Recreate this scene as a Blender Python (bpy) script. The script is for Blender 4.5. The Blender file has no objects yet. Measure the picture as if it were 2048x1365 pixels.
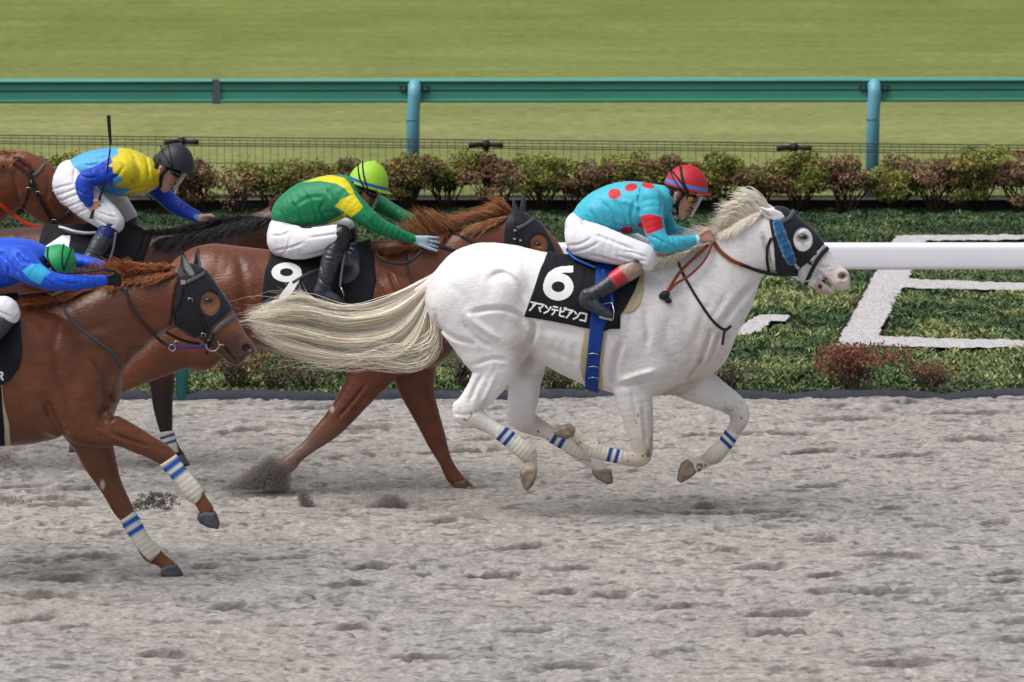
import bpy, math, random
import numpy as np
from math import radians, sin, cos, pi
random.seed(4); RNG = np.random.default_rng(7)
SC = bpy.context.scene; COL = SC.collection

# ---------------------------------------------------------------- camera, sky, sun, exposure
F_PX = 11377.0; CAM_H = 5.4; PITCH = math.atan(1355.5 / F_PX)
cam = bpy.data.cameras.new('camera'); cam_o = bpy.data.objects.new('camera', cam); COL.objects.link(cam_o)
cam_o.location = (0, 0, CAM_H); cam_o.rotation_euler = (pi / 2 - PITCH, 0, 0)
cam.sensor_width = 36; cam.lens = 36 * F_PX / 2048; cam.clip_start = 1; cam.clip_end = 4000
cam.dof.use_dof = True; cam.dof.focus_distance = 36.3; cam.dof.aperture_fstop = 7.1
SC.camera = cam_o
SUN_EL, SUN_AZ = radians(62), radians(-118)     # azimuth measured from +Y towards +X
w = bpy.data.worlds.new('World'); SC.world = w; w.use_nodes = True
nt = w.node_tree; sky = nt.nodes.new('ShaderNodeTexSky'); sky.sky_type = 'NISHITA'; sky.sun_disc = False
sky.sun_elevation = SUN_EL; sky.sun_rotation = SUN_AZ; sky.air_density = 1.0; sky.dust_density = 4.0; sky.ozone_density = 1.0
hs = nt.nodes.new('ShaderNodeHueSaturation'); hs.inputs['Saturation'].default_value = 0.36
nt.links.new(sky.outputs[0], hs.inputs['Color']); nt.links.new(hs.outputs[0], nt.nodes['Background'].inputs[0]); nt.nodes['Background'].inputs[1].default_value = 0.10
sun = bpy.data.lights.new('sun', 'SUN'); sun_o = bpy.data.objects.new('sun', sun); COL.objects.link(sun_o)
sun.energy = 2.0; sun.angle = radians(50); sun.color = (1, 0.965, 0.91)
sd = (cos(SUN_EL) * sin(SUN_AZ), cos(SUN_EL) * cos(SUN_AZ), sin(SUN_EL))
from mathutils import Vector
sun_o.rotation_euler = Vector(sd).to_track_quat('Z', 'Y').to_euler(); sun_o.location = (-20, -10, 40)
SC.view_settings.view_transform = 'Standard'; SC.view_settings.look = 'None'; SC.view_settings.gamma = 1
SC.view_settings.exposure = 0.34

# ---------------------------------------------------------------- pixel <-> world
_c, _s = cos(PITCH), sin(PITCH)
def P(px, py, Y):
    "world point at depth Y seen at photo pixel (px, py)"
    px = np.asarray(px, float); py = np.asarray(py, float); Y = np.asarray(Y, float)
    v = (682.5 - py) / F_PX
    t = Y / (_c + v * _s)
    return np.stack(np.broadcast_arrays((px - 1024) / F_PX * t, Y, CAM_H + t * (-_s + v * _c)), -1)
def gY(py):
    v = (682.5 - py) / F_PX
    return CAM_H / -(-_s + v * _c) * (_c + v * _s)
def G(px, py, z=0.0):
    v = (682.5 - py) / F_PX; t = (CAM_H - z) / (_s - v * _c)
    return np.array([(px - 1024) / F_PX * t, t * (_c + v * _s), z])
def proj(V):
    d = V[:, 1] * _c - (V[:, 2] - CAM_H) * _s
    u = V[:, 1] * _s + (V[:, 2] - CAM_H) * _c
    return 1024 + F_PX * V[:, 0] / d, 682.5 - F_PX * u / d
def mpp(Y): return (Y * _c + 0.5) / F_PX

def lin(h):
    h = h.lstrip('#'); v = np.array([int(h[i:i + 2], 16) / 255 for i in (0, 2, 4)])
    return np.where(v <= 0.04045, v / 12.92, ((v + 0.055) / 1.055) ** 2.4)

# ---------------------------------------------------------------- materials
MATS = {}
def mat(name, color=None, rough=0.6, spec=0.3, noise=0.0, nscale=20.0, bump=0.0, bscale=60.0, sheen=0.0, metal=0.0,
        coat=0.0, stretch=(1, 1, 1), alpha=1.0, trans=0.0, detail=4.0, sub=0.0, distort=0.0, bump2=None):
    "color None -> vertex colour attribute Col"
    if name in MATS: return MATS[name]
    m = bpy.data.materials.new(name); m.use_nodes = True; t = m.node_tree; b = t.nodes['Principled BSDF']
    b.inputs['Roughness'].default_value = rough; b.inputs['Specular IOR Level'].default_value = spec
    b.inputs['Metallic'].default_value = metal; b.inputs['Coat Weight'].default_value = coat
    b.inputs['Alpha'].default_value = alpha; b.inputs['Transmission Weight'].default_value = trans
    if sheen: b.inputs['Sheen Weight'].default_value = sheen; b.inputs['Sheen Roughness'].default_value = 0.5
    if sub: b.inputs['Subsurface Weight'].default_value = sub; b.inputs['Subsurface Radius'].default_value = (.012, .006, .004); b.inputs['Subsurface Scale'].default_value = 1
    if color is None:
        a = t.nodes.new('ShaderNodeAttribute'); a.attribute_name = 'Col'; src = a.outputs['Color']
    else:
        a = t.nodes.new('ShaderNodeRGB'); a.outputs[0].default_value = (*color, 1); src = a.outputs[0]
    co = t.nodes.new('ShaderNodeTexCoord'); mp = t.nodes.new('ShaderNodeMapping'); mp.inputs['Scale'].default_value = stretch
    t.links.new(co.outputs['Object'], mp.inputs[0])
    if noise:
        n = t.nodes.new('ShaderNodeTexNoise'); n.inputs['Scale'].default_value = nscale; n.inputs['Detail'].default_value = detail
        t.links.new(mp.outputs[0], n.inputs['Vector'])
        r = t.nodes.new('ShaderNodeMapRange'); r.inputs[1].default_value = 0.25; r.inputs[2].default_value = 0.75
        r.inputs[3].default_value = 1 - noise; r.inputs[4].default_value = 1 + noise
        t.links.new(n.outputs[0], r.inputs[0])
        x = t.nodes.new('ShaderNodeVectorMath'); x.operation = 'SCALE'
        t.links.new(src, x.inputs[0]); t.links.new(r.outputs[0], x.inputs['Scale']); src = x.outputs[0]
    t.links.new(src, b.inputs['Base Color'])
    if bump:
        n = t.nodes.new('ShaderNodeTexNoise'); n.inputs['Scale'].default_value = bscale; n.inputs['Detail'].default_value = 5; n.inputs['Distortion'].default_value = distort
        t.links.new(mp.outputs[0], n.inputs['Vector'])
        u = t.nodes.new('ShaderNodeBump'); u.inputs['Strength'].default_value = 1; u.inputs['Distance'].default_value = bump
        t.links.new(n.outputs[0], u.inputs['Height']); t.links.new(u.outputs[0], b.inputs['Normal'])
        if bump2:
            n2 = t.nodes.new('ShaderNodeTexNoise'); n2.inputs['Scale'].default_value = bump2[1]; n2.inputs['Detail'].default_value = 3; n2.inputs['Distortion'].default_value = bump2[2]
            t.links.new(co.outputs['Object'], n2.inputs['Vector']); u2 = t.nodes.new('ShaderNodeBump'); u2.inputs['Distance'].default_value = bump2[0]
            t.links.new(n2.outputs[0], u2.inputs['Height']); t.links.new(u2.outputs[0], u.inputs['Normal'])
    MATS[name] = m; return m

# ---------------------------------------------------------------- objects
def tag(o, label=None, cat=None, group=None, kind=None):
    if label: o['label'] = label
    if cat: o['category'] = cat
    if group: o['group'] = group
    if kind: o['kind'] = kind
    return o
def empty(name, loc, label, cat, group=None):
    o = bpy.data.objects.new(name, None); COL.objects.link(o); o.location = loc; o.empty_display_size = .2
    return tag(o, label, cat, group)
def wloc(o):
    l = Vector((0, 0, 0))
    while o: l += o.location; o = o.parent
    return np.array(l)
def make(name, V, Fc, m, parent=None, col=None, smooth=True):
    V = np.asarray(V, float); off = wloc(parent) if parent else np.zeros(3)
    me = bpy.data.meshes.new(name)
    Fc = np.asarray(Fc) if not isinstance(Fc, list) else Fc
    if isinstance(Fc, np.ndarray):
        n = Fc.shape[1]; me.vertices.add(len(V)); me.vertices.foreach_set('co', (V - off).ravel())
        me.loops.add(Fc.size); me.loops.foreach_set('vertex_index', Fc.astype(np.int32).ravel())
        me.polygons.add(len(Fc)); me.polygons.foreach_set('loop_start', np.arange(len(Fc), dtype=np.int32) * n)
        me.polygons.foreach_set('loop_total', np.full(len(Fc), n, np.int32))
        me.update(calc_edges=True)
    else:
        me.from_pydata((V - off).tolist(), [], Fc)
    me.validate()
    if smooth: me.polygons.foreach_set('use_smooth', np.ones(len(me.polygons), bool))
    if col is not None:
        a = me.color_attributes.new('Col', 'FLOAT_COLOR', 'POINT')
        c = np.ones((len(V), 4), np.float32); c[:, :3] = np.clip(col, 0, 1); a.data.foreach_set('color', c.ravel())
    me.materials.append(m)
    o = bpy.data.objects.new(name, me); COL.objects.link(o)
    if parent: o.parent = parent
    return o

class MB:
    "collects simple solids into one mesh"
    def __init__(s): s.V = []; s.F = []; s.n = 0
    def add(s, V, F):
        s.V.append(np.asarray(V, float)); s.F += [tuple(int(i) + s.n for i in f) for f in F]; s.n += len(V)
    def box(s, a, b, bev=0.0):
        (x0, y0, z0), (x1, y1, z1) = a, b
        s.add([(x, y, z) for x in (x0, x1) for y in (y0, y1) for z in (z0, z1)],
              [(0, 1, 3, 2), (4, 6, 7, 5), (0, 4, 5, 1), (2, 3, 7, 6), (0, 2, 6, 4), (1, 5, 7, 3)])
    def tube(s, pts, r, n=8, cap=True, up=(0, 0, 1)):
        pts = np.asarray(pts, float); r = np.broadcast_to(np.asarray(r, float), (len(pts),))
        T = np.gradient(pts, axis=0); T /= np.linalg.norm(T, axis=1)[:, None] + 1e-9
        A = np.cross(T, up); bad = np.linalg.norm(A, axis=1) < 1e-3
        if bad.any(): A[bad] = np.cross(T[bad], (0.02, 1, 0))
        A /= np.linalg.norm(A, axis=1)[:, None]; B = np.cross(T, A)
        a = np.linspace(0, 2 * pi, n, endpoint=False)
        V = pts[:, None] + r[:, None, None] * (np.cos(a)[None, :, None] * A[:, None] + np.sin(a)[None, :, None] * B[:, None])
        m = len(pts); F = [(i * n + j, i * n + (j + 1) % n, (i + 1) * n + (j + 1) % n, (i + 1) * n + j) for i in range(m - 1) for j in range(n)]
        if cap: F += [tuple(range(n))[::-1], tuple((m - 1) * n + j for j in range(n))]
        s.add(V.reshape(-1, 3), F)
    def ring(s, c, R, r, nrm='y', n=20, k=6):
        a = np.linspace(0, 2 * pi, n + 1)
        q = np.stack([np.cos(a) * R, 0 * a, np.sin(a) * R], 1) + np.asarray(c)
        s.tube(q, r, k, False, up=(0, 1, 0))
    def extr(s, pts, axis_vec):
        "extrude a planar loop"
        pts = np.asarray(pts, float); n = len(pts); V = np.vstack([pts, pts + np.asarray(axis_vec)])
        s.add(V, [tuple(range(n)), tuple(range(n, 2 * n))[::-1]] + [(i, n + i, n + (i + 1) % n, (i + 1) % n) for i in range(n)])
    def build(s, name, m, parent=None, smooth=False, col=None):
        return make(name, np.vstack(s.V), s.F, m, parent, col, smooth)

# ---------------------------------------------------------------- implicit surfaces (smooth blended bodies)
def catmull(S, m=3):
    S = np.asarray(S, float)
    if len(S) < 3 or m < 2: return S
    Q = np.vstack([2 * S[0] - S[1], S, 2 * S[-1] - S[-2]]); out = []
    for i in range(1, len(Q) - 2):
        for k in range(m):
            t = k / m; a, b, c, d = Q[i - 1:i + 3]
            out.append(.5 * (2 * b + (c - a) * t + (2 * a - 5 * b + 4 * c - d) * t * t + (3 * b - a - 3 * c + d) * t ** 3))
    out.append(S[-1]); return np.array(out)
def resample(Q, step):
    Q = np.asarray(Q, float); L = np.r_[0, np.cumsum(np.linalg.norm(np.diff(Q[:, :2], axis=0), axis=1))]
    n = max(2, int(L[-1] / step) + 1); t = np.linspace(0, L[-1], n)
    return np.stack([np.interp(t, L, Q[:, i]) for i in range(Q.shape[1])], 1)
def poly_sdf(X, Z, poly):
    X, Z = np.broadcast_arrays(X, Z)
    poly = np.asarray(poly, float); d = np.full(X.shape, 1e9); ins = np.zeros(X.shape, bool); n = len(poly)
    for i in range(n):
        a = poly[i]; b = poly[(i + 1) % n]; e = b - a; wx, wz = X - a[0], Z - a[1]
        t = np.clip((wx * e[0] + wz * e[1]) / (e @ e + 1e-12), 0, 1)
        d = np.minimum(d, (wx - e[0] * t) ** 2 + (wz - e[1] * t) ** 2)
        c = (a[1] > Z) != (b[1] > Z)
        with np.errstate(divide='ignore', invalid='ignore'):
            ins ^= c & (X < (b[0] - a[0]) * (Z - a[1]) / (b[1] - a[1] + 1e-15) + a[0])
    return np.where(ins, -1, 1) * np.sqrt(d)
def line_d(X, Z, pts):
    d = np.full(np.broadcast(X, Z).shape, 1e9)
    for i in range(len(pts) - 1):
        a = np.asarray(pts[i], float)[:2]; b = np.asarray(pts[i + 1], float)[:2]; e = b - a; wx, wz = X - a[0], Z - a[1]
        t = np.clip((wx * e[0] + wz * e[1]) / (e @ e + 1e-12), 0, 1)
        d = np.minimum(d, (wx - e[0] * t) ** 2 + (wz - e[1] * t) ** 2)
    return np.sqrt(d)

BIG = 0.5
class Field:
    def __init__(s, Y0, lo, hi, h):
        "lo/hi: (px,py) photo-pixel corners plus lateral metres: ((px0,py0,dy0),(px1,py1,dy1))"
        s.Y0 = Y0; s.m = mpp(Y0); s.h = h
        a = P(lo[0], hi[1], Y0); b = P(hi[0], lo[1], Y0)
        s.o = np.array([a[0] - .05, Y0 + lo[2] - .03, a[2] - .08]); e = np.array([b[0] + .05, Y0 + hi[2] + .03, b[2] + .08])
        s.shape = tuple(int(v) for v in np.ceil((e - s.o) / h) + 1)
        s.F = np.full(s.shape, BIG, np.float32)
        s.ax = [(s.o[i] + h * np.arange(s.shape[i])).astype(np.float32) for i in range(3)]
    def xz(s, p, dy=0.0): q = P(p[0], p[1], s.Y0 + dy); return float(q[0]), float(q[2])
    def reg(s, lo, hi, pad):
        i0 = [max(0, int((lo[k] - pad - s.o[k]) / s.h)) for k in range(3)]
        i1 = [min(s.shape[k], int((hi[k] + pad - s.o[k]) / s.h) + 2) for k in range(3)]
        sl = tuple(slice(i0[k], max(i0[k], i1[k])) for k in range(3))
        return sl, s.ax[0][sl[0]][:, None, None], s.ax[1][sl[1]][None, :, None], s.ax[2][sl[2]][None, None, :]
    def merge(s, sl, d, k, sub=False):
        A = s.F[sl]
        if sub:
            d = -d; h = np.clip(k - np.abs(A - d), 0, None) / max(k, 1e-6); s.F[sl] = np.maximum(A, d) + h * h * k / 4
        elif k > 0:
            h = np.clip(k - np.abs(A - d), 0, None) / k; s.F[sl] = np.minimum(A, d) - h * h * k / 4
        else: s.F[sl] = np.minimum(A, d)
    def stations(s, st, wr=1.0, dy=0.0):
        o = []
        for q in st:
            px, py, r = q[:3]; d = q[4] if len(q) > 4 else dy; w_ = q[3] if len(q) > 3 and q[3] else r * s.m * wr
            x, z = s.xz((px, py), d); o.append((x, z, r * mpp(s.Y0 + d), w_, s.Y0 + d))
        return np.array(o)
    def chain(s, st, k=.03, wr=1.0, dy=0.0, m=3, grow=0.0, sub=False):
        S = catmull(s.stations(st, wr, dy), m); S[:, 2:4] = np.maximum(S[:, 2:4] + grow, .002)
        mr = S[:, 2].max(); mw = S[:, 3].max(); pad = k + .01
        lo = (S[:, 0].min() - mr, S[:, 4].min() - mw, S[:, 1].min() - mr); hi = (S[:, 0].max() + mr, S[:, 4].max() + mw, S[:, 1].max() + mr)
        sl, X, Yv, Z = s.reg(lo, hi, pad); sh = s.F[sl].shape
        if 0 in sh: return
        D = np.full(sh, BIG, np.float32)
        for a, b in zip(S[:-1], S[1:]):
            R = max(a[2], b[2]) + pad; W = max(a[3], b[3]) + pad
            lo = (min(a[0], b[0]) - R, min(a[4], b[4]) - W, min(a[1], b[1]) - R); hi = (max(a[0], b[0]) + R, max(a[4], b[4]) + W, max(a[1], b[1]) + R)
            s2 = s.reg(lo, hi, 0)[0]
            s2 = tuple(slice(max(s2[i].start, sl[i].start), min(s2[i].stop, sl[i].stop)) for i in range(3))
            if any(q.stop <= q.start for q in s2): continue
            X2 = s.ax[0][s2[0]][:, None, None]; Y2 = s.ax[1][s2[1]][None, :, None]; Z2 = s.ax[2][s2[2]][None, None, :]
            e = (b - a)[:2]; t = np.clip(((X2 - a[0]) * e[0] + (Z2 - a[1]) * e[1]) / (e @ e + 1e-12), 0, 1)
            C = a + (b - a) * t[..., None]
            q = (X2 - C[..., 0]) ** 2 + (Z2 - C[..., 1]) ** 2; yy = (Y2 - C[..., 4]) ** 2
            r2, w2 = C[..., 2] ** 2, C[..., 3] ** 2
            k0 = np.sqrt(q / r2 + yy / w2); k1 = np.sqrt(q / r2 ** 2 + yy / w2 ** 2) + 1e-6
            d = (k0 * (k0 - 1) / k1).astype(np.float32)
            loc = tuple(slice(s2[i].start - sl[i].start, s2[i].stop - sl[i].start) for i in range(3))
            D[loc] = np.minimum(D[loc], d)
        s.merge(sl, D, k, sub)
    def cap3(s, pts, rs, k=.008, sub=False):
        "true 3-D round cones through world points"
        pts = np.asarray(pts, float); rs = np.broadcast_to(rs, (len(pts),))
        for i in range(len(pts) - 1):
            a, b = pts[i], pts[i + 1]; R = max(rs[i], rs[i + 1]) + k + .01
            sl, X, Yv, Z = s.reg(np.minimum(a, b) - R, np.maximum(a, b) + R, 0)
            if 0 in s.F[sl].shape: continue
            e = b - a; t = np.clip(((X - a[0]) * e[0] + (Yv - a[1]) * e[1] + (Z - a[2]) * e[2]) / (e @ e + 1e-12), 0, 1)
            d = np.sqrt((X - a[0] - e[0] * t) ** 2 + (Yv - a[1] - e[1] * t) ** 2 + (Z - a[2] - e[2] * t) ** 2) - (rs[i] + (rs[i + 1] - rs[i]) * t)
            s.merge(sl, d.astype(np.float32), k, sub)
    def ell(s, c, ang, ra, rb, rw, k=.02, sub=False, half=None):
        "ellipsoid at world c; axes ra along ang (radians, in x-z), rb across, rw lateral"
        R = max(ra, rb) + k + .01; sl, X, Yv, Z = s.reg((c[0] - R, c[1] - rw - k - .01, c[2] - R), (c[0] + R, c[1] + rw + k + .01, c[2] + R), 0)
        if 0 in s.F[sl].shape: return
        u = (X - c[0]) * cos(ang) + (Z - c[2]) * sin(ang); v = -(X - c[0]) * sin(ang) + (Z - c[2]) * cos(ang); y = Yv - c[1]
        k0 = np.sqrt((u / ra) ** 2 + (v / rb) ** 2 + (y / rw) ** 2); k1 = np.sqrt((u / ra ** 2) ** 2 + (v / rb ** 2) ** 2 + (y / rw ** 2) ** 2) + 1e-6
        d = k0 * (k0 - 1) / k1
        if half is not None: d = np.maximum(d, half - v)
        s.merge(sl, d.astype(np.float32), k, sub)
    def ellp(s, p, dy, ang, ra, rb, rw, k=.02, sub=False):
        "pixel version; ra, rb in pixels, ang in picture degrees (clockwise positive)"
        x, z = s.xz(p, dy); s.ell((x, s.Y0 + dy, z), -radians(ang), ra * s.m, rb * s.m, rw, k, sub)
    def groove(s, pts, amp, wpx=6, near=True, cy=None, dy=-.1):
        "adds amp (m) along a picture polyline; + cuts in, - swells out"
        Q = np.array([s.xz(p, dy) for p in catmull(pts, 4)]); R = wpx * s.m * 5.2
        sl, X, Yv, Z = s.reg((Q[:, 0].min() - R, -1e3, Q[:, 1].min() - R), (Q[:, 0].max() + R, 1e3, Q[:, 1].max() + R), 0)
        if 0 in s.F[sl].shape: return
        L = len(Q); d = np.full((X.shape[0], 1, Z.shape[2]), 1e9); tt = np.zeros_like(d)
        for i in range(L - 1):
            a, b = Q[i], Q[i + 1]; e = b - a; t = np.clip(((X - a[0]) * e[0] + (Z - a[1]) * e[1]) / (e @ e + 1e-12), 0, 1)
            q = (X - a[0] - e[0] * t) ** 2 + (Z - a[1] - e[1] * t) ** 2; mk = q < d; d = np.where(mk, q, d); tt = np.where(mk, (i + t) / (L - 1), tt)
        g = amp * (np.exp(-d / (wpx * s.m) ** 2) - .34 * np.exp(-d / (2.5 * wpx * s.m) ** 2)) * 1.25 * np.clip(np.sin(pi * np.clip(tt, .04, .96)) * 2.2, 0, 1)
        cy = s.Y0 if cy is None else cy
        msk = np.clip((cy - Yv) / .03 + .5, 0, 1) if near else 1.0
        s.F[sl] += (g * msk).astype(np.float32)
    def poly(s, poly, dy0, dy1, rnd=.006, k=.0, sub=False):
        "rounded prism of a picture polygon between lateral offsets"
        mid = (dy0 + dy1) / 2; Q = np.array([s.xz(p, mid) for p in poly])
        sl, X, Yv, Z = s.reg((Q[:, 0].min(), s.Y0 + dy0, Q[:, 1].min()), (Q[:, 0].max(), s.Y0 + dy1, Q[:, 1].max()), k + .02)
        if 0 in s.F[sl].shape: return
        d2 = poly_sdf(X[:, 0, :], Z[:, 0, :], Q)[:, None, :] + rnd; yy = np.abs(Yv - s.Y0 - mid) - (dy1 - dy0) / 2 + rnd
        d = np.sqrt(np.maximum(d2, 0) ** 2 + np.maximum(yy, 0) ** 2) + np.minimum(np.maximum(d2, yy), 0) - rnd
        s.merge(sl, d.astype(np.float32), k, sub)
    def noise(s, amp, sc, seed=1, stretch=(1, 1, 1)):
        r = np.random.default_rng(seed); N = np.zeros(s.shape, np.float32)
        for i in range(5):
            kx, ky, kz = r.normal(size=3) * sc * np.array(stretch); ph = r.uniform(0, 6.28)
            N += np.sin(kx * s.ax[0][:, None, None] + ky * s.ax[1][None, :, None] + kz * s.ax[2][None, None, :] + ph)
        s.F += amp * N / 5
    def shell(s, t, polys, dy=(-9, 9), subs=(), dyp=0.0, mode='max', soft=0.0):
        "copy of this body grown by t and trimmed to picture polygons"
        Qs = [np.array([s.xz(p, dyp) for p in q]) for q in polys]; A = np.vstack(Qs)
        sl, X, Yv, Z = s.reg((A[:, 0].min(), s.Y0 + dy[0], A[:, 1].min()), (A[:, 0].max(), s.Y0 + dy[1], A[:, 1].max()), .03)
        d2 = np.min([poly_sdf(X[:, 0, :], Z[:, 0, :], q) for q in Qs], axis=0)
        for q in subs: d2 = np.maximum(d2, -poly_sdf(X[:, 0, :], Z[:, 0, :], np.array([s.xz(p, dyp) for p in q])))
        n = Field.__new__(Field); n.Y0, n.m, n.h = s.Y0, s.m, s.h; n.o = np.array([s.ax[i][sl[i]][0] for i in range(3)], float)
        n.ax = [s.ax[i][sl[i]] for i in range(3)]; n.F = np.maximum(s.F[sl] - t, d2[:, None, :].astype(np.float32)); n.shape = n.F.shape
        n.F = np.maximum(n.F, np.maximum(s.Y0 + dy[0] - Yv, Yv - s.Y0 - dy[1]).astype(np.float32))
        return n
    def front(s, smooth=2):
        "near-side surface depth per (x,z)"
        neg = s.F < 0; hit = neg.any(1); i = np.argmax(neg, 1); j = np.clip(i - 1, 0, None)
        xi, zi = np.meshgrid(np.arange(s.shape[0]), np.arange(s.shape[2]), indexing='ij')
        a = s.F[xi, j, zi]; b = s.F[xi, i, zi]; t = np.where(hit & (i > 0), a / (a - b + 1e-9), 0)
        Yf = s.o[1] + s.h * (j + t); Yf = np.where(hit, Yf, np.nan)
        for _ in range(12):
            bad = np.isnan(Yf)
            if not bad.any(): break
            Pd = np.pad(Yf, 1, constant_values=np.nan); st = np.stack([Pd[:-2, 1:-1], Pd[2:, 1:-1], Pd[1:-1, :-2], Pd[1:-1, 2:]])
            c = (~np.isnan(st)).sum(0); sm = np.nansum(st, 0); Yf = np.where(bad & (c > 0), sm / np.maximum(c, 1), Yf)
        Yf = np.where(np.isnan(Yf), s.Y0, Yf)
        for _ in range(smooth):
            Pd = np.pad(Yf, 1, mode='edge'); Yf = (Pd[:-2, 1:-1] + Pd[2:, 1:-1] + Pd[1:-1, :-2] + Pd[1:-1, 2:] + 4 * Yf) / 8
        s.Yf = Yf; return s
    def yat(s, x, z):
        u = np.clip((np.asarray(x) - s.o[0]) / s.h, 0, s.shape[0] - 1.001); v = np.clip((np.asarray(z) - s.o[2]) / s.h, 0, s.shape[2] - 1.001)
        i, j = u.astype(int), v.astype(int); a, b = u - i, v - j; Y = s.Yf
        return (1 - a) * (1 - b) * Y[i, j] + a * (1 - b) * Y[i + 1, j] + (1 - a) * b * Y[i, j + 1] + a * b * Y[i + 1, j + 1]
    def on(s, px, py, off):
        "world point on the near surface seen at picture pixel"
        Y = np.full(np.shape(px), s.Y0 - .2)
        for _ in range(6):
            q = P(px, py, Y); Y = s.yat(q[..., 0], q[..., 2]) - off
        return P(px, py, Y)
    def mesh(s, name, m, parent=None, colfn=None, relax=1):
        F = np.pad(s.F, 1, constant_values=BIG); inside = F < 0; n0, n1, n2 = F.shape
        c = np.zeros((n0 - 1, n1 - 1, n2 - 1), np.int8)
        for a in (0, 1):
            for b in (0, 1):
                for d in (0, 1): c += inside[a:n0 - 1 + a, b:n1 - 1 + b, d:n2 - 1 + d]
        act = (c > 0) & (c < 8); idx = np.full(act.shape, -1, np.int64); I, J, K = np.nonzero(act); idx[I, J, K] = np.arange(len(I))
        acc = np.zeros((len(I), 3)); cnt = np.zeros(len(I)); corn = [(a, b, d) for a in (0, 1) for b in (0, 1) for d in (0, 1)]
        val = {q: F[I + q[0], J + q[1], K + q[2]] for q in corn}
        for q in corn:
            for ax in range(3):
                if q[ax] == 0:
                    r = list(q); r[ax] = 1; r = tuple(r); a, b = val[q], val[r]; mk = (a < 0) != (b < 0)
                    t = np.where(mk, a / np.where(mk, a - b, 1), 0); p = np.tile(np.array(q, float), (len(I), 1)); p[:, ax] += t
                    acc += p * mk[:, None]; cnt += mk
        V = acc / cnt[:, None] + np.stack([I, J, K], 1); Fs = []
        for ax in range(3):
            o1, o2 = [(1, 2), (2, 0), (0, 1)][ax]; A = [slice(1, -1)] * 3; B = [slice(1, -1)] * 3
            A[ax] = slice(0, -1); B[ax] = slice(1, None)
            ia, ib = inside[tuple(A)], inside[tuple(B)]; ch = ia != ib; e = np.stack(np.nonzero(ch), 1); fl = ia[ch]
            off = np.ones(3, int); off[ax] = 0; e = e + off
            def cell(d1, d2):
                q = e.copy(); q[:, o1] -= d1; q[:, o2] -= d2; return idx[q[:, 0], q[:, 1], q[:, 2]]
            Q = np.stack([cell(1, 1), cell(0, 1), cell(0, 0), cell(1, 0)], 1)
            Q[~fl] = Q[~fl][:, ::-1]; Fs.append(Q)
        Q = np.vstack(Fs); Q = Q[(Q >= 0).all(1)]
        for _ in range(relax):
            S = np.zeros_like(V); N = np.zeros(len(V))
            for a, b in ((0, 1), (1, 2), (2, 3), (3, 0)):
                for u, v in ((a, b), (b, a)):
                    for k_ in range(3): S[:, k_] += np.bincount(Q[:, u], V[Q[:, v], k_], len(V))
                    N += np.bincount(Q[:, u], minlength=len(V))
            V = V * .5 + .5 * S / np.maximum(N, 1)[:, None]
        V = (V - 1) * s.h + s.o
        col = None
        if colfn is not None:
            px, py = proj(V); col = colfn(px, py, V)
        return make(name, V, Q, m, parent, col)

def strap(name, pts, width_px, m, parent, fld=None, off=.006, Y0=None, thick=.004, step=4, both=False, off_end=None):
    "flat strap; pts (px,py[,dy]). fld given -> lies on that body's near surface"
    Q = resample(catmull(np.array([tuple(p) + (0,) * (3 - len(p)) for p in pts], float), 6), step)
    if fld is not None:
        W3 = fld.on(Q[:, 0], Q[:, 1], off); W3[:, 1] += Q[:, 2]
        sY = W3[:, 1].copy()
        for _ in range(3): sY[1:-1] = (sY[:-2] + 2 * sY[1:-1] + sY[2:]) / 4
        W3 = P(Q[:, 0], Q[:, 1], sY); Y0 = fld.Y0
    else: W3 = P(Q[:, 0], Q[:, 1], Y0 + Q[:, 2])
    w_ = width_px * mpp(Y0) / 2; mb = MB()
    def ribbon(W3):
        T = np.gradient(W3, axis=0); T /= np.linalg.norm(T, axis=1)[:, None] + 1e-9
        N = np.cross(T, (0, 1, 0)); N /= np.linalg.norm(N, axis=1)[:, None] + 1e-9; B = np.cross(T, N)
        a = np.linspace(0, 2 * pi, 9)[:-1] + pi / 8; cs = np.sign(np.cos(a)) * np.abs(np.cos(a)) ** .5; sn = np.sign(np.sin(a)) * np.abs(np.sin(a)) ** .5
        V = W3[:, None] + w_ * cs[None, :, None] * N[:, None] + thick * sn[None, :, None] * B[:, None]; n = 8; k = len(W3)
        mb.add(V.reshape(-1, 3), [(i * n + j, i * n + (j + 1) % n, (i + 1) * n + (j + 1) % n, (i + 1) * n + j) for i in range(k - 1) for j in range(n)] + [tuple(range(n))[::-1], tuple((k - 1) * n + j for j in range(n))])
    ribbon(W3)
    o = mb.build(name, m, parent, True)
    if both: mb = MB(); W4 = W3.copy(); W4[:, 1] = 2 * Y0 - W4[:, 1]; _far(mb, W4, w_, thick); mb.build(name, m, parent, True)
    return o

def _far(mb, W3, w_, thick):
    T = np.gradient(W3, axis=0); T /= np.linalg.norm(T, axis=1)[:, None] + 1e-9
    N = np.cross(T, (0, 1, 0)); N /= np.linalg.norm(N, axis=1)[:, None] + 1e-9; B = np.cross(T, N); a = np.linspace(0, 2 * pi, 9)[:-1] + pi / 8
    V = W3[:, None] + w_ * np.cos(a)[None, :, None] * N[:, None] + thick * np.sin(a)[None, :, None] * B[:, None]; k = len(W3)
    mb.add(V.reshape(-1, 3), [(i * 8 + j, i * 8 + (j + 1) % 8, i * 8 + 8 + (j + 1) % 8, i * 8 + 8 + j) for i in range(k - 1) for j in range(8)])

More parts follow.
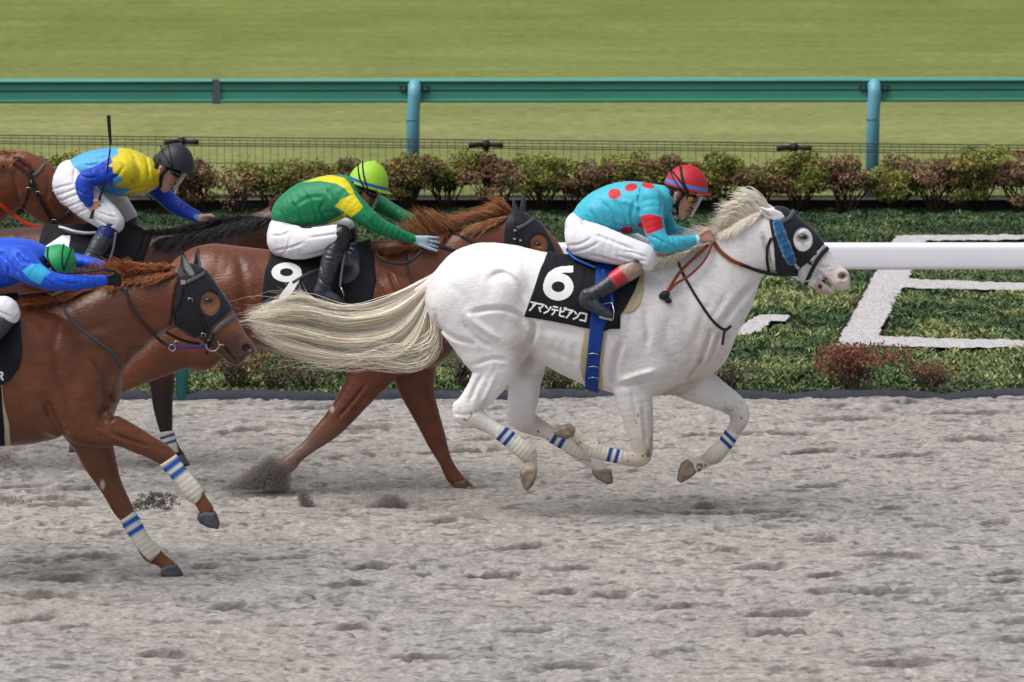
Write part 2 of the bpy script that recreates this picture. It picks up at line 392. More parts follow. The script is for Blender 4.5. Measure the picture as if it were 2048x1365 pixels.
def hair(name, paths, r0, r1, m, parent, cols):
    "paths (n,k,3) -> one mesh of tapered three-sided strands"
    A = np.asarray(paths, float); n, k, _ = A.shape
    T = np.gradient(A, axis=1); T /= np.linalg.norm(T, axis=2)[..., None] + 1e-9
    N = np.cross(T, (0.05, 1, 0.02)); N /= np.linalg.norm(N, axis=2)[..., None] + 1e-9; B = np.cross(T, N)
    t = np.linspace(0, 1, k); r = (np.asarray(r0).reshape(-1, 1) * (1 - t ** 2.2)[None] + r1) * np.minimum(1, .35 + t * 4)[None]
    a = np.array([0, 2.094, 4.189]) + .5
    V = A[:, :, None] + r[:, :, None, None] * (np.cos(a)[None, None, :, None] * N[:, :, None] + np.sin(a)[None, None, :, None] * B[:, :, None])
    base = (np.arange(n) * k * 3)[:, None, None]; i = np.arange(k - 1)[None, :, None] * 3; j = np.arange(3)[None, None, :]; j2 = (j + 1) % 3
    Q = np.stack([base + i + j, base + i + j2, base + i + 3 + j2, base + i + 3 + j], -1).reshape(-1, 4)
    col = np.repeat(cols, k * 3, axis=0)
    return make(name, V.reshape(-1, 3), Q, m, parent, col)

def vnoise(X, Y, sc, seed):
    "tileable-free value noise, X Y any shape"
    u, v = X * sc, Y * sc; i, j = np.floor(u).astype(np.int64), np.floor(v).astype(np.int64); a, b = u - i, v - j
    a = a * a * (3 - 2 * a); b = b * b * (3 - 2 * b)
    def hsh(p, q):
        x = (p * 374761393 + q * 668265263 + seed * 1442695041) & 0xffffffff; x = ((x ^ (x >> 13)) * 1274126177) & 0xffffffff
        return ((x ^ (x >> 16)) & 0xffff) / 65535.0
    return (hsh(i, j) * (1 - a) + hsh(i + 1, j) * a) * (1 - b) + (hsh(i, j + 1) * (1 - a) + hsh(i + 1, j + 1) * a) * b
# ---------------------------------------------------------------- the place: track, flower bed, turf
Y_EDGE = float(G(1024, 797)[1]); Y_HEDGE = float(G(1024, 430)[1]); Y_TURF = float(G(1024, 402)[1])

def heightmesh(name, xs, ys, hf, m, colf=None, kind='structure'):
    X, Y = np.meshgrid(xs, ys, indexing='ij'); Z = hf(X, Y); nx, ny = X.shape
    i, j = np.meshgrid(np.arange(nx - 1), np.arange(ny - 1), indexing='ij'); q = (i * ny + j).ravel()
    Q = np.stack([q, q + ny, q + ny + 1, q + 1], 1); V = np.stack([X, Y, Z], -1).reshape(-1, 3)
    o = make(name, V, Q, m, None, colf(X.ravel(), Y.ravel(), Z.ravel()) if colf else None); tag(o, kind=kind); return o
def graded(lo, hi, step, far_lo, far_hi):
    mid = np.arange(lo, hi + step / 2, step); a = lo - np.geomspace(.3, lo - far_lo, 14)[::-1]; b = hi + np.geomspace(.3, far_hi - hi, 14)
    return np.r_[a, mid, b]

PR = []                                     # hoof prints (x, y, length, width, depth, tilt)
for px, py, L in ((1480, 1026, 200), (1570, 1033, 90), (1410, 1015, 40), (1780, 1015, 60), (1855, 1050, 50), (1990, 1044, 50), (1780, 1110, 120), (1520, 1137, 90),
                  (1650, 1154, 60), (1740, 1188, 150), (2010, 1149, 90), (2010, 1165, 60), (1570, 1229, 100), (1560, 1265, 110), (1790, 1328, 140), (2030, 1279, 80),
                  (1930, 1222, 60), (220, 1070, 50), (180, 1118, 110), (65, 1125, 50), (410, 1137, 50), (120, 1157, 110), (560, 1118, 95), (690, 1172, 80),
                  (70, 1185, 80), (60, 1240, 90), (320, 1310, 80), (740, 1135, 110), (1040, 1095, 90), (1130, 1136, 90), (840, 1317, 120), (1140, 1332, 100),
                  (40, 977, 90), (160, 980, 80), (100, 1002, 60), (140, 1014, 90), (690, 885, 60), (930, 902, 130), (960, 880, 60), (600, 818, 120), (1560, 868, 140),
                  (1800, 912, 130), (1950, 880, 110), (1930, 830, 130), (1700, 838, 120), (700, 860, 150), (480, 863, 90), (1620, 905, 90), (1400, 870, 60), (1220, 1190, 70),
                  (980, 1150, 90), (1350, 1215, 70), (1060, 1268, 80), (700, 1255, 60), (460, 1215, 60), (1440, 1100, 60), (1640, 1080, 60), (880, 1040, 60), (1110, 1185, 70)):
    g = G(px, py); PR.append((g[0], g[1], L * mpp(g[1]) * .6, .036 + .016 * random.random(), .032 + .016 * random.random(), random.uniform(-.12, .3)))
for _ in range(40):
    x, y = random.uniform(-4.4, 4.4), random.uniform(29, 41.5)
    PR.append((x, y, random.uniform(.06, .16), random.uniform(.03, .06), random.uniform(.012, .032), random.uniform(-.2, .4)))
def sand_parts(X, Y):
    Z = .020 * (vnoise(X, Y, .7, 1) - .5) + .008 * (vnoise(X, Y, 3.1, 2) - .5) + .008 * (vnoise(X * .7, Y, 9, 3) - .5)
    Z += .012 * (vnoise(X * .5, Y, 16, 4) - .5) + .017 * (vnoise(X * .7, Y, 36, 5) - .5)
    cr = vnoise(X * .6, Y, 15, 6) * vnoise(X * .7, Y, 30, 7); Z -= .045 * np.clip(cr - .38, 0, 1) / .4
    D = np.zeros_like(X)  # D darkens prints and furrows: damp sand plus recess shade put into the colour
    yedge = np.clip((Y - (Y_EDGE - 2.2)) / 2.2, 0, 1); Z += yedge * .05 * (vnoise(X, Y, 2.2, 21) - .45)
    for x, y, L, W, dp, tl in PR:
        i = np.flatnonzero(np.abs(X[:, 0] - x) < L * 2.6); j = np.flatnonzero(np.abs(Y[0] - y) < W * 4 + L * .6)
        if not len(i) or not len(j): continue
        s = np.ix_(i, j); u = (X[s] - x) / L; v = (Y[s] - y - tl * (X[s] - x)) / W
        wob = 1.3 * (vnoise(X[s], 0 * Y[s] + y, 6, 33) - .5)
        g = np.exp(-(u ** 4) - np.abs(v + wob) ** 3 * 1.2); Z[s] -= dp * g
        Z[s] += dp * .5 * np.exp(-((u - .3) ** 2) - ((v + wob - 1.7) / .7) ** 2) + dp * .5 * np.exp(-((u - 1.5) / .7) ** 2 - (v / 1.3) ** 2) * (.5 + vnoise(X[s], Y[s], 22, 8))
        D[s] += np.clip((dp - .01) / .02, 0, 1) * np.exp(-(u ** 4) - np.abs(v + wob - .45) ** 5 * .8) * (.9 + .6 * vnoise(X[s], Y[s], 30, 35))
    for p0, p1, dp, wd in (((600, 990), (2048, 1004), .040, .028), ((0, 1193), (2048, 1214), .018, .16)):
        a, b = G(*p0), G(*p1); t = (X - a[0]) / (b[0] - a[0]); yl = a[1] + (b[1] - a[1]) * t + .04 * (vnoise(X, 0 * X, 3, 12) - .5)
        on = np.clip((X - a[0] + 1.0) * 2, 0, 1) if p0[0] > 100 else 1
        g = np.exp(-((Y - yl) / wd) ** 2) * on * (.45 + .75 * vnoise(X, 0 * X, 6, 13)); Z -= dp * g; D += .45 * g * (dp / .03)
    return Z, D
_D = {}
def sand_h(X, Y):
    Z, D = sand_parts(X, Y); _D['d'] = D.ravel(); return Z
def sand_col(x, y, z):
    n = vnoise(x, y, .7, 40)[:, None]; n2 = vnoise(x, y * .5, 14, 41)[:, None]; n3 = vnoise(x, y, 40, 42)[:, None]
    c = lin('#9f9994') * (1 - n) + lin('#979391') * n; c = c * (.84 + .26 * n2) * (.86 + .28 * n3)
    d = np.clip(_D['d'], 0, 1)[:, None]; sp = np.clip(vnoise(x * .45, y, 22, 43) * (.4 + .6 * vnoise(x * .6, y, 40, 44)) - .42, 0, .25)[:, None] * 4; c = c * (1 - .5 * sp) * 1.04  # sp: dark dashes painted in as the shade behind small clods
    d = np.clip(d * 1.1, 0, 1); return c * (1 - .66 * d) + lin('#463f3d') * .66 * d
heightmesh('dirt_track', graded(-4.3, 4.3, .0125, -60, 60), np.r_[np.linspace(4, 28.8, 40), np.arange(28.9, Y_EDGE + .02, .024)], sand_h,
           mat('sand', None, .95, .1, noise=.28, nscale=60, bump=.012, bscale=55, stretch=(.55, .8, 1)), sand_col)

def bed_h(X, Y): return .02 * (vnoise(X, Y, 1.3, 50) - .5) - .005
heightmesh('flower_bed_soil', np.linspace(-60, 60, 400), np.linspace(Y_EDGE, Y_TURF + .6, 90), bed_h, mat('soil', lin('#3a3428'), 1, .05, noise=.3, nscale=9))

def turf_h(X, Y): return .03 * (vnoise(X, Y, .25, 60) - .5) * np.clip((Y - Y_TURF) / 3, 0, 1)
def turf_col(x, y, z):
    g1, g2, dry = lin('#747d48'), lin('#808753'), lin('#8e8d60')
    n = vnoise(x, y, .35, 61)[:, None]; b = vnoise(x, y * .3, 1.2, 62)[:, None]; f = (.5 * vnoise(x * .35, y, 1.9, 63) + .5 * vnoise(x * .3, y, 4, 64))[:, None]
    c = g1 * (1 - n) + g2 * n; t = np.clip(1 - np.abs(y - 66.5) / 6.5, 0, 1)[:, None] * (.2 + .8 * b) * np.clip(1.1 - x / 9, .4, 1.5)[:, None]
    c = c * (1 - .65 * t) + dry * .65 * t; far = np.clip((y - 70) / 14, 0, 1)[:, None]
    c = c * (1 - far) + lin('#717a40') * (.93 + .14 * b) * far
    st = .5 + .5 * np.sin(y * 1.05 + .6)[:, None]; return c * (.95 + .07 * st) * (.84 + .32 * f)
heightmesh('turf_course', np.r_[np.linspace(-900, -10, 30), np.arange(-9.8, 9.8, .1), np.linspace(10, 900, 30)],
           np.r_[np.arange(Y_TURF + .6, 96, .12), np.geomspace(96.5, 2600, 40)], turf_h, mat('turf', None, .95, .1, noise=.34, nscale=11, bump=.04, bscale=22, stretch=(.5, .8, 1), detail=10), turf_col)

# ---- short turf blades on the far course, one mass
def blades(name, X, Y, Z0, hgt, wid, cols, m, lean=.5, label=None, cat='grass'):
    n = len(X); a = RNG.uniform(0, 2 * pi, n); l = RNG.normal(0, lean, (n, 2)) * hgt[:, None]
    base = np.stack([X, Y, Z0], 1); d = np.stack([np.cos(a), np.sin(a) * .6, 0 * a], 1) * wid[:, None] / 2
    tip = base + np.stack([l[:, 0], l[:, 1], hgt], 1); mid = base + np.stack([l[:, 0] * .35, l[:, 1] * .35, hgt * .62], 1)
    V = np.stack([base - d * .5, base + d * .5, mid + d, tip, mid - d], 1).reshape(-1, 3); b = np.arange(n) * 5
    Fq = np.vstack([np.stack([b, b + 1, b + 2, b + 4], 1), np.stack([b + 4, b + 2, b + 3, b + 3], 1)])
    me = bpy.data.meshes.new(name)
    me.vertices.add(len(V)); me.vertices.foreach_set('co', V.ravel())
    li = np.concatenate([np.stack([b, b + 1, b + 2, b + 4], 1).ravel(), np.stack([b + 4, b + 2, b + 3], 1).ravel()]).astype(np.int32)
    me.loops.add(len(li)); me.loops.foreach_set('vertex_index', li); me.polygons.add(2 * n)
    me.polygons.foreach_set('loop_start', np.r_[np.arange(n) * 4, 4 * n + np.arange(n) * 3].astype(np.int32)); me.polygons.foreach_set('loop_total', np.r_[np.full(n, 4), np.full(n, 3)].astype(np.int32))
    me.update(calc_edges=True)
    c = me.color_attributes.new('Col', 'FLOAT_COLOR', 'POINT'); q = np.ones((n * 5, 4), np.float32); q[:, :3] = np.repeat(cols, 5, axis=0); c.data.foreach_set('color', q.ravel())
    me.materials.append(m); o = bpy.data.objects.new(name, me); COL.objects.link(o); return tag(o, label, cat, kind='stuff')

# white gravel letters set into the bed
LET = [[(1792, 478), (2120, 478), (2120, 488), (1850, 490), (1812, 568), (2120, 577), (2120, 592), (1800, 586), (1752, 683), (2120, 693), (2120, 707), (1676, 703), (1674, 694), (1758, 541)],
       [(1360, 690), (1456, 667), (1482, 662), (1497, 652), (1517, 641), (1545, 638), (1580, 640), (1566, 654), (1538, 653), (1520, 671), (1493, 679), (1469, 683), (1380, 694)]]
LETW = [np.array([G(*p)[:2] for p in L]) for L in LET]
gm = mat('white_gravel', lin('#c2bec0'), .9, .1, noise=.30, nscale=38, bump=.03, bscale=45)
for L, lb in zip(LETW, ('big letter E of white gravel laid in the green bed beyond the rail', 'curved white gravel stroke of a letter in the bed beside the white horse chest')):
    x0, y0 = L.min(0); x1, y1 = L.max(0); gx = np.arange(x0, x1, .018); gy = np.arange(y0, y1, .03); X, Y = np.meshgrid(gx, gy, indexing='ij')
    Z = .028 + .014 * vnoise(X, Y, 22, 70) + .010 * vnoise(X, Y, 9, 71); ins = poly_sdf(X, Y, L) < .02 * (vnoise(X, Y, 6, 72) - .3)
    i, j = np.nonzero(ins[:-1, :-1]); ny = Y.shape[1]; q = i * ny + j; Q = np.stack([q, q + ny, q + ny + 1, q + 1], 1)
    u, inv = np.unique(Q, return_inverse=True); V = np.stack([X, Y, Z], -1).reshape(-1, 3)[u]
    tag(make('gravel_letter', V, inv.reshape(-1, 4), gm), lb, 'gravel letter', 'gravel letters in the flower bed')

# ground cover
N = 330000
X = RNG.uniform(-5.2, 5.6, N); Y = Y_EDGE + .10 + (Y_HEDGE - Y_EDGE + .2) * RNG.uniform(0, 1, N) ** .92
keep = np.ones(N, bool)
for L in LETW: keep &= poly_sdf(X, Y, L) > .05
X, Y = X[keep], Y[keep]; n = len(X); hN = vnoise(X, Y, 3.2, 80); h2 = vnoise(X, Y, 8, 81); ty = (Y - Y_EDGE) / (Y_HEDGE - Y_EDGE)
hgt = (.016 + .09 * hN * h2 * (.5 + vnoise(X, Y, 1.1, 85)) + .016 * RNG.uniform(0, 1, n)) * (1 - .3 * ty); pal = np.array([lin(c) for c in ('#3b523a', '#566c49', '#738354', '#959d66', '#adab74', '#ad9a6e')])
k = np.clip((RNG.normal(1.6, 1.1, n) + (vnoise(X, Y, 1.4, 82) - .5) * 3.2 + (h2 - .5) * 2.0 - 1.6 * (ty > .72)), 0, 5).astype(int); cols = pal[k] * RNG.uniform(.75, 1.25, (n, 1))
ld = np.min([poly_sdf(X, Y, L) for L in LETW], axis=0); hgt *= 1 + .2 * (ld < .25)
blades('ground_cover', X, Y, np.zeros(n), hgt, RNG.uniform(.009, .024, n), cols, mat('leaf', None, .7, .2), .8, 'low dark green ground cover filling the bed', 'ground cover')
# ---- dark cloth edging between sand and bed: overlapping lengths
em = mat('edging', lin('#3b3f49'), .75, .25, noise=.25, nscale=14, bump=.01, bscale=20)
xs0 = -4.6; ie = 0
while xs0 < 4.8:
    L = random.uniform(.85, 1.25); xx = np.linspace(xs0, xs0 + L + .06, 24); u = (xx - xs0) / L
    hh = .018 + .034 * np.sin(np.clip(u, 0, 1) * pi) ** .6 * random.uniform(.7, 1.1) + .012 * vnoise(xx, 0 * xx, 7, 90 + ie)
    V = []; 
    for x, h in zip(xx, hh):
        for a in np.linspace(0, pi, 9): V.append((x, Y_EDGE + .07 - .09 * cos(a) + .015 * sin(9 * x), h * sin(a) ** .7 - .01 * (a in (0, pi))))
    Fq = [(i * 9 + j, i * 9 + 9 + j, i * 9 + 10 + j, i * 9 + 1 + j) for i in range(23) for j in range(8)]
    Fq += [tuple(range(9)), tuple(23 * 9 + j for j in range(9))[::-1]]
    tag(make('edging_strip', V, Fq, em), 'length of dark grey plastic edging lying between the sand and the green bed', 'garden edging', 'dark edging along the track'); xs0 += L; ie += 1

# ---------------------------------------------------------------- rails
def xat(px, Y): return float(P(px, 500, Y)[0])
def zat(py, Y): return float(P(1024, py, Y)[2])
wm = mat('rail_white', lin('#eceaf4'), .35, .4, noise=.03, nscale=3); teal = mat('post_teal', lin('#2f7f7c'), .45, .4, noise=.12, nscale=6)
Yw = Y_EDGE + .0
R = empty('white_rail', (0, Yw, 0), 'white running rail on teal posts along the inner edge of the dirt track', 'rail')
zt, zb = zat(489, Yw - .09), zat(541, Yw - .09); hz = (zt - zb) / 2; mb = MB()
prof = [(Yw - .09 * np.sign(cos(a)) * abs(cos(a)) ** .34, (zt + zb) / 2 + hz * np.sign(sin(a)) * abs(sin(a)) ** .34) for a in np.linspace(0, 2 * pi, 28, endpoint=False)]
xl = [-30 + 2 * i for i in range(31)]
mb.add([(x, y, z) for x in xl for y, z in prof], [(i * 28 + j, i * 28 + (j + 1) % 28, i * 28 + 28 + (j + 1) % 28, i * 28 + 28 + j) for i in range(30) for j in range(28)])
mb.build('rail_beam', wm, R, True)
p0, p1 = xat(362, Yw), xat(1347, Yw); sp = p1 - p0
for i in range(-3, 4):
    mb = MB(); x = p0 + i * sp; mb.tube([(x, Yw + .02, -.05), (x, Yw + .02, zb - .10), (x, Yw + .02, zb + .02)], .047, 16, up=(0, 1, 0)); mb.build('post', teal, R, True)

Yg = float(G(1024, 397)[1]) + .35
gl, gr_ = zat(157, Yg), zat(154, Yg)
R = empty('green_rail', (0, Yg, 0), 'long green metal rail on pale blue curved posts before the turf course', 'rail')
gmat = mat('rail_green', lin('#4a9481'), .38, .5, noise=.12, nscale=5, stretch=(.15, 1, 1), metal=.0)
prof = [(-.03, 0), (-.075, -.006), (-.09, -.028), (-.075, -.045), (-.055, -.052), (-.055, -.112), (-.028, -.116), (-.028, -.126), (-.055, -.130), (-.055, -.198), (-.085, -.206), (-.085, -.220), (-.05, -.234), (.0, -.234), (.02, -.2), (.02, -.03)]
hs = zat(154, Yg) - zat(203.5, Yg)
def rail_z(x): a, b = xat(0, Yg), xat(2048, Yg); return gl + (gr_ - gl) * (x - a) / (b - a)
xs = [xat(p, Yg) for p in (-5200, -1200, 427.5)], [xat(p, Yg) for p in (441.5, 1000, 1752)], [xat(p, Yg) for p in (1753.2, 2400, 6400)]
for seg in xs:
    mb = MB(); n = len(prof); mb.add([(x, Yg + a, rail_z(x) + b * hs / .234) for x in seg for a, b in prof],
        [(i * n + j, i * n + (j + 1) % n, i * n + n + (j + 1) % n, i * n + n + j) for i in range(2) for j in range(n)] + [tuple(range(n))[::-1], tuple(2 * n + j for j in range(n))])
    mb.build('rail_beam', gmat, R)
mb = MB(); x = xat(434.5, Yg); z = rail_z(x); mb.box((x - .033, Yg - .075, z - hs - .008), (x + .033, Yg + .01, z - .012)); mb.box((x + .034, Yg - .082, z - hs - .008), (x + .046, Yg - .02, z - .016)); mb.build('joint_sleeve', mat('grey_steel', lin('#56626a'), .5, .5, noise=.2, nscale=20), R)
bl = mat('post_blue', lin('#68a7ba'), .42, .45, noise=.10, nscale=5)
dk = mat('bracket_teal', lin('#1c4a52'), .5, .4)
pg0, pg1 = xat(830, Yg), xat(1745, Yg); spg = pg1 - pg0
for i in range(-2, 4):
    x = pg0 + i * spg; z = rail_z(x); zc = z - hs * .42; mb = MB()
    a = np.linspace(0, pi / 2, 9); pts = [(x - .022, Yg - .16, -.05), (x - .014, Yg - .16, zc - .25), (x, Yg - .16, zc - .07)] + [(x, Yg - .16 + .11 * (1 - cos(t)), zc - .07 + .10 * sin(t)) for t in a[1:]]
    mb.tube(pts, .068, 18, up=(0, 1, 0.001)); q = mb.build('post', bl, R, True)
    mb = MB(); mb.tube([(x - .019, Yg - .16, zc - .318), (x - .019, Yg - .16, zc - .312)], .0705, 18, up=(0, 1, 0)); mb.build('collar', dk, q, True)
    mb = MB(); mb.box((x - .15, Yg - .075, zc - .028), (x + .15, Yg - .0605, zc + .028)); br = mb.build('bracket', dk, R)
    for sx in (-.11, .11): mb = MB(); mb.tube([(x + sx, Yg - .075, zc), (x + sx, Yg - .095, zc)], .018, 8, up=(0, 0, 1)); mb.build('bolt', MATS['grey_steel'], br)

# ---------------------------------------------------------------- wire fence
fz = .63; Yl = float(G(1024, 271, fz)[1]); Yr = float(G(1024, 291, fz)[1]) ; xl, xr = xat(0, Yl), xat(2048, Yr)
def fY(x): return Yl + (Yr - Yl) * (x - xl) / (xr - xl)
R = empty('wire_fence', (0, fY(0), 0), 'low dark brown wire mesh fence behind the hedge', 'fence')
fm = mat('fence_brown', lin('#2e2628'), .6, .3, noise=.15, nscale=12); mb = MB(); xa, xb = xl - 9, xr + 9
for z, r in ((fz, .0055), (fz - .028, .0045), (fz - .062, .0045), (fz - .084, .0055), (fz - .26, .0045), (fz - .44, .0045), (.05, .004)): mb.tube([(xa, fY(xa), z), (xb, fY(xb), z)], r, 5)
x = xa
while x < xb: mb.tube([(x, fY(x) + .008, fz + .0), (x, fY(x) + .008, .02)], .0022, 4, False, up=(0, 1, 0)); x += .078
mb.build('wire_panel', fm, R)
cap = mat('cap_grey', lin('#8d8a90'), .5, .4)
x0 = xat(365, fY(-3.3)); x1 = xat(972, fY(-.2)); sp = x1 - x0
for i in range(-3, 7):
    x = x0 + i * sp; y = fY(x) - .04; mb = MB(); mb.tube([(x, y, -.05), (x, y, fz - .03), (x, y, fz)], .030, 12, up=(0, 1, 0)); mb.tube([(x, y, fz - .075), (x, y, fz - .005)], .038, 12, up=(0, 1, 0)); p = mb.build('post', fm, R, True)
    mb = MB(); mb.tube([(x, y, fz), (x, y, fz + .012)], .035, 12, up=(0, 1, 0)); mb.build('cap', cap, p, True)
    mb = MB(); 
    for s in (-1, 1): mb.tube([(x + s * .03, y, fz - .043), (x + s * .17, y + .01, fz - .047), (x + s * .175, y + .01, fz - .047)], [.026, .029, .027], 10)
    mb.build('clamp', fm, p, True)
# dark board behind the hedge stems
Yb = Y_HEDGE + .35; ztop = zat(398.5, Yb)
mb = MB(); mb.box((xat(-1500, Yb), Yb, -.05), (xat(3500, Yb), Yb + .02, ztop - .012)); o = mb.build('kick_board', mat('board_black', lin('#17181d'), .6, .3, noise=.3, nscale=6)); tag(o, 'black board standing behind the hedge stems', 'board')
R = o; mb = MB(); mb.box((xat(-1500, Yb), Yb - .008, ztop - .0118), (xat(3500, Yb), Yb + .028, ztop)); mb.build('top_trim', mat('trim', lin('#8e8a86'), .5, .4), R)

# ---------------------------------------------------------------- hedge shrubs
def leaves(mbV, mbC, cen, n, size, pal, wts, spread=1.0):
    N = RNG.normal(size=(n, 3)) + np.array([0, -.35, 1.0]); N /= np.linalg.norm(N, axis=1)[:, None]; T = np.cross(N, RNG.normal(size=(n, 3))); T /= np.linalg.norm(T, axis=1)[:, None]; B = np.cross(N, T)
    s = size * RNG.uniform(.6, 1.3, (n, 1)); q = np.stack([cen - T * s, cen + B * s * .5, cen + T * s, cen - B * s * .5], 1); mbV.append(q.reshape(-1, 3))
    c = np.array(pal)[RNG.choice(len(pal), n, p=wts)] * RNG.uniform(.65, 1.4, (n, 1)); mbC.append(np.repeat(c, 4, axis=0))
def shrub(name, x, y, w_, h_, pal, wts, n, label, group, crest=None, stem='#4a3a33', size=.022, low=.28, nst=7, z0=0, flat=.6, gap=.0, spray=0):
    R = empty(name, (x, y, z0), label, 'shrub', group); V, Cc = [], []; mb = MB(); tips = []
    for i in range(nst):
        a = random.uniform(0, 2 * pi); rr = random.uniform(.15, 1) ** .7; top = np.array([x + cos(a) * w_ * .42 * rr, y + sin(a) * w_ * .25 * rr, z0 + h_ * random.uniform(.55, .88)])
        b = np.array([x + random.uniform(-.05, .05), y + random.uniform(-.04, .04), z0 - .02]); m_ = (b + top) / 2 + np.array([random.uniform(-.05, .05), 0, random.uniform(-.03, .04)])
        mb.tube([b, m_, top], [.013, .008, .003], 5, up=(0, 1, 0.1)); tips.append(top)
        for _ in range(2): t2 = m_ + (top - m_) * .3 + np.array([random.uniform(-.13, .13), random.uniform(-.08, .08), random.uniform(.05, .16)]); mb.tube([m_, t2], [.006, .002], 4, up=(0, 1, 0.1)); tips.append(t2)
    mb.build('stems', mat('stem' + stem[1:], lin(stem), .9, .1, noise=.3, nscale=40), R, True)
    nc = 34; cc = np.array(tips)[RNG.integers(0, len(tips), nc)] + RNG.normal(size=(nc, 3)) * np.array([w_ * .16, w_ * .12, h_ * .13])
    cc[:, 2] = np.clip(cc[:, 2], z0 + h_ * low, z0 + h_ * .97); rad = RNG.uniform(.04, .115, nc)
    per = RNG.multinomial(n, rad ** 2 / (rad ** 2).sum())
    for c, r, k in zip(cc, rad, per):
        if not k: continue
        d = RNG.normal(size=(k, 3)); d /= np.linalg.norm(d, axis=1)[:, None]; d *= RNG.uniform(.3, 1.1, (k, 1)) ** .5 * r * np.array([1.25, 1, flat + .15])
        sh = RNG.dirichlet(np.array(wts) * 3 + .05); leaves(V, Cc, c + d, k, size, crest if crest is not None and c[2] - z0 > h_ * .62 else pal, sh)
    for _ in range(spray):
        t = tips[random.randrange(len(tips))]; e = t + np.array([random.uniform(-.16, .2), 0, random.uniform(.1, .26)]); leaves(V, Cc, t + (e - t) * np.linspace(.1, 1, 14)[:, None] + RNG.normal(size=(14, 3)) * .012, 14, size, pal[-2:], [.4, .6])
    V = np.vstack(V); Q = np.arange(len(V)).reshape(-1, 4); make('foliage', V, Q, mat('leaf', None, .7, .2), R, np.vstack(Cc), False); return R
gp = [lin(c) for c in ('#667036', '#808540', '#9c9748', '#505a2f', '#98824a')]
rp = [lin(c) for c in ('#6a5440', '#80634e', '#8c725a', '#747544', '#7c5444')]
mp_ = [lin(c) for c in ('#6f6f3c', '#8a7f46', '#7c5c44', '#5a6634', '#835a48')]
hx = -150; kinds = []
spots = [(-110, 95, 0, 'm'), (-20, 90, 2, 'r'), (60, 100, -12, 'g'), (150, 110, -3, 'g'), (240, 100, 6, 'r'), (330, 90, 4, 'm'), (400, 80, 5, 'r'), (475, 105, 15, 'R'), (560, 100, 14, 'g'), (640, 100, 5, 'm'),
         (735, 110, 10, 'r'), (815, 90, -2, 'm'), (895, 115, -12, 'G'), (985, 95, 0, 'r'), (1085, 105, 2, 'g'), (1165, 90, 3, 'r'), (1255, 110, 0, 'g'), (1340, 90, 4, 'r'), (1440, 110, 2, 'g'), (1520, 85, 18, 'r'),
         (1600, 115, -2, 'g'), (1690, 110, 2, 'r'), (1780, 125, 8, 'g'), (1870, 100, 4, 'r'), (1955, 120, -12, 'G'), (2045, 110, -6, 'r'), (2140, 110, 0, 'g'), (2240, 105, 4, 'm')]
desc = {'g': 'olive green leafy hedge shrub', 'G': 'tallest olive green hedge shrub with high sprigs', 'r': 'reddish brown hedge shrub', 'R': 'thin maroon hedge shrub with bare stems', 'm': 'mixed green and brown hedge shrub'}
def where(px):
    for lo, hi, t in ((-999, -30, 'beyond the left side of the photo'), (-30, 100, 'behind the leftmost chestnut head'), (100, 200, 'behind the yellow jockey back'), (200, 290, 'just right of the raised whip'), (290, 370, 'behind the black helmet'),
                      (370, 430, 'right of the black helmet'), (430, 520, 'between the black and lime helmets'), (520, 600, 'left of the green jockey'), (600, 690, 'behind the green jockey shoulder'), (690, 775, 'behind the lime helmet'),
                      (775, 860, 'in front of the left pale blue post'), (860, 940, 'right of the left pale blue post'), (940, 1040, 'in front of the middle fence post'), (1040, 1125, 'right of the middle fence post'), (1125, 1210, 'left behind the cyan jockey back'),
                      (1210, 1300, 'behind the cyan jockey shoulders'), (1300, 1390, 'behind the red helmet'), (1390, 1480, 'above the white mane'), (1480, 1560, 'left of the right fence post'), (1560, 1640, 'in front of the right fence post'),
                      (1640, 1730, 'left of the right pale blue post'), (1730, 1825, 'right of the right pale blue post'), (1825, 1910, 'second from the right edge group'), (1910, 2000, 'near the right edge of the photo'), (2000, 2100, 'cut by the right edge of the photo'), (2100, 9999, 'outside the right edge')):
        if lo <= px < hi: return t
for px, wd, dy, kd in spots:
    y = Y_HEDGE + .02 + random.uniform(-.06, .06); m_ = mpp(y); pal, wt = {'g': (gp, [.3, .3, .2, .12, .08]), 'G': (gp, [.3, .3, .2, .12, .08]), 'r': (rp, [.3, .25, .2, .1, .15]), 'R': (rp, [.35, .3, .2, 0.05, .1]), 'm': (mp_, [.25, .25, .2, .15, .15])}[kd]
    hgt_ = (430 - 322 - dy * 1.3) * m_
    shrub('hedge_shrub', xat(px, y), y, wd * m_ * (1.0 if kd == 'R' else 1.45), hgt_ * 1.08, pal, wt, 900 if kd == 'R' else 5200, desc[kd] + ' ' + where(px), 'hedge shrubs in front of the wire fence', size=.018, nst=12, low=.10 if px % 2 else .20, spray=5 if kd in 'GR' else 1)
